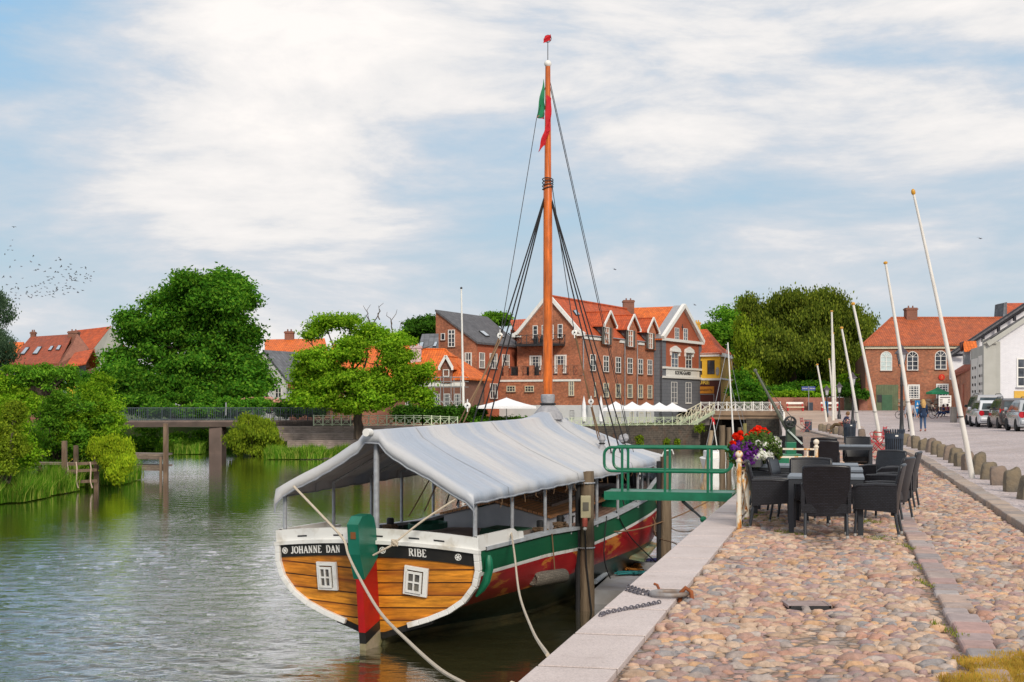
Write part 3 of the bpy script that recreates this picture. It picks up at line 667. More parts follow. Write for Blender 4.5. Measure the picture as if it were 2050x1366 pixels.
win(H,W3,z3(581,706,620,815),2,3,M['cream'],cur=True)
win(H,W3,z3(590,920,622,985),2,3,M['grey_metal'],arch=False,sill=False)
# lower openings along the river front
for i,x in enumerate((868,940,1035,1105,1160,1240,1360)):
    a=W2.hit(X3+x*k3,845)[0]; 
    if a>0 and a<24: win(H,W2,(X3+x*k3-3,826,X3+x*k3+5,846),2,2,M['cream'],M['glass_dark'],sill=False,name='door')
# ================= grey gabled building =================
gA=Vector((17.6,164,0)); gB=Vector((23.8,176,0)); WG=Wall(gA,gB); gl=WG.len; gb=-WG.n
GB=thing('gabled_house','tall gabled house with grey ground floor, white sign band and red brick upper floors','building',(17.6,164,-.5))
def zg(px,py): return WG.hit(px,py)[1]
zc=zg(1365,683); zap=zg(1366,613); zs1=zg(1365,739.5); zs0=zg(1365,756)
mb=MB(); sa=WG.hit(1366,613)[0]; WG.poly(mb,[(0,zs0),(gl,zs0),(gl,zc),(sa,zap-.2),(0,zc)],.3); mb.build('wall',M['brick_red'],GB)
mb=MB(); WG.poly(mb,[(0,-.6),(gl,-.6),(gl,zs0),(0,zs0)],.3,0,.02); q=Wall(gA,gA+gb*8); mb.obox((17.6,164,-.6),gb*8,WG.t*.3,(0,0,zc+.6)); 
for a,b in ((0,1.1),(gl-.9,gl)): WG.bx(mb,a,b,zs0,zc-.2,-.02,.07)
mb.obox(WG.pt(gl-.3,-.6,0),gb*8,WG.t*.3,(0,0,zc+.6)); mb.build('grey_facade',M['grey_paint'],GB)
mb=MB(); WG.bx(mb,.0,gl,zs1-.05,zs1+.2,0,.25); WG.bx(mb,1.1,gl-.9,zs0+.1,zs1-.1,0,.1); WG.bx(mb,0,gl,zs0-.15,zs0+.1,0,.22); WG.bx(mb,-.2,gl+.2,zc-.2,zc+.12,0,.35); mb.build('sign_band',M['white'],GB)
c=WG.pt((WG.hit(1350,740)[0]+WG.hit(1381,740)[0])/2,zg(1365,747.5),.13)
textmesh('sign_lettering','KOLVIG·GAARD',.62,M['dark_metal'],GB,c,WG.t,(0,0,1),.02,sx=1.2)
mb=MB()
for sg,sx_ in ((0,-.3),(1,gl+.3)): mb.bar(WG.pt(sx_,zc+.1,.2),WG.pt(sa,zap+.05,.2),.4,.5)
mb.build('gable_board',M['white'],GB)
mb=MB(); ap=WG.pt(sa,zap,.1)
roofp(mb,[WG.pt(-.3,zc,.1),ap,ap+gb*13,WG.pt(-.3,zc,.1)+gb*13]); roofp(mb,[WG.pt(gl+.3,zc,.1),ap,ap+gb*13,WG.pt(gl+.3,zc,.1)+gb*13]); rg=mb.build('roof',M['tile_orange'],GB)
mb=MB(); o=Vector((0,0,.03)); l0=WG.pt(-.3,zc,.1); mb.prism([l0+o,ap+o,ap+o+gb*1.2,l0+o+gb*1.2],(0,0,.06)); mb.build('verge_flashing',M['grey_metal'],rg)
for r in ((1356,317,1387,413),(1420,322,1450,418)): win(GB,WG,z3(*r),2,3,sill=M['white'])
for r in ((1330,500,1380,625),(1435,508,1480,630)):
    win(GB,WG,z3(*r),2,3,sill=M['white'],trans=2); s0,s1,z0,z1=WG.rect(*z3(*r)); pb=MB(); cc=(s0+s1)/2
    WG.bx(pb,s0-.40,s1+.40,z1+.10,z1+.28,0,.3); WG.poly(pb,[(s0-.36,z1+.28),(s1+.36,z1+.28),(s1+.30,z1+.5),(cc,z1+.85),(s0-.30,z1+.5)],.25,0,.25)
    for a in (s0-.35,s1+.15): WG.bx(pb,a,a+.16,z1-.35,z1+.10,0,.2)
    pb.build('window_pediment',M['white'],GB)
M['lit_glass']=pm('lit_shop_pane',(.55,.33,.30),.3,(.40,.25,.35),2)  # pinkish indoor light painted into the pane colour
for r in ((1330,713,1373,868),(1436,717,1477,868)): win(GB,WG,z3(*r),2,4,sill=M['white'],glass=M['lit_glass'])
mb=MB(); WG.bx(mb,sa-.06,sa+.06,zap-3.0,zap-2.2,0,.06); WG.bx(mb,sa-.3,sa+.3,zap-2.6,zap-2.5,0,.06); mb.build('wall_anchor',M['dark_metal'],GB)
# ================= yellow house =================
yA=wpx(1392,176); yB=wpx(1441.7,174.5); yC=wpx(1470,188); WY=Wall(yA,yB); WYs=Wall(yB,yC)
YH=thing('yellow_house','yellow corner house with hipped red tile roof and maroon shopfront beside the bridge','building',(yB[0],yB[1],-.5))
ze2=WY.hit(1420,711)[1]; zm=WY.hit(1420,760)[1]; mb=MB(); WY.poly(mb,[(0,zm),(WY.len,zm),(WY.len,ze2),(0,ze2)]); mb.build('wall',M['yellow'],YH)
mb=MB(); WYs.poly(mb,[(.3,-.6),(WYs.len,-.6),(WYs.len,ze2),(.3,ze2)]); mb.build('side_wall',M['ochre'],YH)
mb=MB(); WY.bx(mb,0,WY.len,ze2-.2,ze2+.25,0,.3); WYs.bx(mb,0,WYs.len,ze2-.2,ze2+.25,.0,.3); WY.bx(mb,0,WY.len,zm-.1,zm+.15,0,.15); z=WYs.hit(1455,760)[1]; WYs.bx(mb,0,WYs.len,z-.1,z+.1,0,.1); mb.build('cornice',M['white'],YH)
mb=MB(); WY.poly(mb,[(0,-.6),(WY.len,-.6),(WY.len,zm-.1),(0,zm-.1)],.3,0,.03); mb.build('shopfront',M['maroon'],YH)
B0=WY.pt(WY.len+.3,ze2+.2,.3); A0=WY.pt(-1,ze2+.2,.3); C0=WYs.pt(WYs.len+.3,ze2+.2,.3); rp=P(1415.7,659,180); rq=rp+(A0-B0)
mb=MB(); k1=B0.lerp(rp,.5)-Vector((0,0,.5)); k0=A0.lerp(rq,.5)-Vector((0,0,.5)); k2=C0.lerp(rp,.5)-Vector((0,0,.5))
roofp(mb,[A0,B0,k1,k0]); roofp(mb,[k0,k1,rp,rq]); roofp(mb,[B0,C0,k2,k1]); roofp(mb,[k1,k2,rp]); mb.build('roof',M['tile_red'],YH)
p=P(1396,664,178); chimney(YH,(p.x,p.y,p.z),.7,1.2,M['ochre'])
M['maroonf']=pm('dark_frame',(.05,.02,.02),.5)
for r in ((1597,555,1650,657),(1540,560,1557,660)): win(YH,WY,z3(*r),2,3,M['maroonf'],sill=False)
s0,s1,z0,z1=WY.rect(1399,774,1430,788); mb=MB(); WY.bx(mb,s0,s1,z0,z1,.03,.14); mb.build('shop_sign',pm('orange_sign',(.62,.24,.02),.5),YH)
M['yel_letter']=pm('yellow_letters',(.75,.50,.08),.5); M['ink']=pm('ink',(.05,.02,.02),.6)
c=WY.pt(WY.hit(1409,766)[0],WY.hit(1409,766)[1],.05); textmesh('sign_lettering','URE',.72,M['yel_letter'],YH,c,WY.t,(0,0,1),.02,sx=1.15,bold=.02)
c=WY.pt((s0+s1)/2-.1,(z0+z1)/2,.15); textmesh('sign_script','Gammelmors Pap',.36,M['ink'],YH,c,WY.t,(0,.0,1),.01,sx=.72)
win(YH,WY,(1399,789,1430,809),1,1,M['grey_metal'],M['glass'],sill=False,name='shop_window')
s0,s1,z0,z1=WY.rect(1433,735,1440,752); mb=MB(); WY.poly(mb,[((s0+s1)/2+math.cos(k*PI/6)*(s1-s0)/2,(z0+z1)/2+math.sin(k*PI/6)*(z1-z0)/2) for k in range(12)],.06,0,.07); mb.build('emblem',pm('grey_emblem',(.5,.48,.48),.7,(.25,.25,.28),9),YH)
mb=MB(); s0=WYs.hit(1467,750)[0]; z0=WYs.hit(1467,772)[1]; z1=WYs.hit(1467,726)[1]; WYs.bx(mb,s0-.2,s0+2.2,z0,z1,.0,1.0); mb.build('bay_window',pm('dark_bay',(.035,.032,.03),.5),YH)
g=MB(); WYs.bx(g,s0+.1,s0+1.9,z0+1.6,z1-.4,1.0,1.03); WYs.bx(g,s0+.1,s0+1.9,z0+.3,z0+1.2,1.0,1.03); g.build('bay_pane',M['glass'],YH)
# ================= slate-roofed brick house =================
sA=Vector(wpx(953,140)+(0,)); sB=Vector(wpx(1031,149)+(0,)); sd_=(sB-sA).normalized(); spn=Vector((-sd_.y,sd_.x,0)); sL=sA+spn*4.5
WSg=Wall(sL,sA); WSs=Wall(sA,sB); SH=thing('slate_roofed_house','red brick house with steep slate lean roof and tall gable beside the hotel','building',(sA.x,sA.y,-.5))
zE=WSg.hit(952,684)[1]; zR=WSg.hit(876,622)[1]
mb=MB(); WSg.poly(mb,[(0,-.6),(4.5,-.6),(4.5,zE),(0,zR)]); mb.build('gable_wall',M['brick_slate'],SH)
mb=MB(); WSs.poly(mb,[(.3,-.6),(WSs.len,-.6),(WSs.len,zE),(.3,zE)]); mb.obox(WSs.pt(WSs.len-.2,-.6,0),-WSs.n*3,WSs.t*1.5,(0,0,zE+.6)); mb.build('side_wall',M['brick_red'],SH)
mb=MB(); a=WSs.pt(-.2,zE-.05,.25); b=WSs.pt(WSs.len+1.3,zE-.05,.25); c=WSg.pt(0,zR+.1,.2); d_=c+sd_*(WSs.len+3); roofp(mb,[a,b,d_,c],0,.2); mb.build('roof',M['slate'],SH)
pf=plane_at(a,b,c)
def z7(x,y): return (820+x/5.693,620+y/5.693)
for q in (((785,250),(835,250),(910,312),(865,312)),((990,275),(1020,275),(1075,325),(1040,325)),((1115,275),(1160,275),(1222,335),(1185,335))): skylight(SH,[pf(*z7(*x)) for x in q])
def r7(x0,y0,x1,y1): return z7(x0,y0)+z7(x1,y1)
win(SH,WSg,r7(440,230,518,425),2,4,trans=3); win(SH,WSg,r7(358,270,405,348),1,1); win(SH,WSg,r7(630,490,710,665),2,2,trans=1,cur=True)
for r in ((792,490,853,668),(912,500,996,672),(1053,512,1135,665)): win(SH,WSs,r7(*r),2 if r[0]<900 else 3,2,trans=1,cur=True)
win(SH,WSs,r7(915,843,1000,1015),3,2); win(SH,WSs,r7(800,835,845,1050),1,1,M['dark_metal'],M['glass_dark'],sill=False,name='door')
p=WSs.pt(WSs.len+.6,0,-1)
mb=MB(); e=Wall(wpx(1026,152),wpx(1040,152.5)); 
p0=P(1022,640,158); mb=MB(); roofp(mb,[P(1020,641,160),P(1062,638,160),P(1050,668,153),P(1034,668,153)],0,.2); mb.prism([P(1022,660,157)-Vector((0,0,q)) for q in (0,10)]+[P(1046,660,157)-Vector((0,0,q)) for q in (10,0)],(0,2,0),1)
mb.build('link_house',[M['tile_red'],M['brick_red']],label='low red tile roof wedged between slate roof and hotel gable',cat='building')
# ================= small orange-roofed house with scaffold =================
oA=wpx(785,131); oB=wpx(937,129); WO=Wall(oA,oB); OH=thing('orange_roofed_house','small brown brick house with bright orange hipped roof and one white gabled dormer','building',(oB[0],oB[1],-.5))
zE=WO.hit(860,758)[1]; mb=MB(); WO.poly(mb,[(0,-.6),(WO.len-.3,-.6),(WO.len-.3,zE),(0,zE)]); mb.obox(WO.pt(WO.len-.6,-.6,0),WO.t*.3,-WO.n*6,(0,0,zE+.6)); mb.build('wall',M['brick_brown'],OH)
r1=P(846,699,134); r2=P(892,700,133.6); e1=WO.pt(0,zE,.10); e2=WO.pt(WO.len+.1,zE,.10); e3=e2-WO.n*8; e4=e1-WO.n*8
mb=MB(); roofp(mb,[e1,e2,r2,r1]); roofp(mb,[e2,e3,r2]); roofp(mb,[e4,e1,r1]); roofp(mb,[e3,e4,r1,r2]); mb.tube([r1,r2],.12,6); mb.tube([r2,e2],.1,6); mb.build('roof',M['tile_orange'],OH)
mb=MB(); z=WO.hit(880,770)[1]; WO.bx(mb,2,WO.len-.3,z-.18,z+.18,0,.08); mb.build('white_band',M['white'],OH)
osl=(r1.z-zE)/4.2
dormer(OH,WO,0,896.5,714,883,909,736,None,M['tile_orange'],osl,zE,M['brick_brown'],slateside=False)
win(OH,WO,r7(393,683,463,765),3,2,proud=.34); win(OH,WO,r7(393,795,463,828),3,1)
for r in ((270,958,345,1100),(392,958,462,1100),(515,960,578,1100),(160,962,215,1100)): win(OH,WO,r7(*r),3,3)
win(OH,WO,(812,800,825,812),3,2)
mb=MB(); p=P(833,722,133); chimney(OH,(p.x,p.y,p.z),1.0,1.4,pm('shrouded_chimney',(.62,.50,.50),.8,(.45,.32,.33),5))
mb=MB(); e=Wall(wpx(936,133),wpx(952,134)); e.poly(mb,[(0,-.6),(e.len,-.6),(e.len,e.hit(944,784)[1]),(0,e.hit(944,784)[1])]); roofp(mb,[P(934,784,132),P(950,783,133),P(938,770,135),P(934,771,135)],1,.12); mb.build('brick_outhouse',[M['brick_brown'],M['tile_orange']],label='tiny brick outhouse with orange roof beside scaffolded house',cat='building')
S=thing('scaffolding','thin grey pipe scaffolding standing around the small orange-roofed house','scaffolding',(-6,128,-.5))
mb=MB(); Ws=Wall(wpx(860,127.5),wpx(926,126.8))
for px in (864,882,903,922):
    a=Ws.hit(px,760)[0]
    for o in (0,-1.0): mb.tube([Ws.pt(a,-.5,o),Ws.pt(a,4.2,o)],.035,5)
mb.build('upright',M['grey_metal'],S)
mb=MB()
for z in (.9,1.9,3.2,3.7,4.1):
    for o in (0,-1.0): mb.tube([Ws.pt(-.3,z,o),Ws.pt(Ws.len+.3,z,o)],.03,5)
mb.tube([Ws.pt(0,3.1,0),Ws.pt(1.4,1.6,0)],.03,5); mb.tube([Ws.pt(1.8,2.4,0),Ws.pt(3,.4,0)],.03,5); mb.tube([Ws.pt(3,2.0,0),Ws.pt(1.6,-.2,0)],.03,5)
mb.build('ledger',M['grey_metal'],S)
# small slate roof, long roof behind the ash tree, far houses
def simple_house(label,wallq,roofq,wmat,rmat,wins=(),chims=(),sky=(),base=-.5,dd=3,gable=None,gmat=None,th=.3,wk={}):
    A_,B_=wpx(wallq[0],wallq[2]),wpx(wallq[1],wallq[3]); w_=Wall(A_,B_); o=thing('house',label,'house',(A_[0],A_[1],base))
    ztop=w_.hit((wallq[0]+wallq[1])/2,wallq[4])[1]
    mb=MB(); w_.poly(mb,[(0,base-.2),(w_.len,base-.2),(w_.len,ztop),(0,ztop)],th); mb.build('wall',wmat,o)
    rb=MB(); pts=[P(*q) for q in roofq]; roofp(rb,pts)
    # back slope mirrors the front about the ridge
    r1_,r2_=pts[2],pts[3]; rb_=[pts[0],pts[1]]; k=[Vector((2*r2_.x-pts[0].x,2*r2_.y-pts[0].y,pts[0].z)),Vector((2*r1_.x-pts[1].x,2*r1_.y-pts[1].y,pts[1].z))]
    roofp(rb,[k[0],k[1],r1_,r2_]); ro=rb.build('roof',rmat,o)
    if gable:
        gb_=MB(); gb_.prism([P(*q) for q in gable[:-1]]+[P(*gable[-1])],(0,.4,0)); gb_.build('gable_wall',gmat or wmat,o)
    for r in wins: win(o,w_,r,**({'cols':2,'rows':2,'sill':False}|wk))
    for q in chims: p=P(q[0],q[1],q[2]); chimney(ro,tuple(p),q[3],q[4],q[5] if len(q)>5 else M['brick_brown'])
    pf=plane_at(pts[0],pts[1],pts[2])
    for q in sky: skylight(o,[pf(*x) for x in q])
    return o
simple_house('distant low grey slate roof with two skylights right of the leafy quay tree',(836,878,136,136,700),[(836,700,136),(878,700,136),(878,668,139),(845,669,139)],M['brick_brown'],M['slate_light'],sky=(((838,697),(846,697),(849,687),(841,687)),((866,696),(873,696),(876,686),(871,686))))
simple_house('long brown brick house with orange roof mostly hidden behind the leafy quay tree',(620,845,141,139,759),[(620,759,141),(848,759,139),(840,690,145),(668,690,147)],M['brick_pink'],M['tile_orange'],wins=((650,788,662,806),(690,788,702,806),(795,800,806,812)))
simple_house('orange tile-roofed house with single brick chimney behind the white cottage',(540,640,160,160,705),[(530,705,158),(658,709,158),(650,677.5,164),(530,680,164)],M['brick_pink'],M['tile_orange'],chims=((579.5,679,164,1.0,.9),))
# white cottage
wcA=wpx(496,135); wcB=wpx(576,133); WC=Wall(wcA,wcB); o=thing('white_cottage','white limewashed cottage with grey slate roof between two big trees','house',(wcB[0],wcB[1],-.5)); sx_,zx=WC.hit(530,703); zz=WC.hit(576,762)[1]; s0=WC.hit(487,762)[0]
mb=MB(); WC.poly(mb,[(s0,-.6),(WC.len,-.6),(WC.len,zz),(sx_,zx),(s0,zz)]); mb.build('wall',M['white_wall'],o)
mb=MB(); ap=WC.pt(sx_,zx+.1,.15); ev=WC.pt(WC.len+.2,zz-.1,.15); bk=Vector((3.6,9,0)); roofp(mb,[ev,ap,ap+bk,ev+bk]); ev=WC.pt(s0-.2,zz-.1,.15); roofp(mb,[ev,ap,ap+bk,ev+bk]); mb.build('roof',M['slate_light'],o)
for r in ((525,776,538,797),(551,776,564,797)): win(o,WC,r,2,2,sill=False)
mb=MB(); roofp(mb,[P(576,774,132),P(594,778,133),P(592,760,135),P(577,755,135)],0,.1); mb.prism([P(577,q,132.5) for q in (772,825)]+[P(592,q,133.5) for q in (825,776)],(0,.3,0),1); mb.build('lean_to',[M['tile_brown'],M['white_wall']],o)
simple_house('long far house with red-brown roof, four skylights and small chimney at far left',(16,118,166,160,728),[(14,729,166),(117,728,160),(146,669,166),(61,674.5,171)],M['brick_pink'],M['tile_brown'],wins=((25,736,34,752),(41,736,49,752),(56,736,63,752),(88,735,97,752)),chims=((66.8,676,171,.55,.7),(148,672,166,1.1,.5)),
  sky=(((41,711),(49,711),(60,696.5),(53,696.5)),((65,710.5),(75,710.5),(85,695),(77,695)),((96.5,703),(103,703),(108.5,694),(103,694)),((112,702),(119,702),(124,692.5),(118,692.5))),gable=[(116,728,160),(117,760,160),(178,735,165),(176,698,165),(154,669,165)],gmat=M['brick_pink'],wk=dict(rows=2))
simple_house('far house with brighter red roof and grey stone gable with round hole at far left',(140,186,178,172,700),[(150,700,176),(184,702,172),(222,653.5,176),(140,663,180)],M['brick_pink'],M['tile_red'],gable=[(184,703,172),(184,760,172),(242,760,176),(242,680,176),(223,653,175)],gmat=M['render_grey'])
simple_house('far orange tile roof cut by the left edge of the picture',(-40,45,180,180,738),[(-40,738,180),(28,738,180),(48,685,185),(-40,685,185)],M['brick_pink'],M['tile_orange'])
o=simple_house('tiny yellow house with dark side wall below the far left gables',(133,151,158,158,735),[(130,734,157),(172,727,158),(187,699,162),(150,706,162)],M['yellow'],M['tile_red'],wins=((134,743,139.5,757),))
mb=MB(); e=Wall(wpx(151,158),wpx(172,160)); e.poly(mb,[(0,-1),(e.len,-1),(e.len,e.hit(172,732)[1]),(0,e.hit(151,736)[1])]); mb.build('side_wall',pm('slate_side',(.12,.12,.13),.8),o)
# ================= inn =================
WI=Wall(wpx(1733,150.5),wpx(1985,149.5)); IN=thing('old_inn','old red brick inn with arched upper windows, hipped tile roof and green carriage gate','building',(38,150,.9)); ln=WI.len
zE=WI.hit(1800,690)[1]
mb=MB(); WI.poly(mb,[(0,.7),(ln,.7),(ln,zE),(0,zE)]); mb.build('wall',M['brick_inn'],IN)
mb=MB(); WI.bx(mb,-.1,ln,zE-.45,zE,0,.25); mb.build('cornice',M['cream'],IN)
e0=WI.pt(-.4,zE,.5); e1=WI.pt(ln+6,zE,.5); r0=P(1785,636.5,157); r1=Vector((e1.x-2,157,r0.z)); b0=Vector((42.8,165,zE)); mb=MB(); roofp(mb,[e0,e1,r1,r0]); roofp(mb,[b0,e0,r0],0); mb.tube([r0,r1],.14,6); mb.tube([r0,e0],.12,6); rf=mb.build('roof',M['tile_inn'],IN)
p=P(1823,640,157); c=chimney(rf,tuple(p),1.2,1.3,M['brick_brown'])
Z4=lambda x0,y0,x1,y1:(1440+x0*.2976,540+y0*.2976,1440+x1*.2976,540+y1*.2976)
win(IN,WI,Z4(1083,550,1162,680),2,3,arch=True,glass=pm('pale_blind',(.55,.66,.66),.3)); win(IN,WI,Z4(1262,550,1338,678),2,3,arch=True); win(IN,WI,Z4(1450,545,1528,672),2,3,arch=True); win(IN,WI,Z4(1640,545,1716,672),2,3,arch=True)
win(IN,WI,Z4(1268,773,1348,872),4,6,fw=.16,mw=.05); win(IN,WI,Z4(1458,768,1542,867),4,6,fw=.16,mw=.05)
M['gate']=plankm('green_gate',(.12,.15,.075),(.10,.125,.065),(.05,.06,.03),.18,5,axis='v',rough=.7,grain=.4)
s0,s1,z0,z1=WI.rect(*Z4(1055,775,1203,946)); mb=MB(); WI.bx(mb,s0,s1,z0-.2,z1,-.02,.05); gt=mb.build('gate',M['gate'],IN)
a0,a1,_,b1=WI.rect(*Z4(1093,843,1163,946)); mb=MB(); WI.bx(mb,a0,a1,z0-.1,b1,.05,.09); mb.build('wicket_door',pm('green_door',(.045,.12,.06),.6),gt)
s0,s1,z0,z1=WI.rect(*Z4(1062,843,1092,893)); mb=MB(); WI.bx(mb,s0,s1,z0,z1,.05,.1); mb.build('notice_board',M['dark_metal'],IN)
c=WI.pt(*WI.hit(1885,755.5),.0); mb=MB(); mb.lathe([(.33,0),(.33,.1),(.29,.12),(.27,.1)],c,20,axis=WI.n); sg=mb.build('round_sign',pm('red_sign',(.60,.02,.01),.4,(.50,.03,.01),3),IN)
textmesh('sign_numeral','2',.42,pm('gold_red',(.80,.20,.06),.5),sg,c+WI.n*.13,(1,0,0),(0,0,1),.01,bold=.015)
mb=MB(); 
for i in range(60):
    px=1800+rnd.random()*95; py=800+rnd.random()*18; p=WI.h(px,py,.05); mb.ball(p,.12+.12*rnd.random(),6,0,(1.5,.5,.7))
mb.build('field_stone_base',pm('field_stones',(.33,.26,.20),.85,(.22,.17,.13),3),IN)
mb=MB(); sw=Wall(wpx(1712,166),wpx(1733,150.6)); sw.poly(mb,[(0,.4),(sw.len,.4),(sw.len,sw.hit(1733,703)[1]),(0,sw.hit(1714,726)[1])],.2); mb.build('timber_side',plankm('brown_boards',(.16,.07,.04),(.12,.05,.03),(.04,.02,.01),.25,6,axis='v',rough=.8),IN)
# ================= white warehouse at right =================
WWf=Wall(wpx(1992,98),(60,98)); WWs=Wall(wpx(1992,98),wpx(1943,112)); WH=thing('white_warehouse','white painted brick gable building on the right behind the parked cars','building',(34,98,.2))
x0=WWf.A.x; za=EZ+(HY-684)*98/F; slope=(EZ+(HY-629)*98/F-(EZ+(HY-682)*98/F))/((2050-1970)*98/F); zpk=za+slope*7
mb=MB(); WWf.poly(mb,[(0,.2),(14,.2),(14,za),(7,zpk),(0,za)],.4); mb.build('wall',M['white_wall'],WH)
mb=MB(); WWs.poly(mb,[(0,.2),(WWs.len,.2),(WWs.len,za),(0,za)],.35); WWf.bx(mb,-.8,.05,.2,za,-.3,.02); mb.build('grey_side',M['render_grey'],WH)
mb=MB(); 
for sg in (0,1): mb.bar(WWf.pt(-.6 if not sg else 14.6,za-.2,.15),WWf.pt(7,zpk+.15,.15),.3,.32)
WWf.bx(mb,-.9,.1,za-.15,za+.15,0,.2); mb.build('cornice',M['render_grey'],WH)
mb=MB(); a=WWf.pt(-.9,za+.05,.25); b=WWf.pt(7,zpk+.3,.25); bk=Vector((4.6,14,0)); roofp(mb,[a,b,b+bk,a+bk]); mb.build('roof',M['slate'],WH)
win(WH,WWf,(2035,717,2068,775),2,3,arch=False,fw=.1,mw=.05,sill=M['grey_metal'])
mb=MB(); WWf.bx(mb,WWf.hit(2030,800)[0],WWf.hit(2075,800)[0],WWf.hit(2040,797)[1],WWf.hit(2040,783)[1],0,.05); mb.build('blank_panel',M['ochre'],WH)
for q in (Z4(1700,600,1742,850),Z4(1748,577,1790,850)):
    s0,s1,z0,z1=WWs.rect(*q); mb=MB(); WWs.bx(mb,s0,s1,z0,z1,.0,.06); 
    for a in (.3,.7):
        for f_ in (.12,.3,.5,.75): s_=s0+(s1-s0)*a; z_=z0+(z1-z0)*f_; WWs.bx(mb,s_-.18,s_+.18,z_-.1,z_+.1,.06,.12,1)
    mb.build('white_panel',[M['white'],M['dark_metal']],WH)
# black truss roof of the building behind
mb=MB(); B_=thing('white_gable_house','white rendered house with black overhanging roof timbers behind the warehouse','building',(36,118,.3))
a=P(1901,712,136); b=P(2060,606,136); mb.bar(a,b,.6,.42); mb.bar(a+Vector((.1,.3,0)),P(1935,710,136),.25,.25)
for px,y0,y1 in ((1968,668,682),(1999,647,662),(2031,628,640)): mb.bar(P(px,y0,136),P(px,y1+3,136),.25,.25,up=(1,0,0))
mb.build('roof_timbers',pm('black_timber',(.012,.012,.022),.6),B_)
mb=MB(); mb.prism([P(1903,716,136.8),P(1903,760,136.8),P(2080,760,136.8),P(2080,604,136.8)],(0,.4,0)); mb.build('wall',M['white_wall'],B_)
mb=MB(); roofp(mb,[P(1901,710,135.4),P(2060,604,135.4),P(2060,604,135.4)+Vector((6.5,14,0)),P(1901,710,135.4)+Vector((6.5,14,0))],0,.2); mb.build('roof',M['slate'],B_)
D_=thing('loading_dormer','little red tiled hoist dormer on a grey post beside the warehouse roof','dormer',(36,113,.3))
mb=MB(); roofp(mb,[P(1930,702,112),P(1958,699,112),P(1954,683,113),P(1928,683,113)],0,.12); mb.build('dormer_roof',M['tile_orange'],D_); mb=MB(); mb.bar(P(1935,730,112.6),P(1935,702,112.6),.35,.5,up=(1,0,0)); mb.prism([P(1923,686,112.8),P(1930,683,112.8),P(1930,704,112.8),P(1924,703,112.8)],(0,.3,0),1); mb.build('post',[M['grey_metal'],M['maroon']],D_)
mb=MB(); L_=thing('brick_annex','low red brick annex with tiled lean roof between inn and white warehouse','building',(37,120,.3)); e=Wall(wpx(1908,132),wpx(1944,112.5)); e.poly(mb,[(0,.2),(e.len,.2),(e.len,e.hit(1944,738)[1]),(0,e.hit(1908,750)[1])],.4); mb.build('wall',M['brick_hotel'],L_)
mb=MB(); roofp(mb,[P(1903,752,131.5),P(1946,733,111.8),P(1946,720,114),P(1912,741,134)],0,.25); mb.build('roof',M['tile_brown'],L_)
mb=MB(); 
for px in (1919,1929): a=e.hit(px,800)[0]; e.bx(mb,a-.45,a+.45,.3,e.hit(px,770)[1],0,.12)
mb.build('pilaster',pm('pink_plaster',(.52,.20,.13),.8),L_)
mb=MB(); roofp(mb,[P(2008,634,160),P(2100,640,160),P(2100,606,165),P(2016,607,165)]); mb.prism([P(2010,607,160),P(2016,605,160),P(2016,634,160),P(2008,634,160)],(0,3,0),1); mb.build('far_roof',[M['tile_red'],M['slate_light']],label='far red roof peak above the black roof timbers at the right edge',cat='roof')
# ================= garden wall, bridges, terrace =================
mb=MB(); wl=Wall(wpx(1540,150),wpx(1690,151)); wl.bx(mb,0,wl.len,.6,wl.hit(1600,796)[1],-.3,0); mb.build('garden_wall',M['brick_pink'],label='long low red brick garden wall behind the red benches',cat='wall')
mb=MB(); wl2=Wall(wpx(1720,150),wpx(1737,150)); wl2.bx(mb,0,wl2.len,.6,wl2.hit(1728,794)[1],-.4,0); mb.build('gate_pillar',M['brick_pink'],label='short brick wall pillar between green garden gate and old inn',cat='pillar')
mb=MB(); w3=Wall(wpx(1690.5,150.6),wpx(1719.5,150.6)); w3.bx(mb,0,w3.len,.8,w3.hit(1700,794)[1],-.1,-.02); mb.build('garden_gate',M['gate'],label='plain dark green garden gate set in the brick wall',cat='gate')
M['wood_grey']=plankm('weathered_boards',(.26,.21,.19),(.20,.165,.15),(.06,.045,.04),.16,3.2,rough=.85,grain=1)
M['wood_steps']=plankm('terrace_boards',(.42,.34,.30),(.32,.26,.23),(.10,.08,.07),.14,4,rough=.85,grain=1)
tA=Vector(wpx(1127,131)+(0,)); tB=Vector(wpx(1401,142.5)+(0,)); WT=Wall(tA-(tB-tA)*.62,tB)
mb=MB(); WT.poly(mb,[(0,-4),(WT.len,-4),(WT.len,-.46),(0,-.46)],1.0,0,.06); mb.build('river_wall',M['stone'],label='dark stained stone river wall below the pale green fence',cat='wall')
mb=MB(); a=WT.hit(1127,845)[0]; n=int((WT.len-a)/1.2); 
railing(mb,WT.pt(a-3.6,-.46,-.2),WT.pt(WT.len-.1,-.46,-.2),.80,n+3,w_=.05,post=.08,double=True); mb.build('pale_green_fence',M['cream_green'],label='pale green cross panel fence along the stone river wall by the umbrellas',cat='fence')
fA=Vector(wpx(628,110)+(-.06,)); fB=Vector(wpx(846,112.5)+(-.08,)); fC=Vector(wpx(916,117)+(-.25,))
mb=MB(); railing(mb,fA,fB,.80,12,w_=.05,post=.09,double=True); railing(mb,fB,fC,.80,4,w_=.05,post=.09,double=True); mb.build('pale_green_fence',M['cream_green'],label='pale green cross panel fence above the wooden steps behind the leafy tree',cat='fence')
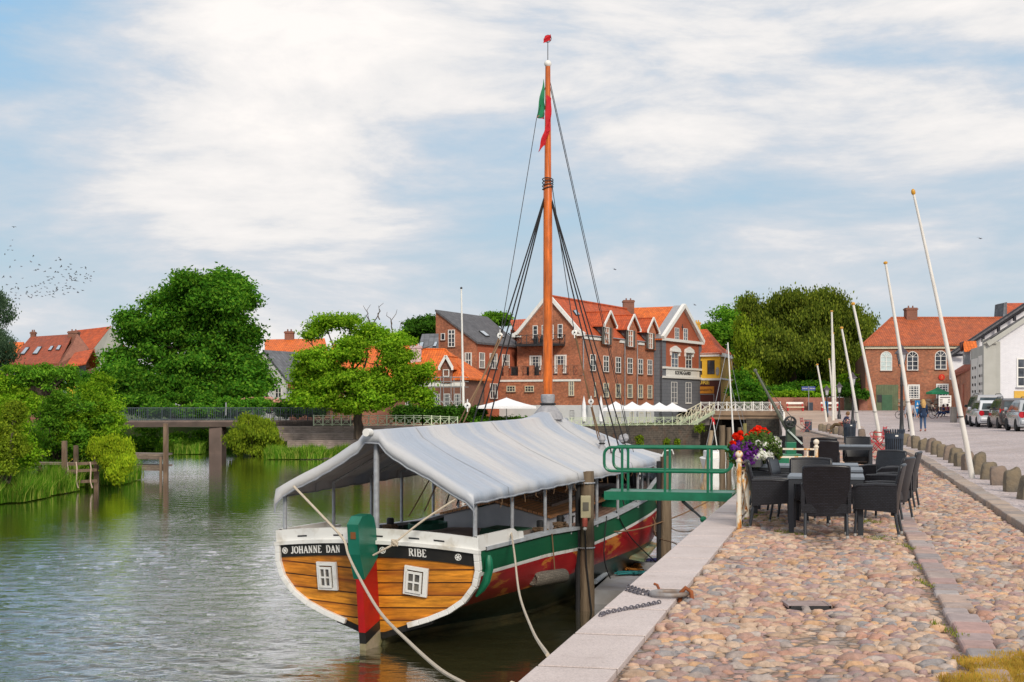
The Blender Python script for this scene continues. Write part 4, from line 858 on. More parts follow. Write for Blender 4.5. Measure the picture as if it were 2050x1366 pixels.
# wooden terrace steps
T_=thing('wooden_terrace','weathered grey wooden terrace steps leading down to the river','terrace',(-12,108,-2.3))
for i,(z,dy,pa,pb) in enumerate(((-.1,0,540,930),(-.62,-1.1,560,930),(-1.15,-2.2,575,800),(-1.65,-3.2,600,735))):
    a=P(pa,HY,110+dy-.3); b=P(pb,HY,113+dy); mb=MB(); mb.obox((a.x,a.y,z-.62),Vector((b.x-a.x,b.y-a.y,0)),(0,1.6,0),(0,0,.62)); mb.build('step',M['wood_steps'],T_)
# footbridge on the left
FB=thing('footbridge','long flat concrete footbridge with dark vertical bar railing on the left','footbridge',(-24,110,-2.3))
mb=MB(); zd=EZ-(842-HY)*111/F; xs=[(-36,106.5),(-30.8,108.5),(-24,110.3),(-18,111.3),(-13,111.5)]
mb.grid([[(x,y,zd),(x,y,zd-.12),(x,y+.25,zd-.5),(x,y+2.8,zd-.5),(x,y+3,zd)] for x,y in xs],0,True); mb.build('deck',pm('bridge_concrete',(.20,.15,.13),.85,(.13,.10,.09),.8),FB)
mb=MB(); mb.obox((-24.0,110.8,-3),(1.0,0,0),(0,1.8,0),(0,0,zd+2.5)); mb.build('pier',pm('pier_concrete',(.16,.115,.10),.9,(.10,.075,.065),.7),FB)
mb=MB(); 
for off in (.1,2.8):
    for (x,y),(x2,y2) in zip(xs,xs[1:]):
        mb.bar((x,y+off,zd+1.0),(x2,y2+off,zd+1.0),.06,.05); mb.bar((x,y+off,zd+.1),(x2,y2+off,zd+.1),.05,.04)
        n=int(abs(x2-x)/.14)
        for i in range(n): f_=i/n; X_=x+(x2-x)*f_; Y_=y+(y2-y)*f_+off; w_=.022 if i%12 else .06; mb.box(X_-w_/2,X_+w_/2,Y_-.01,Y_+.01,zd,zd+1.0)
mb.build('railing',pm('blue_grey_steel',(.055,.075,.095),.5),FB)
mb=MB()
for (a,b) in ((540,585),(585,628)): 
    pa=P(a,HY,111.5); pb=P(b,HY,110.8); n=16
    mb.bar((pa.x,pa.y,.85),(pb.x,pb.y,.85),.06,.05)
    for i in range(n+1): p=pa.lerp(pb,i/n); mb.box(p.x-.015,p.x+.015,p.y-.01,p.y+.01,-.1,.85)
mb.build('bar_fence',M['dark_metal'],label='short dark bar fence between footbridge and pale green fence',cat='fence')
mb=MB(); mb.obox(P(452.7,790,112.5)-Vector((0,0,1.5)),(.35,0,0),(0,.3,0),(0,0,1.6)); 
# road bridge
RB=thing('road_bridge','low stone road bridge with white cross railings over the dark river opening','bridge',(24,150,-2.3))
a=Vector(wpx(1403,152)+(0,)); b=Vector(wpx(1562,147.5)+(0,)); WB=Wall(a,b)
def zb(y): return WB.hit(1480,y)[1]
mb=MB(); WB.bx(mb,-.2,WB.len+1,zb(832),zb(823),-8,.1); WB.bx(mb,-.2,WB.len,zb(840),zb(832),-8,-.05); mb.build('deck',pm('bridge_stone',(.36,.25,.17),.9,(.25,.17,.12),.9),RB)
mb=MB(); s0=WB.hit(1493,850)[0]; WB.bx(mb,s0,WB.len+.4,-4,zb(838),-8,-.02); WB.bx(mb,-1.5,WB.hit(1424,850)[0],-4,zb(840),-8,-3); mb.build('abutment',M['stone'],RB,label='dark stone abutment behind the flowers')
mb=MB(); railing(mb,WB.pt(0,zb(823),0),WB.pt(WB.len,zb(823),0),.92,9,w_=.07,post=.11,double=True); railing(mb,WB.pt(0,zb(823),-7.6),WB.pt(WB.len,zb(823),-7.6),.92,9,w_=.06,post=.1,double=True); mb.build('railing',M['white'],RB)
mb=MB(); c0=WB.pt(WB.len,zb(823),0); prev=c0
for y in (139,130,121,112,103,95): q=Vector((xe(y)+.15,y,interp(y,TY)+.02)); railing(mb,prev,q,.95,2,w_=.07,post=.11); prev=q
mb.build('white_fence',M['white'],label='white cross panel fence running from bridge corner along the far quay edge',cat='fence')
mb=MB(); s0,s1,z0,z1=WB.rect(1399,827,1422,851); WB.bx(mb,s0,s1,z0,z1,.2,1.6); mb.build('timber_box',plankm('pale_boards',(.30,.26,.24),(.24,.21,.20),(.10,.08,.08),.2,6,axis='v',rough=.85),label='grey boarded timber box hanging under the bridge steps',cat='timber box')
ST=thing('bridge_stairs','pale green staircase from the bridge down to the umbrella terrace','stairs',(21,146,-.5))
t0=P(1430,825,150); t1=P(1384,851,143.5)
mb=MB(); mb.bar(t0,t1,.12,.35); t0b=t0+Vector((-1.4,.6,0)); t1b=t1+Vector((-1.4,.6,0)); mb.bar(t0b,t1b,.12,.35); mb.build('stringer',M['cream_green'],ST)
mb=MB()
for i in range(10): p=t0.lerp(t1,(i+.5)/10); mb.obox(p+Vector((-1.3,-.0,0)),(1.25,0,0),(0,.6,0),(0,0,.05))
mb.build('tread',M['wood_grey'],ST)
for u0,u1 in ((t0,t1),(t0b,t1b)):
    mb=MB(); up=Vector((0,0,.95)); mb.bar(u0+up,u1+up,.07,.07)
    for i in range(6): p=u0.lerp(u1,i/5); mb.bar(p,p+up,.07,.07,up=(1,0,0)); 
    for i in range(5): p=u0.lerp(u1,i/5); q=u0.lerp(u1,(i+1)/5); mb.bar(p+Vector((0,0,.1)),q+up*.9,.045,.045); mb.bar(p+up*.9,q+Vector((0,0,.1)),.045,.045)
    mb.build('handrail',M['cream'],ST)
# ================= the wooden tour boat =================
TH=R(22); BD=Vector((math.sin(TH),math.cos(TH),0)); BR=Vector((math.cos(TH),-math.sin(TH),0)); S0=Vector((-2.15,22.9,-2.3))
def B(s,r,h): return S0+BD*s+BR*r+Vector((0,0,h))
RS=[(-.6,.02),(0,.05),(.2,.12),(.34,.5),(.46,.9),(.62,1.28),(.8,1.55),(1.05,1.75),(1.3,1.82),(1.7,1.80)]
RM=[(-.6,.02),(-.3,.7),(0,1.10),(.3,1.42),(.6,1.64),(.9,1.75),(1.2,1.78),(2.4,1.78)]
LH=[(-.6,12.2),(0,13.0),(.6,13.6),(1.2,14.1),(2.3,14.75)]
HS=[(-1,1.60),(3,1.60),(5,1.54),(7,1.63),(9,1.79),(12,1.96),(16,2.10)]
def sm(x): x=min(1,max(0,x)); return x*x*(3-2*x)
def hR(s,h):
    t=sm(s/4.5); r=interp(h,RS)*(1-t)+interp(h,RM)*t; l=interp(h,LH); x=(s-7.6)/(l-7.6)
    if x>0: r*=max(0,1-min(1,x)**2.5)**.72
    return r
def trs(r,h): return -.12*(h-.2)-.10*(1-min(1,abs(r)/1.8))
BO=thing('wooden_tour_boat','old wooden boat with grey canvas canopy, orange plank stern and red green hull','boat',tuple(S0))
woodm=plankm('varnished_planks',(.74,.30,.026),(.58,.20,.016),(.05,.014,.004),.205,9,.012,rough=.34,grain=1.25,streak=(1.3,11),weather=(.30,.075,.012))
def paintm(name,c,wear,lo=.60,hi=.66,rough=.35,scale=1.1,dirt=.25):
    m,t,b=newmat(name); uv=coord(t,'UV'); mm=N(t,'ShaderNodeMapping'); mm.inputs['Scale'].default_value=(.8,3.2,1); L(t,uv,mm.inputs[0])
    n=noise(t,mm.outputs[0],scale,8,.62); n2=noise(t,uv,.9,5)
    cc=mixc(t,ramp(t,[(lo,0),(hi,1)],n).outputs[0],c,wear); cc=mixc(t,1,cc,ramp(t,[(.3,1-dirt),(.7,1+dirt*.6)],n2).outputs[0],'MULTIPLY')
    k=N(t,'ShaderNodeSeparateXYZ'); L(t,uv,k.inputs[0]); ln=ramp(t,[(0,.62),(.06,1)],mth(t,'FRACT',mth(t,'DIVIDE',k.outputs[1],.17))).outputs[0]
    cc=mixc(t,1,cc,ln,'MULTIPLY'); L(t,cc,b.inputs['Base Color']); b.inputs['Roughness'].default_value=rough; bump(t,b,ln,.25,.008); return m
OR=(.60,.20,.035)
mg=paintm('hull_green',(.008,.105,.048),(.50,.20,.03),.70,.72); mr=paintm('hull_red',(.38,.010,.016),OR,.56,.60,scale=1.0); mdk=paintm('hull_bottom',(.012,.024,.018),(.06,.05,.03),.5,.7); mw=pm('hull_white',(.74,.74,.72),.4,(.55,.52,.46),3.5,lo=.52,hi=.70)
mslime=pm('hull_slime',(.10,.08,.03),.8,(.05,.055,.025),3)
rows_h=[lambda s,H:H, lambda s,H:H-.17, lambda s,H:H-.35, lambda s,H:H-.41, lambda s,H:.55*(H-.41)+.45*.66, lambda s,H:.62+.02*s,lambda s,H:.40,lambda s,H:.24,lambda s,H:.10,lambda s,H:0,lambda s,H:-.3,lambda s,H:-.6]
matr=[0,0,1,2,2,3,3,3,4,4,4]
mb=MB(); NS=44
for sg in (1,-1):
    rows=[]
    for k,fh in enumerate(rows_h):
        row=[]
        for i in range(NS+1):
            t=i/NS; s=t*15.2
            for _ in range(4): H=interp(s,HS); h=fh(s,H); s=t*interp(h,LH)
            r=hR(s,h); s2=s+(trs(r,h) if i==0 else trs(r,h)*max(0,1-s/1.0))
            if i==0: r=interp(h,RS)
            row.append(B(s2,sg*max(r,.04),h))
        rows.append(row)
    mb.grid(rows if sg==1 else [r[::-1] for r in rows],lambda i,j:matr[i])
hull=mb.build('hull',[mg,mw,mr,mdk,mslime],BO,smooth=True,angle=50,uvf=lambda p:((p[0]-S0.x)*BD.x+(p[1]-S0.y)*BD.y,p[2]))
# transom
def hb(r): return 1.575+.10*(1-(r/1.8)**2)
def TP(r,h,o=0): return B(trs(r,h)-o,r,h)
mb=MB(); n=30; top=[];bot=[]
for i in range(n+1):
    r=-1.79+3.58*i/n; ra=abs(r)
    lo=interp(ra,[(b_,a_) for a_,b_ in RS if a_>=.2 and a_<=1.3]); top.append((r,hb(r))); bot.append((r,lo))
mb.grid([[TP(r,a+(b_-a)*k/8,.02) for (r,a),(_,b_) in zip(bot,top)] for k in range(9)])
mb.build('transom',woodm,BO,uvf=lambda p:((p[0]-S0.x)*BR.x+(p[1]-S0.y)*BR.y,(p[2]-S0.z)-.045*abs((p[0]-S0.x)*BR.x+(p[1]-S0.y)*BR.y)))
def strip(mb,f0,f1,r0,r1,o0,o1,n=16,m=0):
    rr=[r0+(r1-r0)*i/n for i in range(n+1)]
    mb.grid([[TP(r,f0(r),o0) for r in rr],[TP(r,f0(r),o1) for r in rr],[TP(r,f1(r),o1) for r in rr],[TP(r,f1(r),o0) for r in rr],[TP(r,f0(r),o0) for r in rr]],m)
    for r in (r0,r1): mb.face([TP(r,f0(r),o0),TP(r,f0(r),o1),TP(r,f1(r),o1),TP(r,f1(r),o0)],m)
mb=MB()
strip(mb,lambda r:hb(r)-.215,hb,-1.76,-.16,.02,.045); strip(mb,lambda r:hb(r)-.215,hb,.10,1.76,.02,.045)
nbm=pm('black_board',(.012,.012,.012),.4,(.02,.018,.016),5); nb=mb.build('name_board',nbm,BO)
mb=MB(); strip(mb,lambda r:hb(r)-.005,lambda r:hb(r)+.055,-1.86,1.86,.0,.10); strip(mb,lambda r:hb(r)+.055,lambda r:hb(r)+.245,-1.84,1.84,-.02,.05)
tr=mb.build('stern_rail',mw,BO)
mb=MB()
for r in (-1.32,-.62,.12,.75,1.18): strip(mb,lambda q:hb(q)+.11,lambda q:hb(q)+.135,r-.09,r+.09,.045,.056,3)
mb.build('rail_slot',M['dark_metal'],tr)
mb=MB(); lo_=lambda r: interp(abs(r),[(b_,a_) for a_,b_ in RS if a_>=.2 and a_<=1.3]); strip(mb,lambda r:lo_(r)-.09,lambda r:lo_(r)+.015,-.75,-.07,-.02,.035,10); strip(mb,lambda r:lo_(r)-.09,lambda r:lo_(r)+.015,.07,1.0,-.02,.035,12); mb.build('tarred_lip',nbm,BO)
# curved white edge trim
for sg in (-1,1):
    mb=MB(); pts=[(interp(h,RS)+(.0),h) for h in (.36,.42,.48,.55,.62,.70,.8,.92,1.05,1.18,1.3,1.45,1.58)]
    for (r0,h0),(r1,h1) in zip(pts,pts[1:]):
        a=TP(sg*r0,h0,.04); b_=TP(sg*r1,h1,.04); mb.bar(a,b_,.09,.11,up=BD)
    mb.build('stern_edge_trim',mw,BO,bevel=.01)
# green side pads at the stern quarter
for sg,h0 in ((1,.85),(-1,.72)):
    mb=MB(); mb.tube([B(.10,sg*(hR(.1,h)+.07),h) for h in (h0,h0+.12,1.1,1.3,1.45,1.52)],[.02,.055,.07,.07,.06,.03],8); mb.build('quarter_fender',M['green_paint'],BO,smooth=True)
# stern windows
def swin(rc,hc,w_,h_,tilt):
    c=TP(rc,hc,.03); ax=(TP(rc+.2,hc)-TP(rc-.2,hc)).normalized(); up=(TP(rc,hc+.2)-TP(rc,hc-.2)).normalized(); n=-(ax.cross(up)); 
    if n.dot(-BD)<0: n=-n
    q=Matrix.Rotation(tilt,3,n); ax=q@ax; up=q@up
    def bx(mb,x0,x1,y0,y1,o0,o1,m=0): mb.obox(c+ax*x0+up*y0+n*o0,ax*(x1-x0),up*(y1-y0),n*(o1-o0),m)
    mb=MB(); bx(mb,-w_/2,w_/2,h_/2-.06,h_/2,0,.05); bx(mb,-w_/2,w_/2,-h_/2,-h_/2+.04,0,.05); bx(mb,-w_/2,-w_/2+.05,-h_/2+.04,h_/2-.06,0,.05); bx(mb,w_/2-.08,w_/2,-h_/2+.04,h_/2-.06,0,.05)
    f=mb.build('stern_window',mw,BO,bevel=.004)
    x0,x1,y0,y1=-w_/2+.05,w_/2-.095,-h_/2+.045,h_/2-.08
    mb=MB()
    for a,b_ in ((x0,x0+.035),(x1-.035,x1),((x0+x1)/2-.012,(x0+x1)/2+.012)): bx(mb,a,b_,y0,y1,.045,.075)
    for a,b_ in ((y0,y0+.035),(y1-.035,y1),((y0+y1)/2-.012,(y0+y1)/2+.012)): bx(mb,x0+.035,x1-.035,a,b_,.044,.073)
    mb.build('sash',mw,f)
    mb=MB(); bx(mb,x0+.01,x1-.01,y0+.01,y1-.01,.02,.05); bx(mb,x1,w_/2-.08,y0,y1,.005,.01); mb.build('pane',pm('cabin_glass',(.05,.05,.055),.1,(.16,.15,.13),7),f)
swin(-.87,1.10,.38,.47,R(1)); swin(.745,1.09,.41,.47,R(-7))
# serif lettering
GL={'J':([[(.30,1),(.30,.18),(.22,.04),(.10,.02),(.02,.14)]],[(.16,.44,1)],.46),
 'O':([[(.35+.30*math.cos(2*PI*k/14),.5+.49*math.sin(2*PI*k/14)) for k in range(15)]],[],.74),
 'H':([[(.14,0),(.14,1)],[(.58,0),(.58,1)],[(.14,.5),(.58,.5)]],[(.02,.26,0),(.02,.26,1),(.46,.70,0),(.46,.70,1)],.74),
 'A':([[(.08,0),(.36,1)],[(.36,1),(.64,0)],[(.19,.34),(.53,.34)]],[(-.02,.18,0),(.52,.76,0)],.74),
 'N':([[(.14,0),(.14,1)],[(.14,1),(.58,0)],[(.58,0),(.58,1)]],[(.02,.26,0),(.02,.18,1),(.48,.70,1)],.74),
 'E':([[(.14,0),(.14,1)],[(.14,1),(.52,1)],[(.14,.52),(.42,.52)],[(.14,0),(.54,0)],[(.52,1),(.52,.84)],[(.54,0),(.54,.18)]],[(.02,.2,0),(.02,.2,1)],.62),
 'D':([[(.14,0),(.14,1)],[(.14,1),(.36,1),(.56,.84),(.64,.5),(.56,.16),(.36,0),(.14,0)]],[(.02,.2,0),(.02,.2,1)],.72),
 'R':([[(.14,0),(.14,1)],[(.14,1),(.40,1),(.52,.90),(.52,.66),(.40,.54),(.14,.54)],[(.34,.54),(.60,0)]],[(.02,.26,0),(.02,.2,1),(.54,.72,0)],.70),
 'I':([[(.16,0),(.16,1)]],[(.04,.28,0),(.04,.28,1)],.34),
 'B':([[(.14,0),(.14,1)],[(.14,1),(.40,1),(.52,.90),(.52,.64),(.40,.54),(.14,.54)],[(.40,.54),(.58,.42),(.58,.12),(.42,0),(.14,0)]],[(.02,.2,0),(.02,.2,1)],.68)}
def letters(s_,r0,r1,hh,hoff,name):
    wt=sum(GL[c][2] if c!=' ' else .62 for c in s_)+.07*(len(s_)-1); k=(r1-r0)/wt; x=r0; mb=MB()
    for c in s_:
        if c==' ': x+=.69*k; continue
        st,se,w_=GL[c]
        def pp(q): r=x+q[0]*k; return TP(r,hb(r)-hoff+(q[1]-.5)*hh,.048)
        for pl in st:
            for a,b_ in zip(pl,pl[1:]):
                vert=abs(b_[1]-a[1])>.35 and abs(b_[0]-a[0])<.5; thin=(c in 'N' and abs(a[0]-b_[0])<.01) or (c=='A' and pl[0]==(.08,0)) or not vert
                if c in 'ODRBJ' and not (a[0]==b_[0]==.14): thin=abs(a[1]-b_[1])<.12
                mb.bar(pp(a),pp(b_),.012 if thin else .021,.006,up=-BD)
        for a,b_,y in se: mb.bar(pp((a,y)),pp((b_,y)),.010,.006,up=-BD)
        x+=(w_+.07)*k
    mb.build(name,mw,nb)
letters('JOHANNE DAN',-1.56,-.60,.115,.105,'ship_name'); letters('RIBE',.645,.95,.115,.105,'home_port')
for r in (-1.68,.19,1.49):
    mb=MB(); cc=[]; hc=hb(r)-.105
    mb.tube([TP(r+.05*math.cos(2*PI*k/12),hc+.05*math.sin(2*PI*k/12),.05) for k in range(12)],.007,5,closed=True)
    for k in range(3): a=PI*k/3+.3; mb.bar(TP(r+.045*math.cos(a),hc+.045*math.sin(a),.052),TP(r-.045*math.cos(a),hc-.045*math.sin(a),.052),.014,.006,up=-BD)
    mb.build('rosette',mw,nb)
# rudder
def slab(mb,prof,w_,m=0): mb.prism([B(s,-w_/2,h) for s,h in prof],BR*w_,m)
mb=MB(); slab(mb,[(-.24,1.46),(-.74,1.14),(-.64,.28),(-.05,.44)],.12,0); rud=mb.build('rudder',pm('rudder_red',(.42,.008,.008),.38,(.33,.008,.010),3),BO,bevel=.012)
mb=MB(); slab(mb,[(-.05,.437),(-.64,.277),(-.62,.10),(-.03,.30)],.115,0); mb.build('rudder_band',nbm,rud)
mb=MB(); slab(mb,[(-.03,.297),(-.62,.097),(-.60,-.25),(-.25,-.12),(.0,.1)],.11,0); mb.build('rudder_foot',pm('mossy_wood',(.30,.25,.18),.85,(.16,.15,.05),5),rud)
mb=MB(); slab(mb,[(-.34,1.90),(-.42,2.10),(-.54,2.17),(-.82,2.15),(-.96,2.03),(-.90,1.55),(-.74,1.145),(-.45,1.33),(-.26,1.48)],.20,0); hd_=mb.build('rudder_head',pm('head_green',(.010,.15,.105),.3,(.008,.11,.06),2),rud,bevel=.02)
mb=MB(); mb.obox(B(-.925,-.045,1.80),-BD*.02,BR*.09,(0,0,.12)); slab(mb,[(-.35,1.45),(-.05,1.45),(-.05,1.85),(-.35,1.85)],.18,1); mb.build('tiller_socket',[pm('bare_wood',(.20,.07,.02),.8),M['green_paint']],hd_)
mb=MB(); slab(mb,[(-.12,1.5),(-.0,.4),(.12,.4),(.12,1.5)],.20,0); mb.build('sternpost',pm('post_red',(.30,.008,.008),.4),BO)
mb=MB(); slab(mb,[(0,.42),(-.05,.1),(.0,-.5),(2.5,-.5),(2.5,.2)],.2); mb.build('keel',mslime,BO)
# deck
mb=MB(); ss=[.02+14.3*i/40 for i in range(41)]
mb.grid([[B(s,f_*max(.03,hR(s,interp(s,HS)-.1)-.03),interp(s,HS)-.10+.05*(1-f_*f_)) for f_ in (-1,-.5,0,.5,1)] for s in ss])
deckm=plankm('deck_planks',(.31,.19,.14),(.25,.15,.115),(.02,.012,.01),.11,5,.006,rough=.6,grain=.8)
buv=lambda p:((p[0]-S0.x)*BD.x+(p[1]-S0.y)*BD.y,(p[0]-S0.x)*BR.x+(p[1]-S0.y)*BR.y)
mb.build('deck',deckm,BO,uvf=buv)
capm=pm('rail_grey_white',(.46,.50,.55),.5,(.36,.38,.40),3)
for sg in (1,-1):
    mb=MB(); rows=[]
    for i in range(40):
        s=.1+14.45*i/39; h=interp(s,HS); r=max(.05,hR(s,h)); rows.append([B(s,sg*(r+.04),h-.01),B(s,sg*(r+.04),h+.05),B(s,sg*max(0,r-.13),h+.05),B(s,sg*max(0,r-.13),h-.01)])
    mb.grid(rows,0,True); mb.build('cap_rail',capm,BO)
    mb=MB(); rows=[]
    for i in range(10):
        s=-.2+2.0*i/9; h=interp(s,HS)+.05; r=hR(max(s,0),1.6); rows.append([B(s,sg*(r+.02),h-.05),B(s,sg*(r+.0),h+.19-(.08 if i>7 else 0)),B(s,sg*(r-.06),h+.19-(.08 if i>7 else 0)),B(s,sg*(r-.04),h-.05)])
    mb.grid(rows,0,True); mb.face(rows[-1]); mb.build('white_bulwark',mw,BO)
    mb=MB(); rows=[]
    for i in range(24):
        s=8.5+6.0*i/23; h=interp(s,HS)+.05; r=max(.03,hR(s,h)); u_=.26*sm((s-8.5)/2.5); rows.append([B(s,sg*(r),h),B(s,sg*(r+.02),h+u_),B(s,sg*max(0,r-.09),h+u_),B(s,sg*max(0,r-.05),h)])
    mb.grid(rows,lambda i,j:0 if j==0 else 1,True); mb.build('fore_bulwark',[mg,capm],BO)
# hatch trunk
tm=plankm('hatch_planks',(.66,.31,.13),(.56,.26,.10),(.05,.02,.01),.10,6,.006,rough=.45,grain=.8)
mb=MB(); s0,s1,rr=4.9,7.55,1.12
def th(s,r): return interp(s,HS)+.20+.26*(1-abs(r)/rr)
mb.prism([B(s0,r,1.40) for r in (-rr,rr)]+[B(s0,r,th(s0,r)-.03) for r in (rr,0,-rr)],BD*(s1-s0)); hk=mb.build('hatch_trunk',pm('trunk_white',(.62,.63,.66),.5,(.50,.52,.56),2),BO)
mb=MB()
for sg in (-1,1): mb.prism([B(s0-.08,sg*(rr+.06),th(s0,rr)-.02),B(s0-.08,0,th(s0,0)),B(s1+.6,0,th(s1,0)),B(s1+.6,sg*(rr+.06),th(s1,rr)-.02)],(0,0,.05))
mb.build('hatch_cover',tm,BO,uvf=buv)
mb=MB()
for s,r in ((5.6,1.13),(6.2,1.13),(7.0,1.13)): mb.bar(B(s,r,1.52),B(s,r,1.66),.03,.03,up=BD); mb.bar(B(s,r,1.66),B(s+.1,r,1.66),.03,.03)
mb.build('trunk_handle',M['dark_metal'],BO)
mb=MB(); a=B(5.55,.25,0); 
lad=[]
def lp(s,r): return B(s,r,th(s,r)+.06)
for r in (.25,.85): mb.bar(lp(5.7,r),lp(7.4,r),.05,.07)
for k in range(8): s=5.85+.2*k; mb.bar(lp(s,.25),lp(s,.85),.035,.035)
tag(mb.build('ladder',pm('ladder_wood',(.26,.19,.15),.7,(.2,.14,.11),5),None),'short wooden ladder lying flat on the brown hatch cover of the boat','ladder')
mb=MB(); mb.prism([B(3.0,.45,1.53),B(3.0,1.25,1.53),B(3.0,1.2,1.64),B(3.0,.5,1.66)],BD*.75); tag(mb.build('deck_hatch',pm('lid_green',(.012,.075,.035),.45),BO,bevel=.03))
mb=MB(); mb.obox(B(2.75,1.0,1.5),BD*.9,BR*.3,(0,0,.12)); mb.build('hatch_block',pm('grey_block',(.22,.18,.16),.8),BO)
mb=MB(); 
for i in range(4): mb.tube([B(3.9+.5*math.cos(2*PI*k/16),-1.0+.33*math.sin(2*PI*k/16),1.56+.025*i) for k in range(16)],.022,5,closed=True)
tag(mb.build('hose_coil',pm('green_hose',(.015,.12,.07),.5),None),'coiled green hose lying on the stern deck of the wooden boat','hose')
# bitts with rope turns
ropem=pm('hemp_rope',(.20,.13,.08),.9,(.13,.085,.05),30)
for s,r in ((2.2,-1.55),(2.9,-1.3),(3.4,1.5),(4.6,1.45)):
    mb=MB(); mb.lathe([(.07,0),(.07,.34),(.05,.36)],B(s,r,1.45),10); bt=mb.build('bitt',M['dark_metal'],BO,smooth=True)
    mb=MB(); pts=[]
    for k in range(80): a=2*PI*k/10; q=.10+.035*math.sin(k*1.7); pts.append(B(s,r,1.56+.014*(k/10)+.01*math.sin(k))+Vector((q*math.cos(a),q*math.sin(a),0)))
    mb.tube(pts,.018,5); mb.build('rope_turns',ropem,bt,smooth=True)
mb=MB(); mb.obox(B(8.6,.95,1.65),BD*1.1,BR*.55,(0,0,.32)); mb.build('green_locker',M['green_paint'],BO,bevel=.02)
mb=MB(); mb.lathe([(.16,0),(.16,.9)],B(12.2,-.45,2.15),12,axis=BR); mb.obox(B(12,-.6,1.9),BD*.4,BR*.12,(0,0,.5)); mb.obox(B(12,.5,1.9),BD*.4,BR*.12,(0,0,.5)); mb.build('windlass',M['dark_metal'],BO)
# mast
mastm=plankm('mast_wood',(.62,.135,.010),(.58,.12,.009),(.5,.12,.01),3,9,.0,rough=.3,axis='v',grain=1.2,streak=(12,1.2),bst=0)
MS=7.8; mb=MB(); mb.tube([B(MS,0,h) for h in (.5,3,6,8.6,8.7,9.5,11.2)],[.115,.11,.10,.095,.075,.07,.055],16); mast=mb.build('mast',mastm,BO,smooth=True,uvf=lambda p:(p[2],math.atan2(p[1]-(S0.y+BD.y*MS),p[0]-(S0.x+BD.x*MS))*.1))
mb=MB(); mb.ball(B(MS,0,11.26),.08,12); mb.build('mast_ball',M['white'],mast,smooth=True)
mb=MB(); mb.tube([B(MS,0,11.3),B(MS,0,11.85)],.009,5); mb.tube([B(MS,0,11.8)+BR*.08*math.cos(2*PI*k/12)+Vector((0,0,.08*math.sin(2*PI*k/12))) for k in range(12)],.008,5,closed=True); mb.build('wind_vane',M['dark_metal'],mast)
redc=pm('red_cloth',(.55,.012,.02),.7,(.45,.01,.02),6); grc=pm('green_cloth',(.01,.22,.09),.7)
def cloth(name,pts,mat,parent,th=.01,n=8,wav=.03):
    pts=[Vector(p) for p in pts]; mb=MB(); rows=[]
    for i in range(n+1):
        row=[]
        for j in range(5):
            u_,v_=i/n,j/4; p=pts[0].lerp(pts[3],u_).lerp(pts[1].lerp(pts[2],u_),v_); p+=BD*wav*math.sin(u_*9+v_*4)+Vector((0,0,wav*.4*math.sin(v_*6+u_*3))); row.append(p)
        rows.append(row)
    mb.grid(rows); mb.grid([[p+BD*th for p in r] for r in rows][::-1]); return mb.build(name,mat,parent,smooth=True)
dm_=30.1
cloth('vane_cloth',[P(1091,72,dm_),P(1103,69,dm_),P(1102,82,dm_),P(1087,86,dm_)],redc,mast,wav=.02)
cloth('pennant_green',[P(1088,158,dm_),P(1090.5,200,dm_),P(1089,238,dm_),P(1074,234,dm_)],grc,mast)
cloth('pennant_tip',[P(1075,233,dm_),P(1090,222,dm_),P(1089,239,dm_),P(1074,236,dm_)],pm('pink_cloth',(.55,.08,.11),.7),mast,wav=.01)
cloth('pennant_red',[P(1093,190,dm_-.15),P(1104,196,dm_-.15),P(1102,262,dm_-.15),P(1092,268,dm_-.15)],redc,mast)
cloth('pennant_tail',[P(1092,252,dm_-.15),P(1103,250,dm_-.15),P(1092,290,dm_-.15),P(1077,305,dm_-.15)],redc,mast)
mb=MB()
for h in (8.58,8.64,8.70,8.76): mb.tube([B(MS,0,h)+Vector((.115*math.cos(2*PI*k/12),.115*math.sin(2*PI*k/12),.03*math.sin(2*PI*k/12+h*9))) for k in range(12)],.012,5,closed=True)
mb.build('rigging_collar',M['dark_metal'],mast)
# rigging
def rope(name,a,b,r,mat,sag=0,n=10,parent=None,**k):
    a,b=Vector(a),Vector(b); mb=MB(); pts=[a.lerp(b,i/n)-Vector((0,0,sag*4*(i/n)*(1-i/n))) for i in range(n+1)]; mb.tube(pts,r,5); return mb.build(name,mat,parent,smooth=True,**k)
hd0=B(MS,0,8.62); blk=pm('tarred_rope',(.018,.018,.02),.7); brn=pm('brown_rope',(.22,.13,.07),.85)
bk1=P(1001,672,28.5); bk2=P(936,812,26.5)
for a,b_,r,m in ((hd0,B(6.3,-1.75,1.75),.016,blk),(hd0,B(6.9,-1.75,1.75),.016,blk),(hd0,B(7.5,-1.75,1.75),.016,blk),(hd0,B(7.7,1.75,1.8),.016,blk),(hd0,B(8.4,1.75,1.85),.016,blk),(hd0,B(9.1,1.72,1.85),.014,blk),
   (B(MS,0,11.0),P(1074,238,dm_),.006,M['dark_metal']),(P(1074,238,dm_),bk1,.008,M['dark_metal']),(bk1,B(5.2,-1.7,1.75),.015,brn),(bk1+BR*.05,bk2,.015,brn),(bk2,B(4.6,-1.75,1.7),.013,brn),
   (B(MS,0,11.1),B(9.6,1.6,1.9),.007,M['dark_metal']),(B(MS,0,11.0),B(14.3,0,2.2),.009,M['dark_metal']),(hd0+BR*.1,P(1150,666,29.5),.009,M['dark_metal']),(P(1150,666,29.5),P(1202,880,30.5),.015,brn),(P(1152,666,29.5),P(1198,880,30.5),.013,brn)):
    rope('shroud',a,b_,r,m,.05,parent=mast)
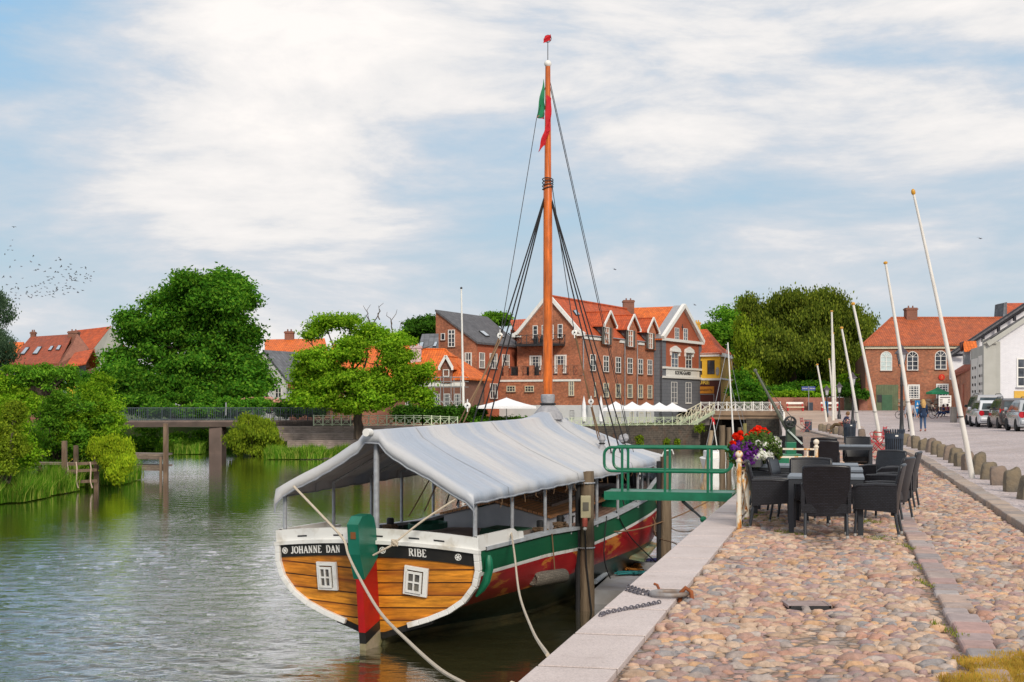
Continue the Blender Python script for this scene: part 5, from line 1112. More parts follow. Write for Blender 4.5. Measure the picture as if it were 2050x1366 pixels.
for p in (bk1,bk2,P(1150,666,29.5),P(1183,804,30)):
    mb=MB(); mb.lathe([(.03,-.04),(.06,-.03),(.06,.03),(.03,.04)],p,12,axis=(0,1,0)); mb.tube([p+Vector((0,-.055,-.12)),p+Vector((0,-.055,.12))],.012,5); mb.ball(p+Vector((0,-.06,0)),.02,6,1); mb.build('pulley_block',[M['white'],M['dark_metal']],mast)
# canopy
grk=[(-.4,3.50),(3,3.56),(7.8,3.64),(10,3.40),(13,2.98),(15.4,2.72)]
gek=[(-.4,2.52),(3,2.60),(6,2.66),(10,2.72),(13,2.70),(15.4,2.62)]
ghw=[(-.4,1.79),(2.5,1.86),(8,1.93),(10,1.80),(12,1.35),(14,.62),(15.4,.3)]
cm_,t,b=newmat('grey_canvas'); 
uvn=coord(t,'UV'); s=N(t,'ShaderNodeSeparateXYZ'); L(t,uvn,s.inputs[0])
ms_=N(t,'ShaderNodeMapping'); ms_.inputs['Scale'].default_value=(.55,.12,1); ms_.inputs['Rotation'].default_value=(0,0,.1); L(t,uvn,ms_.inputs[0])
stp=ramp(t,[(.34,(.31,.37,.46)),(.45,(.37,.41,.48)),(.53,(.48,.48,.49)),(.66,(.53,.52,.52))],noise(t,ms_.outputs[0],1.5,3,.5)).outputs[0]
mm=N(t,'ShaderNodeMapping'); mm.inputs['Scale'].default_value=(1.2,.5,1); L(t,uvn,mm.inputs[0])
stn=ramp(t,[(.60,0),(.72,.62)],noise(t,mm.outputs[0],1.1,6,.65)).outputs[0]; c=mixc(t,stn,stp,(.33,.27,.29))
seam=ramp(t,[(0,.45),(.012,1)],mth(t,'ABSOLUTE',mth(t,'SUBTRACT',mth(t,'FRACT',mth(t,'DIVIDE',mth(t,'ADD',s.outputs[0],.6),3.3)),.5))).outputs[0]
c=mixc(t,1,c,seam,'MULTIPLY'); L(t,c,b.inputs['Base Color']); b.inputs['Roughness'].default_value=.42; b.inputs['Sheen Weight'].default_value=.1
m2=N(t,'ShaderNodeMapping'); m2.inputs['Scale'].default_value=(7,.9,1); m2.inputs['Rotation'].default_value=(0,0,.15); L(t,uvn,m2.inputs[0])
bump(t,b,mth(t,'ADD',noise(t,m2.outputs[0],1.5,5,.6),mth(t,'MULTIPLY',noise(t,uvn,2,4),.6)),.55,.05)
mb=MB(); rows=[]; NSc=150; js=[-1+2*q/28 for q in range(29)]
tn=lambda s:0
for i in range(NSc+1):
    s=-.28+14.7*i/NSc; zr_=interp(s,grk); ze_=interp(s,gek); hw=interp(s,ghw); row=[]
    sc_=math.sin(s*1.9+.8)*.03
    hang=.15+.006*math.sin(s*7)+.004*math.sin(s*17)
    row.append(B(s,-hw-.03-.015*math.sin(s*11),ze_-hang)); 
    for j in js:
        a=abs(j); z=zr_+(ze_-zr_)*(a**.93)-.035*math.sin(PI*a)*(.35+.65*abs(math.sin((s+.4)*PI/1.55*.5)))*.6+(.012*math.sin(s*13+j*9) if a>.2 else 0)
        if a<.12: z=zr_-.02*a
        # tent up around the mast and at the blocks
        z+=.16*math.exp(-((s-MS)**2)/.5-(j*hw)**2/.10)
        z+=.16*math.exp(-((s-9.1)**2)/.06-((j*hw-1.15)**2)/.03) if j>0 else 0
        row.append(B(s,j*hw,z))
    row.append(B(s,hw+.03+.015*math.sin(s*9+1),ze_-hang)); rows.append(row)
ends=rows[0]; front=[p-BD*.03-Vector((0,0,.20+.006*math.sin(k*1.3)+.006*math.sin(k*2.9)+(.05 if k in (0,1,29,30) else 0))) for k,p in enumerate(ends)]
mid=[p-BD*.035-Vector((0,0,.015)) for p in ends]
rows2=[front,[p.lerp(q,.5)-BD*.02 for p,q in zip(front,mid)],mid]+rows
mb.grid(rows2)
can=mb.build('canopy',cm_,BO,smooth=True,angle=180,uvf=lambda p:((p[0]-S0.x)*BD.x+(p[1]-S0.y)*BD.y,(p[0]-S0.x)*BR.x+(p[1]-S0.y)*BR.y))
md=can.modifiers.new('t','SOLIDIFY'); md.thickness=.012
tx=bpy.data.textures.new('wrinkle','CLOUDS'); tx.noise_scale=.22; md=can.modifiers.new('w','DISPLACE'); md.texture=tx; md.strength=.008; md.texture_coords='GLOBAL'
hemm=pm('canvas_hem',(.30,.32,.36),.7,(.22,.24,.27),12)
for sg,ix in ((-1,0),(1,-1)):
    hb_=MB(); hb_.tube([r[ix]+Vector((0,0,-.008)) for r in rows2[3:]],.016,6); hb_.build('canopy_hem',hemm,can,smooth=True)
hb_=MB(); hb_.tube([p+Vector((0,0,-.005)) for p in front],.016,6); hb_.build('canopy_hem',hemm,can,smooth=True)
hb_=MB()
for k in range(26):
    p=rows2[8+k*5][-1]; hb_.tube([p,p+Vector((.02*math.sin(k*3),0,-.05-.04*abs(math.sin(k*2.1)))),p+Vector((.03*math.sin(k*5),.02,-.07-.10*abs(math.sin(k*1.7))))],.006,4)
hb_.build('hem_ties',brn,can)
galv=pm('galvanised',(.40,.42,.45),.4,(.30,.31,.33),14,metal=.3)
mb=MB(); mb.tube([B(-.46,0,3.46),B(9,0,3.58)],.045,8); mb.lathe([(.06,0),(.065,.15)],B(-.36,0,3.47),12,axis=-BD,m=1); mb.build('ridge_pole',[galv,M['white']],BO,smooth=True)
for s in (-.12,1.5,3.0,4.3,5.8,7.1,8.6):
    for sg in (-1,1):
        h0=interp(s,HS)+.05 if s>.3 else 1.68; mb=MB(); rr_=interp(s,ghw)-.06 if s<0 else interp(s,ghw)-.12; mb.tube([B(s,sg*rr_,h0-.12),B(s,sg*rr_,interp(s,gek)-.03)],.03 if s>0 else .036,8); mb.build('canopy_post',galv,BO,smooth=True)
for s,r in ((10.0,1.45),(11.5,1.15),(12.8,.75)):
    for sg in (-1,1): mb=MB(); mb.tube([B(s,sg*r,interp(s,HS)),B(s,sg*r,interp(s,gek)+.05)],.028,8); mb.build('canopy_post',galv,BO,smooth=True)
mb=MB(); mb.tube([B(-.15,0,1.7),B(-.15,0,3.45)],.05,10); mb.build('canopy_post',galv,BO,smooth=True)
mb=MB()
for s in (1.5,3,4.3,5.8,7.1):
    for sg in (-1,1): mb.tube([B(s,0,interp(s,grk)-.08),B(s,sg*(interp(s,ghw)-.1),interp(s,gek)-.04)],.025,6)
mb.build('canopy_rafter',galv,BO)
# mast sleeve and wrapped blocks
grc2=pm('grey_tarp',(.36,.36,.38),.6,(.26,.26,.28),8,bs=9,bst=.8,bd=.04)
mb=MB(); mb.lathe([(.34,3.60),(.30,3.72),(.20,3.84),(.145,3.90),(.135,3.96),(.15,4.0),(.15,4.12),(.13,4.14)],B(MS,0,0),16); mb.build('mast_sleeve',grc2,BO,smooth=True)
mb=MB(); mb.tube([B(MS,0,3.93)+Vector((.15*math.cos(2*PI*k/12),.15*math.sin(2*PI*k/12),0)) for k in range(12)],.025,6,closed=True); mb.build('sleeve_strap',blk,BO)
for px,py,d in ((1205,888,29.6),(1245,887,31.2),(1252,885,31.6)):
    p=P(px,py,d); mb=MB(); mb.lathe([(.16,-.22),(.11,-.12),(.05,-.03),(.045,.02),(.08,.08),(.06,.16),(.01,.19)],p,9); mb.build('wrapped_block',grc2,BO,smooth=True); mb=MB(); mb.tube([p+Vector((.055*math.cos(k*PI/5),.055*math.sin(k*PI/5),0)) for k in range(10)],.016,5,closed=True); mb.build('block_strap',blk,BO)
# mast case, white boards and amidships clutter under the canopy
mb=MB()
for r in (-.5,-.2,.35,.75): mb.obox(B(8.1,r,1.6),BD*.12,BR*.16,(0,0,1.0))
mb.obox(B(8.1,-.8,1.6),BD*.5,BR*.3,(0,0,.8)); mb.build('mast_board',mw,BO)
mb=MB(); mb.obox(B(8.25,-.05,1.6),BD*.3,BR*.3,(0,0,1.0)); mb.build('mast_case',pm('orange_case',(.34,.10,.02),.5),BO)
mb=MB(); mb.obox(B(9.0,-.9,1.7),BD*.9,BR*.9,(0,0,.6)); mb.build('fore_cabin',pm('cabin_blue',(.15,.24,.36),.5,(.2,.3,.4),2),BO)
# side plank, fenders
mb=MB(); mb.prism([B(8.6,1.52,.58),B(10.9,1.22,.70),B(10.9,1.54,.64),B(8.6,1.92,.52)],(0,0,.07)); mb.build('rubbing_plank',pm('faded_green',(.14,.30,.20),.7,(.35,.22,.10),2),BO)
fm=brickm('woven_rope',(.20,.175,.14),(.15,.13,.105),(.05,.045,.04),.05,.03,.006,bst=1.0,rough=.95,big=.2)
def fender(a,b_,r,hang,label):
    a,b_=Vector(a),Vector(b_); ax=b_-a; mb=MB(); mb.lathe([(r*.35,.03),(r*.8,0),(r,.04),(r,ax.length-.04),(r*.8,ax.length),(r*.4,ax.length-.02)],a,14,axis=ax); o=mb.build('rope_fender',fm,None,smooth=True,label=label,cat='fender',group='woven fenders along the hull')
    q=o; mb=MB(); mb.tube([a.lerp(b_,.7),Vector(hang)],.012,5); mb.tube([a.lerp(b_,.2),Vector(hang)+Vector((-.3,0,0))],.012,5); mb.build('fender_line',brn,q)
fender(B(2.6,1.66,.83),B(3.6,1.90,.80),.13,B(3.1,1.84,1.6),'thick woven rope fender hanging at the red hull near the nearest mooring post')
fender(B(9.9,1.86,1.0),B(10.3,1.82,1.35),.12,B(10.6,1.55,1.95),'woven rope fender hanging below the bow close to the green gangway')
# loose anchor lines on the canopy corner and mooring ropes
lr=pm('pale_rope',(.55,.48,.38),.8,(.42,.35,.27),40)
def rope2(label,pts,r=.017,mat=None,n=6,name='mooring_rope'):
    pts=[Vector(p) for p in pts]; out=[]
    for i in range(len(pts)-1):
        p0=pts[max(i-1,0)];p1=pts[i];p2=pts[i+1];p3=pts[min(i+2,len(pts)-1)]
        for k in range(n):
            t_=k/n; out.append(.5*((2*p1)+(p2-p0)*t_+(2*p0-5*p1+4*p2-p3)*t_*t_+(3*p1-p0-3*p2+p3)*t_**3))
    out.append(pts[-1]); mb=MB(); mb.tube(out,r,6); return mb.build(name,mat or lr,None,smooth=True,label=label,cat='rope')
rope2('pale mooring line running past the rudder down to the near quay edge',[P(588,974,22.8),P(640,1028,22.3),P(686,1078,21.9),P(697,1110,21.6),P(716,1150,20.5),P(760,1225,18),P(820,1287,15.6),P(880,1340,13.4),P(935,1372,12),P(1010,1420,9.6),Vector((-.0,8.0,.02))],.02)
rope2('pale rope tied between the canopy corner and the middle of the stern rail',[P(935,985,22.1),P(850,1040,22.0),P(790,1087,21.9),P(775,1097,21.8),P(747,1112,21.9)],.017)
rope2('slack pale mooring line hanging from the starboard quarter to the quay edge',[B(1.3,1.78,1.78),P(1030,1110,22.2),P(1040,1190,19.5),P(1066,1262,15),P(1097,1312,9.3)],.016)
mb=MB(); p=P(790,1087,21.85)
for k in range(5): a=k*1.3; mb.tube([p+Vector((.05*math.cos(q*1.05+a),.02*math.sin(a),.05*math.sin(q*1.05+a*.7))) for q in range(6)],.014,5,closed=True)
mb.build('rope_knot',lr,None,label='lumpy knot in the pale rope on the white stern rail',cat='knot')
rope2('long thin mooring line from a rope-wound bitt to the quay under the gangway',[B(4.6,1.5,1.62),P(1250,1064,29),P(1350,1036,29.5),P(1420,1003,30),P(1472,980,30.5),Vector((xe(31)+.1,31,.02))],.014,brn)
rope2('dark line from the hull down to the blue rope on the pontoon',[B(7.0,1.8,1.72),P(1262,1075,29.5),P(1312,1125,30.2)],.013,blk)
rope2('dark line hanging from hull side to the end of the pontoon',[B(6.3,1.82,1.68),P(1209,1100,27.8),P(1213,1135,27.6),P(1222,1158,27.4)],.012,blk)
rope2('pale slack line curving from bow down behind the second mooring post',[B(12.3,1.1,2.1),P(1330,1045,33),P(1390,1062,30),Vector((xe(27)+.05,27,-.1))],.013)
rope2('light thrown line leading from the bow towards the quay slabs',[B(12.5,1.3,2.1),P(1310,1062,31),P(1355,1090,27),P(1392,1122,24)],.012,brn)
# pontoon
mb=MB(); a=W(1188,1181,-2.02); b_=W(1275,1184,-2.02); c=W(1352,1112,-2.02); d=W(1262,1114,-2.02); mb.prism([a,b_,c,d],(0,0,-.3)); 
PN=thing('pontoon','low grey float raft between hull and quay with scraps of orange and teal rope','pontoon',tuple((a+c)/2))
mb.build('float',pm('pontoon_grey',(.36,.37,.40),.8,(.24,.22,.20),1.2),PN,bevel=.03)
mb=MB(); mb.tube([W(1192,1165,-1.9),W(1265,1106,-1.9)],.05,8); mb.build('white_pipe',pm('pale_pipe',(.45,.50,.55),.5),PN)
def scrap(name,px,py,sx_,sy_,mat,n=40,par=None,label=None):
    c=W(px,py,-2.0); mb=MB(); pts=[]
    for i in range(n): a=i*2.4; q=.3+.7*rnd.random(); pts.append(c+Vector((math.cos(a)*sx_*q,math.sin(a*.83)*sy_*q,.02+.03*rnd.random())))
    mb.tube(pts,.022,5); return mb.build(name,mat,None,smooth=True,label=label,cat='rope')
scrap('rope_pile',1252,1138,.5,.9,pm('orange_rope',(.55,.22,.04),.9),60,label='matted orange rope pile lying on the grey pontoon')
scrap('rope_pile',1275,1150,.55,.25,pm('teal_rope',(.02,.18,.19),.9),50,label='tangled teal rope lying on the grey pontoon')
scrap('rope_pile',1306,1124,.22,.15,pm('navy_rope',(.03,.03,.12),.9),40,label='small dark blue rope bundle at far end of the pontoon')
# timber mooring posts
pw=pm('old_pile',(.22,.165,.11),.9,(.10,.07,.045),2.2,stretch=(3,3,.35),bs=14,bst=.8,bd=.03)
def pile(px,py,topy,wpx_,label,lean=(0,0),mat=None,z=-2.3,grp='timber mooring posts'):
    b0=W(px,py,z); d=b0.y; r=wpx_*d/F/2; zt=EZ-(topy-HY)*d/F; tp=Vector((b0.x+lean[0],b0.y+lean[1],zt))
    o=thing('mooring_post',label,'mooring post',tuple(b0),grp); mb=MB(); n=8
    mb.tube([b0.lerp(tp,-.25)]+[b0.lerp(tp,i/n)+Vector((.008*math.sin(i*2),0,0)) for i in range(n+1)],[r*1.02]*2+[r*(1-.05*i/n) for i in range(1,n+1)],14); mb.build('pile',mat or pw,o,smooth=True,angle=50); return o,b0,tp,r
o,b0,tp,r=pile(1175,1222,944,30,'nearest weathered timber mooring post with electric box and black cable')
mb=MB(); c=tp-Vector((0,0,.75)); mb.box(c.x-.13,c.x+.06,c.y-r-.1,c.y-r+.01,c.z-.12,c.z+.30); mb.build('electric_box',pm('cream_box',(.55,.50,.32),.5),o,bevel=.01)
mb=MB(); mb.box(c.x-.09,c.x+.02,c.y-r-.115,c.y-r-.1,c.z+.02,c.z+.18); mb.build('box_lid',pm('box_grey',(.16,.15,.12),.5),o)
mb=MB(); mb.lathe([(.05,0),(.055,.14),(.045,.16)],(c.x-.05,c.y-r-.07,c.z-.28),10); mb.ball((c.x-.05,c.y-r-.07,c.z-.32),.04,8,1); mb.build('plug',[pm('red_plug',(.45,.10,.07),.5),M['white']],o)
mb=MB(); mb.tube([b0+Vector((-r-.03,-.03,-.1)),tp+Vector((-r-.03,-.03,-.25))],.05,8); mb.tube([(c.x-.05,c.y-r-.07,c.z-.33),(c.x-.02,c.y-r-.03,c.z-1.0),(c.x+.08,c.y-r-.03,c.z-1.9),(c.x+.02,c.y-r-.03,c.z-2.2)],.016,6); mb.build('cable',blk,o,smooth=True)
mb=MB()
for z in (tp.z-.22,tp.z-1.45): mb.tube([Vector((tp.x,tp.y,z))+Vector((r*1.15*math.cos(2*PI*k/14)-.02,r*1.1*math.sin(2*PI*k/14),0)) for k in range(14)],.018,6,closed=True)
mb.build('strap',M['grey_metal'],o)
o,b0,tp,r=pile(1333,1182,914,23,'second timber mooring post behind the green gangway with dark pipe on its side')
mb=MB(); mb.tube([b0+Vector((-r-.03,-.03,-.1)),tp+Vector((-r-.03,-.03,-.1))],.05,8); mb.build('cable',blk,o,smooth=True)
mb=MB(); mb.tube([tp+Vector((-.1,-r,-.0)),tp+Vector((-.05,-r,.12)),tp+Vector((.12,-r,.14)),tp+Vector((.15,-r,.05))],.014,6); mb.build('hook',M['white'],o)
pile(1446,985,852,12.5,'left post of the tall pair of timber posts behind gangway end')
pile(1459,985,856,11,'right post of the tall pair of timber posts behind gangway end')
pile(1411,962,862,8.5,'slim pale timber post leaning right beside the white sailing boat',lean=(.35,0),mat=pm('pale_pile',(.40,.30,.20),.9,(.26,.19,.12),2))
yp=pm('algae_pile',(.28,.25,.09),.9,(.18,.15,.06),2)
pile(1491,950,848,8,'yellowish timber post standing behind the red geraniums',mat=yp); pile(1481,946,856,8,'brown timber post half hidden behind the red geraniums')
# small white sailing boat beyond
SB=thing('sailing_boat','small white sailing boat moored by the timber posts with thin white mast','sailing boat',tuple(W(1447,947)))
c0=W(1447,947); mb=MB(); rows=[]
for i in range(13):
    s=i/12; hw=1.05*math.sin(PI*(.12+.88*s)**.8)**.7 if s<1 else .02; y=c0.y+7*s
    rows.append([Vector((c0.x-hw+.25*s,y,c0.z+.75)),Vector((c0.x-hw*.75+.25*s,y,c0.z-.1)),Vector((c0.x+hw*.75+.25*s,y,c0.z-.1)),Vector((c0.x+hw+.25*s,y,c0.z+.75))])
mb.grid(rows,0,True); mb.face(rows[0]); mb.build('hull',mw,SB,smooth=True)
mb=MB(); mb.obox(c0+Vector((-.5,2,.7)),(1,0,0),(0,2.6,0),(0,0,.45)); mb.build('cabin',mw,SB,bevel=.06)
dm=c0.y+3.2; mb=MB(); mb.tube([P(1470,905,dm),P(1457,686,dm)],[.055,.035],8); mb.build('mast',M['white'],SB,smooth=True)
for a,b_ in ((P(1457,690,dm),P(1414,893,dm-2.8)),(P(1457,690,dm),P(1452,690,dm)),(P(1460,760,dm),P(1424,893,dm)),(P(1460,760,dm),P(1496,893,dm)),(P(1457,692,dm),P(1500,893,dm+3))): rope('stay',a,b_,.012,galv,.02,parent=SB)
mb=MB(); mb.tube([P(1428,845,dm-3.2),P(1437,905,dm-3.2)],.03,6); mb.build('flag_staff',M['white'],SB)
cloth('flag',[P(1424,835,dm-3.2),P(1430,838,dm-3.2),P(1432,850,dm-3.2),P(1427,851,dm-3.2)],redc,SB)
# ================= gangway =================
GW=thing('gangway','green steel gangway with double tube handrails reaching from the quay over the water','gangway',(3.84,24.3,0))
gn=Vector((xe(24.3),24.3,.08)); gl_=-QV
mb=MB(); wv=QD*.78; LW=2.25
mb.obox(gn-Vector((0,0,.15)),gl_*LW,QD*.06,(0,0,.15)); mb.obox(gn-Vector((0,0,.15))+wv,gl_*LW,QD*.06,(0,0,.15)); mb.obox(gn-Vector((0,0,.04))+QD*.06,gl_*LW,QD*.72,(0,0,.035)); mb.build('walkway',M['green_paint'],GW)
for off in (.03,.75):
    a=gn+QD*off; ys_=(.0,.0); pts=[]
    x0,x1=(.03,LW-.0) if off<.5 else (.05,LW-.05); z0,z1,rc=.36,.78,.13
    for cx,cz,a0 in ((x1-rc,z1-rc,0),(x0+rc,z1-rc,90),(x0+rc,z0+rc,180),(x1-rc,z0+rc,270)):
        for k in range(5): an=R(a0+k*22.5); pts.append(a+gl_*(cx+rc*math.cos(an))+Vector((0,0,cz+rc*math.sin(an))))
    mb=MB(); mb.tube(pts,.026,8,closed=True); h_=mb.build('handrail',M['green_paint'],GW,smooth=True)
    for q in (.42,1.17,1.93):
        mb=MB(); mb.tube([a+gl_*q+Vector((0,0,-.02)),a+gl_*q+Vector((0,0,.78))],.024,8); mb.build('rail_post',M['green_paint'],GW,smooth=True)
mb=MB(); a=P(1367,1004,24.6); b=Vector((xe(23.2)-.03,23.2,-.12)); b=P(1408,1040,23.9); mb.tube([a,a.lerp(b,.5)],.03,8); mb.tube([a.lerp(b,.45),b],.02,8); mb.ball(b,.06,8,1); mb.build('gas_strut',[M['dark_metal'],M['green_paint']],GW)
# ================= white rusty fence =================
rustm,t,b=newmat('rusty_white'); ob=coord(t,'Object',(3,3,1)); n=noise(t,ob,3.2,7,.7)
c=ramp(t,[(.30,(.74,.70,.62)),(.49,(.70,.64,.52)),(.54,(.62,.30,.06)),(.62,(.42,.12,.02)),(.72,(.20,.05,.015))],n).outputs[0]; L(t,c,b.inputs['Base Color']); b.inputs['Roughness'].default_value=.7; bump(t,b,n,.4,.01)
FN=thing('quay_fence','white painted steel fence with heavy orange rust standing on the quay edge','fence',tuple(Q(10.6,.53)))
def fpost(u,v,nm='fence_post'):
    p=Q(u,v); mb=MB(); mb.lathe([(.034,-.02),(.034,.86),(.045,.87),(.045,.89),(.03,.90),(.025,.93)],p,12); mb.ball(p+Vector((0,0,.965)),.052,12); return mb.build(nm,rustm,FN,smooth=True)
def fpanel(a,b):
    mb=MB(); d=(b-a); z=lambda h:Vector((0,0,h))
    mb.bar(a+z(.84),b+z(.84),.05,.03); mb.bar(a+z(.70),b+z(.70),.035,.035); mb.bar(a+z(.12),b+z(.12),.035,.035)
    m_=(a+b)/2; mb.bar(a.lerp(b,.04)+z(.13),b.lerp(a,.04)+z(.69),.03,.025); mb.bar(a.lerp(b,.04)+z(.69),b.lerp(a,.04)+z(.13),.03,.025)
    mb.bar(m_+z(.12),m_+z(.70),.03,.03,up=(1,0,0))
    for q in (.15,.85): mb.bar(a.lerp(b,q)+z(.70),a.lerp(b,q)+z(.84),.02,.02,up=(1,0,0))
    mb.build('fence_panel',rustm,FN)
us=[10.6,12.2,13.8,15.4,17.0]
for u in us: fpost(u,.53)
for a,b in zip(us,us[1:]): fpanel(Q(a+.03,.53),Q(b-.03,.53))
for a,b in ((.15,.42),(.62,1.1)): pass
fpost(17.0,1.42); fpanel(Q(17.0,.56),Q(17.0,1.39))
# flower box with blooms
FB_=thing('flower_box','fence-hung flower box of red geraniums above trailing purple and white petunias','flower box',tuple(Q(11.8,.72,.8)))
mb=MB(); mb.obox(Q(11.5,.60,.76),QD*1.6,QV*.16,(0,0,.10)); mb.build('trough',pm('grey_trough',(.08,.085,.09),.6),FB_)
def petals(name,pts,r,mat,n,spread,parent,seed=3,k=5):
    rs=np.random.RandomState(seed); V=[];Fc=[]
    for (p,rr) in pts:
        for i in range(n):
            d=rs.randn(3); d/=np.linalg.norm(d); c=np.array(p)+d*rr*np.array(spread)*(rs.rand()**.4)
            nn=d+rs.randn(3)*.5; nn/=np.linalg.norm(nn); a=np.cross(nn,rs.randn(3)); a/=np.linalg.norm(a); b=np.cross(nn,a); s=r*(.7+.6*rs.rand())
            i0=len(V); V.append(c+nn*s*.25)
            for q in range(k): an=2*PI*q/k; V.append(c+(a*math.cos(an)+b*math.sin(an))*s)
            for q in range(k): Fc.append((i0,i0+1+q,i0+1+(q+1)%k))
    mb=MB(); mb.v=[Vector(v) for v in V]; mb.f=Fc; mb.m=[0]*len(Fc); return mb.build(name,mat,parent)
def fm_(n,a,b): return leafm(n,a,b,tr=.25,ns=6)
petals('leaves',[(P(px,py,19.8),r) for px,py,r in ((1480,905,.20),(1500,900,.22),(1520,895,.2),(1490,918,.18),(1540,895,.17),(1512,912,.18),(1505,882,.13),(1530,878,.13),(1472,898,.1),(1550,905,.12))],.022,leafm('petunia_leaf',(.05,.10,.02),(.09,.17,.035),(.12,.14,.05),ns=5),260,(1,1,1),FB_,4)
petals('geranium_blooms',[(P(px,py,d),r) for px,py,d,r in ((1468,888,19.2,.04),(1474,873,19.2,.055),(1480,878,19.3,.05),(1483,867,19.6,.035),(1499,873,19.8,.05),(1507,867,20,.055),(1517,860,20.3,.07),(1527,864,20.4,.075),(1535,868,20.5,.06),(1523,874,20.2,.055),(1513,870,20.1,.05),(1533,876,20.3,.04))],.02,fm_('geranium_red',(.72,.006,.005),(.80,.03,.01)),130,(1,1,.8),FB_,5)
petals('purple_blooms',[(P(px,py,d),r) for px,py,d,r in ((1470,897,19,.06),(1488,905,18.9,.10),(1480,915,18.9,.09),(1495,912,18.8,.10),(1500,895,19.3,.09),(1512,905,19.3,.08),(1503,916,19.1,.10),(1498,926,19.1,.09),(1478,888,19.3,.05),(1540,878,20.2,.06),(1545,886,20,.06),(1528,886,19.9,.08),(1525,898,19.7,.06),(1537,897,19.8,.05))],.022,fm_('petunia_purple',(.09,.015,.17),(.16,.035,.27)),30,(1,1,1),FB_,6)
petals('white_blooms',[(P(px,py,d),r) for px,py,d,r in ((1549,882,20,.07),(1556,888,20,.07),(1552,897,19.9,.09),(1545,905,19.8,.09),(1517,889,19.7,.06),(1530,890,19.7,.05),(1523,910,19.5,.07),(1532,915,19.5,.07),(1515,915,19.3,.05),(1540,912,19.6,.07))],.024,fm_('petunia_white',(.72,.70,.72),(.80,.79,.78)),60,(1,1,1),FB_,7)
# ================= winch crane =================
CR=thing('winch_crane','small green hand-winch crane with iron wheel and thin boom on the quay edge','crane',tuple(Q(21,.85)))
cp=Q(21,.85); dd=cp.y
mb=MB(); mb.obox(cp+Vector((-.10,-.08,0)),(.2,0,0),(0,.18,0),(0,0,.86)); mb.obox(cp+Vector((-.45,-.3,0)),(.62,0,0),(0,.5,0),(0,0,.62)); mb.build('pedestal',M['green_paint'],CR,bevel=.01)
mb=MB(); mb.obox(cp+Vector((-.09,-.07,.86)),(.18,0,0),(0,.16,0),(0,0,.42)); mb.build('upper_post',pm('bronze_green',(.035,.06,.04),.6),CR,bevel=.01)
mb=MB(); c=P(1583,845,dd-.25); wp=[c+Vector((.105*math.cos(2*PI*k/20),0,.105*math.sin(2*PI*k/20))) for k in range(20)]; mb.tube(wp,.017,6,closed=True); mb.tube([p+Vector((0,.12,0)) for p in wp],.014,6,closed=True)
for k in range(6): a=PI*k/3+.3; mb.bar(c,c+Vector((.1*math.cos(a),0,.1*math.sin(a))),.016,.02)
mb.lathe([(.03,-.02),(.03,.25)],c,8,axis=(0,1,0)); mb.build('winch_wheel',M['dark_metal'],CR,smooth=True)
mb=MB(); mb.tube([P(1512,742,dd),P(1576,862,dd)],[.022,.035],8); mb.ball(P(1512,742,dd),.04,8); mb.build('boom',pm('boom_steel',(.12,.13,.10),.6),CR)
mb=MB(); mb.bar(P(1577,861,dd-.1),P(1606,889,dd-.1),.03,.035); mb.build('lever',pm('pale_green_steel',(.50,.58,.55),.4),CR)
rope('crane_cable',P(1512,743,dd),P(1587,838,dd),.006,M['dark_metal'],.02,parent=CR); rope('crane_cable',P(1514,745,dd),P(1568,838,dd),.005,M['dark_metal'],0,parent=CR)
# ================= dining sets =================
wk=brickm('dark_wicker',(.019,.020,.029),(.009,.009,.014),(.003,.003,.004),.040,.020,.0045,bst=1.0,rough=.36,big=.12)
bump_k=[n for n in wk.node_tree.nodes if n.type=='BUMP'][0]; bump_k.inputs['Distance'].default_value=.006
tabm=pm('charcoal_table',(.026,.029,.036),.42,(.03,.033,.04),3); ttop=plankm('slatted_top',(.17,.20,.24),(.13,.155,.19),(.02,.02,.025),.11,4,.008,rough=.35,grain=.35,axis='u')
footm=pm('foot_cap',(.45,.44,.42),.4)
def make_table(w_=.93,d_=.9):
    t=thing('dining_table','x','table')
    mb=MB(); mb.box(-w_/2,w_/2,-d_/2,d_/2,.69,.725); mb.build('table_top',[ttop],t,bevel=.004)
    mb=MB(); i=.012; mb.box(-w_/2+i,w_/2-i,-d_/2+i,-d_/2+i+.03,.63,.689); mb.box(-w_/2+i,w_/2-i,d_/2-i-.03,d_/2-i,.63,.689); mb.box(-w_/2+i,-w_/2+i+.03,-d_/2+i+.03,d_/2-i-.03,.63,.689); mb.box(w_/2-i-.03,w_/2-i,-d_/2+i+.03,d_/2-i-.03,.63,.689); mb.build('apron',tabm,t)
    for sx in (-1,1):
        for sy in (-1,1): mb=MB(); x=sx*(w_/2-.045); y=sy*(d_/2-.045); mb.box(x-.033,x+.033,y-.033,y+.033,0,.63); mb.build('leg',tabm,t,bevel=.004)
    return t
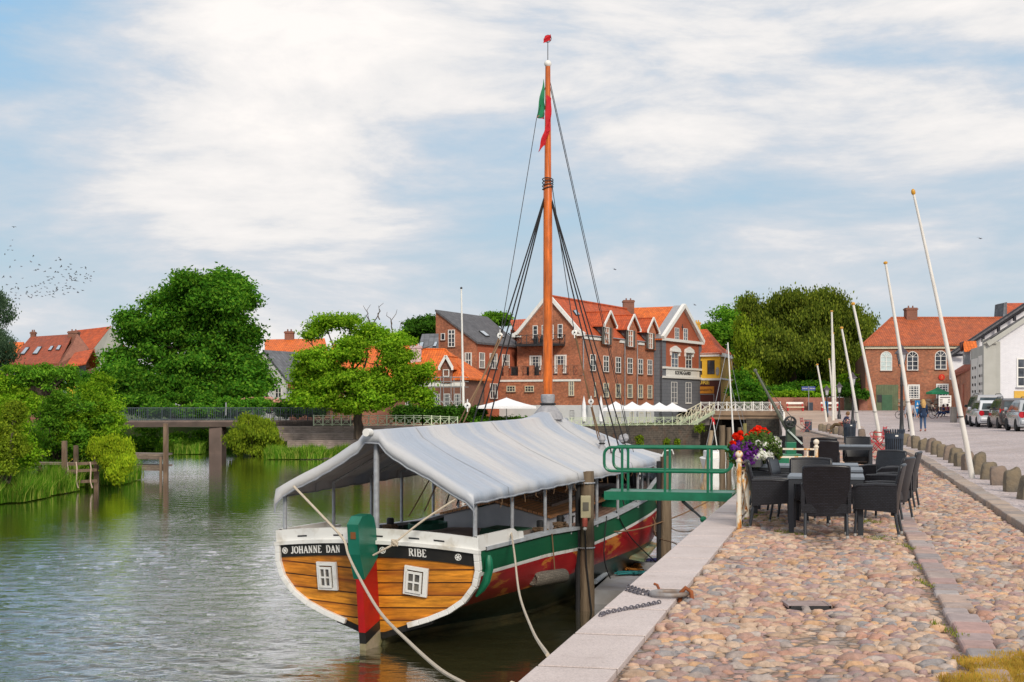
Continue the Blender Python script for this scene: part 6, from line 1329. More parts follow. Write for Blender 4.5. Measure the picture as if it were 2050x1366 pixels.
def make_chair():
    # faces +Y, backrest at -Y
    t=thing('wicker_armchair','x','chair')
    mb=MB(); w_=.27
    # seat block with skirt
    mb.prism([(-w_,-.24,.30),(w_,-.24,.30),(w_+.01,.27,.34),(-w_-.01,.27,.34)],(0,0,.11)); mb.build('seat',wk,t,bevel=.02)
    mb=MB(); rows=[]
    for i in range(13):
        v=i/12; z=.26+.60*v; hw=.215+.05*sm(v*1.3); y=-.235-.10*v**1.5; row=[]
        for j in range(9): u_=-1+2*j/8; row.append((u_*hw,y-.03*(1-u_*u_)+.02,z+.012*(1-u_*u_)*(1 if v>.9 else 0)))
        rows.append(row)
    th_=Vector((0,.04,0)); fr=[[Vector(p)+th_ for p in r] for r in rows]
    mb.grid(rows); mb.grid([r[::-1] for r in fr]); 
    rim=[Vector(r[0]) for r in rows]+[Vector(p) for p in rows[-1]]+[Vector(r[-1]) for r in rows[::-1]]; mb.tube([p+Vector((0,.02,0)) for p in rim],.024,8)
    mb.build('backrest',wk,t,smooth=True,angle=60)
    for sg in (-1,1):
        mb=MB(); x=sg*.275; rows=[]
        for i in range(9):
            v=i/8; y=-.25+.52*v; top=.63-.015*v-.03*sm((v-.8)*5); rows.append([(x-.02,y,.30+.04*v),(x-.024,y,top),(x+.024,y,top),(x+.02,y,.30+.04*v)])
        mb.grid(rows,0,True); mb.face(rows[0][::-1]); mb.face(rows[-1])
        mb.tube([(x,-.25,.63),(x,0,.635),(x,.22,.62),(x,.28,.58),(x,.275,.4)],.029,8); mb.build('armrest',wk,t,smooth=True,angle=60)
    for sx in (-1,1):
        for y0,y1 in ((-.215,-.27),(.235,.25)):
            mb=MB(); mb.tube([(sx*.245,y0,.34),(sx*.25,y1,.03)],.017,8); lg=mb.build('leg',tabm,t,smooth=True,angle=50)
            mb=MB(); mb.lathe([(.015,0),(.018,.005),(.018,.035)],(sx*.25,y1,0),8); mb.build('foot_cap',footm,lg)
    return t
QH=-math.atan2(QD.x,QD.y)   # z rotation so local +Y -> QD
T0=make_table(); first=[True,True]
def put(proto,k,p,rz,label,group):
    o=proto if first[k] else copy_tree(proto); first[k]=False
    o.location=p; o.rotation_euler=(0,0,rz); o['label']=label; o['group']=group; return o
def tabF(px,py,label,w_=.93):   # front left foot pixel
    p=G(px,py); return put(T0,0,p+QV*(w_/2-.05)+QD*.42,QH,label,'dark dining tables on the cobbles')
tabF(1585,1070,'nearest dark slatted dining table standing on the cobbles')
d=19.15; tp=lambda pxr,d_: Vector(((pxr-CX)*d_/F,d_,0))
put(T0,0,tp(1728,19.1)-QV*.465+QD*.45,QH,'second dark dining table from the front between wicker chairs','dark dining tables on the cobbles')
put(T0,0,tp(1719,20.5)-QV*.465+QD*.5,QH,'third dark dining table from the front between wicker chairs','dark dining tables on the cobbles')
put(T0,0,tp(1640,20.2)-QV*.5+QD*.6,QH,'dark dining table close beside the white rusty fence','dark dining tables on the cobbles')
put(T0,0,tp(1748,30.3)-QV*.465+QD*.45,QH,'rearmost dark dining table near the grey litter bins','dark dining tables on the cobbles')
C0=make_chair(); cg='dark wicker chairs around the quay tables'
def ch(px,d_,deg,label):   # deg: facing, 0 = along the quay away from camera, 90 = facing left, -90 = facing right
    return put(C0,1,Vector(((px-CX)*d_/F,d_,0)),QH+R(deg),label,cg)
ch(1653,17.2,2,'dark wicker armchair nearest the camera seen from behind at the front table')
ch(1543,18.45,-86,'dark wicker armchair at left beside the rusty fence facing right')
ch(1757,17.35,84,'dark wicker armchair at right of front table facing left')
ch(1778,19.6,72,'dark wicker armchair second in the right-hand row facing left')
ch(1800,21.9,80,'dark wicker armchair third and farthest in the right-hand row')
ch(1549,20.6,-120,'dark wicker armchair with curved back turned away beneath the flower box')
ch(1621,18.95,178,'dark wicker armchair between the first and second tables facing the camera')
ch(1588,19.4,-100,'dark wicker armchair pushed against left end of second table')
ch(1762,22.2,140,'dark wicker armchair turned sideways at right of the third table')
ch(1651,28.6,0,'dark wicker armchair with its back to the camera left of the rear table')
ch(1648,31.2,4,'dark wicker armchair directly behind another left of the rear table')
ch(1716,31.6,176,'dark wicker armchair tucked behind the rear table facing the camera')
ch(1583,33,0,'dark wicker armchair behind the green winch crane')
# ================= bins =================
binm=pm('bin_blue_grey',(.035,.05,.075),.45,(.025,.035,.055),5)
def make_bin():
    t=thing('litter_bin','x','litter bin'); mb=MB(); mb.lathe([(.20,.02),(.235,.8)],(0,0,0),24); mb.build('liner',M['dark_metal'],t,smooth=True,angle=50)
    mb=MB()
    for k in range(26): a=2*PI*k/26; c,s=math.cos(a),math.sin(a); n_=Vector((-s,c,0)); mb.bar((.225*c,.225*s,.0),(.258*c,.258*s,.80),.034,.012,up=(c,s,0)); mb.bar((.258*c,.258*s,.80),(.30*c,.30*s,.92),.034,.012,up=(c,s,0))
    tag(mb.build('slats',binm,t)); mb=MB(); mb.lathe([(.252,.66),(.262,.66),(.266,.80),(.256,.80)],(0,0,0),26); mb.build('band',binm,t,smooth=True,angle=50); mb=MB(); mb.lathe([(.225,.0),(.24,.0),(.243,.06),(.23,.06)],(0,0,0),26); mb.build('foot_band',binm,t,smooth=True,angle=50)
    mb=MB(); mb.box(-.04,.04,-.275,-.262,.72,.76); mb.build('badge',M['white'],t); return t
B0=make_bin(); bl=[(1790,925,'nearest blue grey slatted litter bin with flared rim beside the wicker chairs'),(1701,887,'second blue grey slatted litter bin right of the seated man')]
for i,(px,py,lb) in enumerate(bl):
    o=B0 if i==0 else copy_tree(B0); o.location=G(px,py,0); o['label']=lb; o['group']='slatted litter bins on the quay'
for px,py,lb,w_,h_ in ((1618,865,'dark slim litter bin behind the pink folding chair',.36,.62),(1622,822,'small dark litter bin standing by garden wall between red benches',.5,.75)):
    p=G(px,py); mb=MB(); mb.box(p.x-w_/2,p.x+w_/2,p.y-w_/2,p.y+w_/2,p.z,p.z+h_*(1 if py>850 else 1.1)); mb.box(p.x-w_/2-.02,p.x+w_/2+.02,p.y-w_/2-.02,p.y+w_/2+.02,p.z+h_*1.1,p.z+h_*1.16); mb.build('litter_bin',binm,None,bevel=.02,label=lb,cat='litter bin')
# ================= folding chairs, benches =================
rp_=pm('red_lacquer',(.50,.018,.03),.4,(.42,.012,.02),6)
def fold_chair(px,py,deg,label,mat=None,sc_=1,z=None):
    p=G(px,py,z); q=Matrix.Rotation(R(deg),4,'Z'); mat=mat or rp_
    t=thing('folding_chair',label,'folding chair',tuple(p),'red folding chairs on the quay'); f=lambda x,y,z_:p+(q@Vector((x*sc_,y*sc_,z_*sc_)))
    for x in (-.22,.22):
        mb=MB(); mb.tube([f(x,-.25,0),f(x,.2,.46)],.013,6); mb.tube([f(x,.25,0),f(x,-.22,.46),f(x,-.28,.86)],.013,6); mb.tube([f(x,-.24,.64),f(x,.15,.66),f(x,.2,.60),f(x,.1,.46)],.013,6); mb.build('side_frame',mat,t,smooth=True)
    mb=MB()
    for i in range(6): mb.bar(f(-.22,-.2+.08*i,.46),f(.22,-.2+.08*i,.46),.055,.014)
    mb.build('seat',mat,t); mb=MB()
    for i in range(3): mb.bar(f(-.22,-.25-.012*i,.60+.1*i),f(.22,-.25-.012*i,.60+.1*i),.012,.05)
    mb.build('backrest',mat,t); mb=MB(); mb.tube([f(-.22,-.2,.05),f(.22,-.2,.05)],.01,5); mb.tube([f(-.22,.2,.05),f(.22,.2,.05)],.01,5); mb.build('crossbar',mat,t); return t
fold_chair(1759,917,100,'red slatted folding chair half hidden behind the nearest litter bin',z=0)
fold_chair(1756,903,60,'red folding chair standing just behind another near the tallest bin',z=0)
fold_chair(1689,871,92,'dark red folding chair carrying the seated man',pm('dark_red',(.30,.01,.03),.4),z=0)
fold_chair(1613,865,-80,'small pink red folding chair beside the slim dark bin',pm('pinkish_red',(.55,.09,.09),.5),z=0)
def bench(x0,x1,py,label):
    a=P(x0,HY,148); b_=P(x1,HY,148); z=terr(a.x,148); a.z=b_.z=z; t=thing('park_bench',label,'bench',tuple((a+b_)/2),'red and white benches along the garden wall')
    mb=MB(); mb.bar(a+Vector((0,0,.42)),b_+Vector((0,0,.42)),.45,.09); mb.build('seat',M['cream'],t); mb=MB(); mb.bar(a+Vector((0,.25,.85)),b_+Vector((0,.25,.85)),.05,.22); mb.build('backrest',M['white'],t)
    for q in (.06,.94): p=a.lerp(b_,q); mb=MB(); mb.box(p.x-.06,p.x+.06,p.y-.2,p.y+.3,z,z+.4); mb.box(p.x-.05,p.x+.05,p.y+.2,p.y+.3,z+.4,z+.8); mb.build('end_frame',rp_,t)
bench(1575,1609,822,'left red and white bench against the garden wall'); bench(1644,1680,822,'right red and white bench partly behind the flagpoles')
# ================= people =================
skin=pm('skin',(.50,.26,.18),.6); hairs={}
def skel(name,chains,mat,parent,sub=1):
    vs=[];rad=[];ed=[];idx={}
    for chn in chains:
        prev=None
        for p,r in chn:
            k=tuple(round(c,4) for c in p)
            if k not in idx: idx[k]=len(vs); vs.append(Vector(p)); rad.append(r)
            i=idx[k]
            if prev is not None and prev!=i: ed.append((prev,i))
            prev=i
    off=Vector((0,0,0)); q=parent
    while q is not None: off+=q.location; q=q.parent
    me=bpy.data.meshes.new(name); me.from_pydata([v-off for v in vs],ed,[]); me.materials.append(mat); o=bpy.data.objects.new(name,me); C.objects.link(o); o.parent=parent
    md=o.modifiers.new('s','SKIN'); md.use_smooth_shade=True; md.use_x_symmetry=False
    for i,sv in enumerate(me.skin_vertices[0].data):
        r=rad[i]; sv.radius=(r,r) if not hasattr(r,'__len__') else r; sv.use_root=(i==0)
    m2=o.modifiers.new('u','SUBSURF'); m2.levels=sub; m2.render_levels=sub; return o
def person(base,deg,J,label,top,bot,hair,hairlen=0,sleeve=1.0,shoe=(.10,.04,.03),tunic=0,sc_=1,z=None):
    p0=G(*base) if len(base)==2 else Vector(base); q=Matrix.Rotation(R(deg),4,'Z'); f=lambda v:p0+(q@Vector(v))*sc_
    t=thing('person',label,'person',tuple(p0)); J={k:f(v) for k,v in J.items()}
    l=lambda a,b,k:J[a].lerp(J[b],k)
    body=[[(J['pel'],.12),(J['sp'],.12),(J['ch'],.135),(J['nk'],.06),(l('nk','hd',.5),.055),(l('nk','hd',1),.085),(J['top'],.07)]]
    for s in 'lr':
        body.append([(J['ch'],.135),(J['sh'+s],.06),(J['el'+s],.042),(J['wr'+s],.028),(J['ha'+s],.03)])
        body.append([(J['pel'],.12),(J['hp'+s],.085),(J['kn'+s],.055),(J['an'+s],.038),(J['to'+s],.032)])
        hd_=(J['ha'+s]-J['wr'+s]).normalized(); sd_=hd_.cross(Vector((0,1,.2))).normalized()
        for k in range(4): body.append([(J['ha'+s],.03),(J['ha'+s]+hd_*(.05+.006*(1.5-abs(k-1.5)))+sd_*(k-1.5)*.018,.008),(J['ha'+s]+hd_*.085+sd_*(k-1.5)*.02,.007)])
        body.append([(J['ha'+s],.03),(J['ha'+s]+hd_*.03+sd_*.045,.008)])
    skel('body',body,skin,t)
    tm_=pm('top_cloth',top,.85,tuple(c*.8 for c in top),8); bm_=pm('trouser_cloth',bot,.85,tuple(c*.75 for c in bot),8)
    sh=[[(l('pel','sp',.2-tunic*.5),.135+.03*tunic),(J['sp'],.135),(J['ch'],.155),(l('ch','nk',.8),.075)]]
    if tunic: sh[0]=[(J['pel']+Vector((0,0,-.20*sc_)),(.27,.21)),(J['pel'],(.24,.19))]+sh[0][1:]
    for s in 'lr': sh.append([(J['ch'],.155),(J['sh'+s],.078),(l('sh'+s,'el'+s,min(1,sleeve)),.056)]+([(l('el'+s,'wr'+s,.9),.045)] if sleeve>1 else []))
    skel('shirt',sh,tm_,t)
    skel('trousers',[[(J['pel'],.14),(J['hp'+s],.10),(J['kn'+s],.07),(l('kn'+s,'an'+s,.95),.05)] for s in 'lr'],bm_,t)
    for s in 'lr': mb=MB(); mb.tube([J['an'+s]-Vector((0,0,.02)),l('an'+s,'to'+s,.5)-Vector((0,0,.015)),J['to'+s]],[.045,.045,.032],8); mb.build('shoe',pm('shoe',shoe,.6),t,smooth=True)
    fw=(q@Vector((0,1,0))).to_3d() if False else Vector((-math.sin(R(deg)),math.cos(R(deg)),0))
    c=(J['hd']+J['top'])/2; hm_=pm('hair',hair,.8,tuple(x*.7 for x in hair),20)
    mb=MB(); mb.ball(c-fw*.03+Vector((0,0,.015)),.112*sc_,12,0,(1,1,1.05))
    if hairlen: mb.tube([c-fw*.05,c-fw*.09-Vector((0,0,.12)),c-fw*.11-Vector((0,0,.12+hairlen))],[.115,.14,.09],10)
    mb.build('hair',hm_,t,smooth=True,angle=180)
    sd_=fw.cross(Vector((0,0,1))); mb=MB()
    for s in (-1,1): mb.ball(c+fw*.085+sd_*s*.032,.011,6)
    mb.build('eyes',M['dark_metal'],t); mb=MB(); mb.ball(c+fw*.095-Vector((0,0,.03)),.017,6,0,(1,1,1.3)); mb.ball(c+fw*.085-Vector((0,0,.065)),.02,6,1,(1,1,.4)); mb.build('nose_and_mouth',[skin,pm('lips',(.35,.10,.09),.6)],t)
    return t
def walkJ(st=.14,arm=.1,w_=.18):
    return dict(pel=(0,0,.92),sp=(0,.01,1.10),ch=(0,.0,1.30),nk=(0,.0,1.46),hd=(0,.02,1.56),top=(0,.01,1.66),
     shl=(-w_,0,1.38),shr=(w_,0,1.38),ell=(-w_-.06,-arm,1.12),elr=(w_+.06,arm,1.12),wrl=(-w_-.08,-arm*.6,.90),wrr=(w_+.12,arm*1.6,.90),hal=(-w_-.08,-arm*.4,.83),har=(w_+.13,arm*1.9,.83),
     hpl=(-.09,0,.88),hpr=(.09,0,.88),knl=(-.09,st*.6,.50),knr=(.09,-st*.1,.49),anl=(-.08,st,.09),anr=(.09,-st,.11),tol=(-.09,st+.14,.035),tor=(.1,-st+.13,.035))
person((1848,864),0,walkJ(.12),'person with long blonde hair in dark blue tunic and jeans walking away','' and 0 or (.012,.03,.075),(.05,.10,.20),(.55,.33,.12),.22,1.2,(.30,.09,.07),1,.99)
person((1822,864),2,walkJ(-.12,-.08),'person in light grey jumper and dark trousers walking away behind a flagpole',(.34,.35,.40),(.02,.015,.03),(.12,.03,.02),0,1.2,(.05,.03,.03),0,.99)
def sitJ(lean=-.25,w_=.18):
    return dict(pel=(0,0,.50),sp=(0,lean*.35,.68),ch=(0,lean*.8,.86),nk=(0,lean*1.0,1.0),hd=(0,lean*.98+.02,1.08),top=(0,lean*.98,1.18),
     shl=(-w_,lean*.85,.93),shr=(w_,lean*.85,.93),ell=(-w_-.06,lean*.6,.70),elr=(w_+.06,lean*.6,.70),wrl=(-w_,.10,.68),wrr=(w_,.10,.68),hal=(-w_+.03,.16,.67),har=(w_-.03,.16,.67),
     hpl=(-.09,.03,.50),hpr=(.09,.03,.50),knl=(-.1,.48,.60),knr=(.1,.44,.54),anl=(-.1,.78,.26),anr=(.1,.62,.09),tol=(-.1,.92,.30),tor=(.1,.76,.035))
pm_=G(1688,871,0); person(tuple(pm_),92,sitJ(-.24),'person in dark blue shirt and brown trousers leaning back on red chair',(.02,.025,.07),(.10,.065,.03),(.20,.11,.05),0,.55,(.14,.08,.04))
# ================= flagpoles =================
polem=pm('pole_white',(.74,.72,.68),.45,(.66,.63,.58),1.5,stretch=(6,6,.8)); goldm=pm('gilt',(.60,.30,.03),.35)
FP=[(1948,958,1829,388,14,6,'nearest and tallest white flagpole leaning left above the kerb stones'),(1829,882,1773,528,11,6,'second nearest white flagpole in front of the walking people'),(1763,885,1708,610,9.5,6,'white flagpole with base beside the red folding chairs'),(1722,873,1685,658,8.5,5,'white flagpole rising just right of the second litter bin'),
 (1668,842,1665,624,7.5,4.5,'upright tall white flagpole directly above the seated man'),(1655,845,1636,731,6,4,'shortest white flagpole leaning left of the seated man'),(1669,836,1660,720,5,3.5,'thin white flagpole with gold cap overlapping the upright tall one'),(1673,829,1668,668,4.5,3,'slim white flagpole standing farthest back before the big tree')]
for px,py,tx_,ty,w0,w1,lb in FP:
    p=G(px,py); d=p.y; tp=P(tx_,ty,d-.1*(py-ty)*d/F); t=thing('flagpole',lb,'flagpole',tuple(p),'leaning white flagpoles along the quay'); r0=w0*d/F/2*.86; r1=w1*d/F/2*.8
    bend=[p.lerp(tp,i/8)+Vector((.03*math.sin(PI*i/8),0,0)) for i in range(9)]; bend[0]-=Vector((0,0,.1))
    mb=MB(); mb.tube(bend,[r0+(r1-r0)*i/8 for i in range(9)],12); mb.build('pole',polem,t,smooth=True)
    mb=MB(); a=(tp-p).normalized(); mb.lathe([(r1*1.1,-.02),(r1*1.7,.0),(r1*1.8,.05),(r1*1.3,.08),(r1*.5,.10)],tp,10,axis=a); mb.build('cap',goldm,t,smooth=True)
    mb=MB(); c=p.lerp(tp,.22); mb.tube([c+Vector((r0*1.05*math.cos(k*PI/4),r0*1.05*math.sin(k*PI/4),0)) for k in range(8)],.012,5,closed=True); mb.build('cord',M['dark_metal'],t)
t=thing('flagpole','thin far flagpole with small dark ball in front of scaffolded orange-roofed house','flagpole',tuple(P(927,828,121))); mb=MB(); mb.tube([P(928,832,121),P(923.5,578,121)],[.12,.06],8); mb.build('pole',M['white'],t,smooth=True); mb=MB(); mb.ball(P(923.5,577,121),.11,8); mb.build('cap',M['dark_metal'],t)
# ================= lamps =================
lgm=pm('lamp_glass',(.42,.42,.44),.25,(.36,.36,.40),6)
def lamp(px,py,topy,label):
    p=G(px,py); d=p.y; zt=EZ-(topy-HY)*d/F; hgt=zt-p.z; t=thing('street_lamp',label,'street lamp',tuple(p),'black lantern street lamps'); z0=zt-.95
    mb=MB(); mb.lathe([(.16,0),(.16,.35),(.11,.42),(.095,.7),(.075,1.3),(.06,hgt*.55),(.085,hgt*.56),(.06,hgt*.58),(.08,hgt*.64),(.055,hgt*.66),(.045,hgt-1.05)],p,12); mb.build('post',M['dark_metal'],t,smooth=True,angle=50)
    c=Vector((p.x,p.y,z0)); mb=MB()
    for sg in (-1,1): mb.tube([c+Vector((0,0,-.15)),c+Vector((sg*.10,0,-.12)),c+Vector((sg*.17,0,0)),c+Vector((sg*.15,0,.06))],.018,6)
    for k in range(4): a=PI/4+k*PI/2; mb.bar(c+Vector((.15*math.cos(a),.15*math.sin(a),.02)),c+Vector((.26*math.cos(a),.26*math.sin(a),.52)),.025,.025)
    mb.build('lantern_frame',M['dark_metal'],t); mb=MB(); mb.lathe([(.13,.02),(.235,.52)],c,4,axis=None); q=Matrix.Rotation(PI/4,3,'Z'); mb.v=[c+q@(v-c) for v in mb.v]; mb.build('lantern_glass',lgm,t)
    mb=MB(); mb.lathe([(.38,.52),(.36,.56),(.12,.78),(.11,.84),(.05,.9),(.01,.95)],c,4); mb.v=[c+q@(v-c) for v in mb.v]; mb.build('lantern_roof',pm('lamp_roof',(.06,.045,.06),.5),t)
lamp(1805,877,690,'large black lantern lamp behind the second nearest flagpole'); lamp(1707,852,745,'black lantern lamp rising behind the second litter bin'); lamp(1680,839,765,'small black lantern lamp behind the seated man'); lamp(1655,836,771,'small black lantern lamp left of the blue sign post')
# ================= boulders, signs =================
bom=pm('boundary_stone',(.19,.15,.10),.9,(.09,.085,.075),3.2,bs=12,bst=.9,bd=.03); bo2=pm('boundary_stone_pink',(.22,.165,.13),.9,(.12,.10,.09),3.5,bs=12,bst=.9,bd=.03)
lbs=['squat weathered boundary stone at the street kerb, number']
i=0; yb=21.0
while yb<84:
    k=interp(yb,KERB)+.62; x=xe(yb)+k/.972; z=terr(x,yb); h_=.40+.14*rnd.random(); w_=.135+.045*rnd.random(); mb=MB(); rows=[]
    tl=rnd.uniform(-.12,.12)
    for s,q in ((0,1.0),(.5,.96),(.86,.86),(.97,.72),(1.0,.45)):
        rows.append([Vector((x+q*w_*(1+.12*math.sin(a*3+i))*math.copysign(abs(math.cos(a))**.33,math.cos(a))+.05*s*math.sin(i*1.7),yb+q*w_*.8*math.copysign(abs(math.sin(a))**.33,math.sin(a)),z-.05+s*h_+(tl*math.cos(a)+.05*math.sin(2*a+i))*h_*s*.7)) for a in [2*PI*j/12 for j in range(12)]])
    mb.grid(rows,0,True); mb.face(rows[-1]); mb.build('boundary_stone',(bom if i%3 else bo2),None,smooth=True,angle=60,label='one of the rough waist-low stones lining the kerb between quay and street',cat='stone',group='boundary stones along the street kerb'); i+=1; yb+=2.05 if yb<60 else 2.3
mb=MB(); p=G(1838,1008,0); 
mb=MB(); c=G(1818,946,0); mb.obox(c+Vector((-.22,-.15,0)),(.42,0,0),(.05,.4,0),(0,0,.36)); mb.build('stone_block',bo2,None,bevel=.05,label='reddish square stone block with a drilled hole behind wicker chairs',cat='stone')
blue=pm('sign_blue',(.015,.22,.55),.4); 
def bsign(px0,py0,px1,py1,label):
    p=G((px0+px1)/2,py1); d=p.y; t=thing('sign_stand',label,'sign',tuple(p)); w_=(px1-px0)*d/F; h_=(py1-py0)*d/F; mb=MB(); mb.box(p.x-w_/2,p.x+w_/2,p.y-.06,p.y+.06,p.z,p.z+h_); mb.build('board',blue,t,bevel=.03)
    mb=MB(); mb.box(p.x-w_*.32,p.x+w_*.32,p.y-.075,p.y-.065,p.z+h_*.5,p.z+h_*.6); mb.prism([(p.x-w_*.2,p.y-.065,p.z+h_*.72),(p.x+w_*.2,p.y-.065,p.z+h_*.72),(p.x,p.y-.065,p.z+h_*.92)],(0,-.01,0)); mb.box(p.x-w_*.4,p.x+w_*.4,p.y-.075,p.y-.065,p.z+h_*.2,p.z+h_*.22); mb.build('sign_marks',M['white'],t)
bsign(1831.5,802,1841.5,834,'blue information sign behind the walking people'); bsign(1651,804,1658,833,'tall blue information sign beside the far leaning flagpole')
p=G(1619,822.5); t=thing('street_sign','small dark blue street name sign on a thin pole by the garden wall','street sign',tuple(p)); mb=MB(); mb.tube([p,P(1619,773,p.y)],.04,6); mb.build('pole',M['grey_metal'],t)
for a,b_ in ((1605,1618),(1620,1632)): mb=MB(); q=P(a,782,p.y); q2=P(b_,774,p.y); mb.box(q.x,q2.x,q.y-.03,q.y+.03,q.z,q2.z); s_=mb.build('sign_plate',pm('sign_navy',(.05,.08,.28),.5),t); textmesh('sign_text','Skibbroen',.17,M['white'],s_,((q.x+q2.x)/2,q.y-.04,(q.z+q2.z)/2),(1,0,0),(0,0,1),.004,sx=.8)
# ================= drain, ring, chains =================
p=G(1615,1211,0)-Vector((0,0,.014)); t=thing('drain_grate','worn dished cast iron drain grate set in the cobbles','drain grate',tuple(p)); dm2=pm('cast_iron',(.30,.235,.23),.55,(.22,.165,.16),8)
mb=MB(); mb.box(p.x-.175,p.x-.15,p.y-.13,p.y+.13,-.01,.016); mb.box(p.x+.15,p.x+.175,p.y-.13,p.y+.13,-.01,.016)
for y in (-.118,-.07,-.022,.026,.074,.122): mb.box(p.x-.15,p.x+.15,p.y+y-.009,p.y+y+.009,-.01,.0145)
mb.build('bars',dm2,t,bevel=.003); mb=MB(); mb.box(p.x-.17,p.x+.17,p.y-.13,p.y+.13,-.06,.009); mb.build('slot_shade',M['dark_metal'],t)  # flush dark panel stands in for the shade inside the slots
ir=pm('worn_iron',(.30,.30,.31),.6,(.22,.17,.14),9,metal=.3); ru=pm('rusty_iron',(.32,.10,.03),.8,(.20,.055,.02),12)
c=G(1340,1199,0); t=thing('mooring_ring','large worn iron mooring ring held by a rusty shackle on the coping','mooring ring',tuple(c))
mb=MB(); mb.tube([c+Vector((.148*math.cos(2*PI*k/28),.125*math.sin(2*PI*k/28),.045)) for k in range(28)],.021,10,closed=True); mb.build('ring',ir,t,smooth=True)
a=G(1372,1201,0); mb=MB(); mb.tube([a+Vector((-.045,.02,-.02)),a+Vector((-.035,.0,.06)),a+Vector((.0,-.01,.10)),a+Vector((.045,-.02,.07)),a+Vector((.055,-.03,-.03))],.019,10); mb.build('shackle',ru,t,smooth=True)
a=G(1316,1192,0); mb=MB(); mb.tube([a+Vector((-.02,.05,.09)),a+Vector((0,.02,.085)),a+Vector((.02,-.01,.04)),a+Vector((.035,-.03,.05))],.012,8); mb.build('pin',ru,t,smooth=True)
def chain(pts,label,ll=.05,r=.0055,mat=None):
    pts=[Vector(p) for p in pts]; mb=MB(); seg=0; acc=[]; 
    tot=sum((b-a).length for a,b in zip(pts,pts[1:])); n=int(tot/(ll*.78))
    def at(s):
        for a,b in zip(pts,pts[1:]):
            l=(b-a).length
            if s<=l: return a.lerp(b,s/l),(b-a).normalized()
            s-=l
        return pts[-1],(pts[-1]-pts[-2]).normalized()
    for i in range(n):
        c,d=at((i+.5)*ll*.78); s=d.cross(Vector((0,0,1))).normalized(); u_=s.cross(d); w_=(s if i%2 else (u_+s*.4).normalized())*ll*.30
        pl=[c+d*ll*.5*math.cos(2*PI*k/10)*1.0+w_*math.sin(2*PI*k/10) for k in range(10)]; mb.tube(pl,r,5,closed=True)
    return mb.build('chain',mat or pm('chain_steel',(.16,.15,.18),.5,(.10,.09,.10),20,metal=.4),None,smooth=True,label=label,cat='chain')
z=.03; chain([G(1322,1205,z),G(1290,1212,z),G(1250,1219,z),G(1215,1226,z),G(1203,1231,z)+Vector((0,0,0)),Vector((G(1196,1238,0).x-.04,G(1196,1238,0).y,-.1)),Vector((G(1190,1240,0).x-.05,G(1190,1244,0).y,-.6))],'long chain crossing the granite slab from ring to the water edge')
chain([G(1308,1188,z),G(1280,1181,z),G(1256,1173,z)],'upper strand of the short double chain left of the mooring ring'); chain([G(1306,1191,z),G(1280,1188,z),G(1254,1180,z),Vector((xe(12.3)-.02,12.35,-.15))],'lower strand of the short double chain left of the mooring ring')
# ================= terrace umbrellas and cafe =================
umm=pm('umbrella_white',(.80,.80,.82),.8,(.72,.73,.76),1.5)
def umbrella(c,zt,ze_,w_,zb_,label,mat=None,group=None,n=4,name='parasol'):
    t=thing(name,label,'umbrella',(c[0],c[1],zb_),group); mb=MB(); c=Vector((c[0],c[1],0)); k=8 if n!=4 else 4; off=PI/4 if n==4 else 0
    ring=lambda r,z:[c+Vector((r*math.cos(off+2*PI*i/k),r*math.sin(off+2*PI*i/k),z)) for i in range(k)]
    r=w_/2*(1.41 if n==4 else 1); rows=[ring(.03,zt),ring(r*.3,zt-(zt-ze_)*.36),ring(r*.65,zt-(zt-ze_)*.72),ring(r,ze_),ring(r*1.0,ze_-.18)]
    mb.grid(rows,0,True); o=mb.build('canopy',mat or umm,t); md=o.modifiers.new('s','SOLIDIFY'); md.thickness=.02
    mb=MB(); mb.tube([c+Vector((0,0,zb_)),c+Vector((0,0,zt+.08))],.035,8); mb.build('pole',M['grey_metal'] if name=='parasol' else M['dark_metal'],t)
    mb=MB(); 
    for i in range(4): a=2*PI*i/4+off; mb.bar(c+Vector((0,0,ze_-.1)),c+Vector((r*.6*math.cos(a),r*.6*math.sin(a),zt-(zt-ze_)*.62)),.03,.03)
    mb.build('ribs',M['grey_metal'],t); return t
p=P(1014,797,120); umbrella((p.x,p.y),p.z,EZ-(814-HY)*120/F,5.0,-.45,'big single white square umbrella behind the boat canopy, left of the mast')
ul=['leftmost','second from left','middle','second from right','rightmost']
for i,(px,d) in enumerate(((1232.6,136),(1265.5,138.5),(1294,141),(1320,143.5),(1346,146))):
    p=P(px,804.5+i*.6,d); umbrella((p.x,p.y),p.z,p.z-.72,2.75,-.46,ul[i]+' of the five white umbrellas in a row on the river terrace',group='white umbrellas along the river terrace')
for px,lb in ((1169,'closed white umbrella nearer the mast on the terrace'),(1203,'closed white umbrella right beside the row of open ones')):
    d=134; p=P(px,793,d); t=thing('parasol',lb,'umbrella',(p.x,p.y,-.46),'closed umbrellas'); mb=MB(); mb.lathe([(.05,.3),(.22,.45),(.26,.9),(.20,1.6),(.22,1.9),(.10,2.5),(.03,2.85)],(p.x,p.y,-.46),9); mb.build('folded_cloth',umm,t,smooth=True); mb=MB(); mb.tube([(p.x,p.y,-.46),(p.x,p.y,2.5)],.03,6); mb.build('pole',M['grey_metal'],t)
gum=pm('umbrella_green',(.01,.22,.09),.7); p=P(1877,776,140); umbrella((p.x,p.y),p.z,EZ-(786-HY)*140/F,2.3,terr(p.x,140),'green parasol over the cafe tables in front of the inn',gum,n=8,name='cafe_parasol')
p=P(1892,815,137); mb=MB(); t=thing('menu_board','white menu board with rows of small print beside green parasol','menu board',(p.x,p.y,.6)); q=P(1904.5,792,137); o_=P(1879.5,814,137); mb.box(o_.x,q.x,137,137.08,o_.z,q.z); mb.box(o_.x+.05,o_.x+.12,137.02,137.06,.5,o_.z); mb.box(q.x-.12,q.x-.05,137.02,137.06,.5,o_.z); bd_=mb.build('board',M['white'],t)
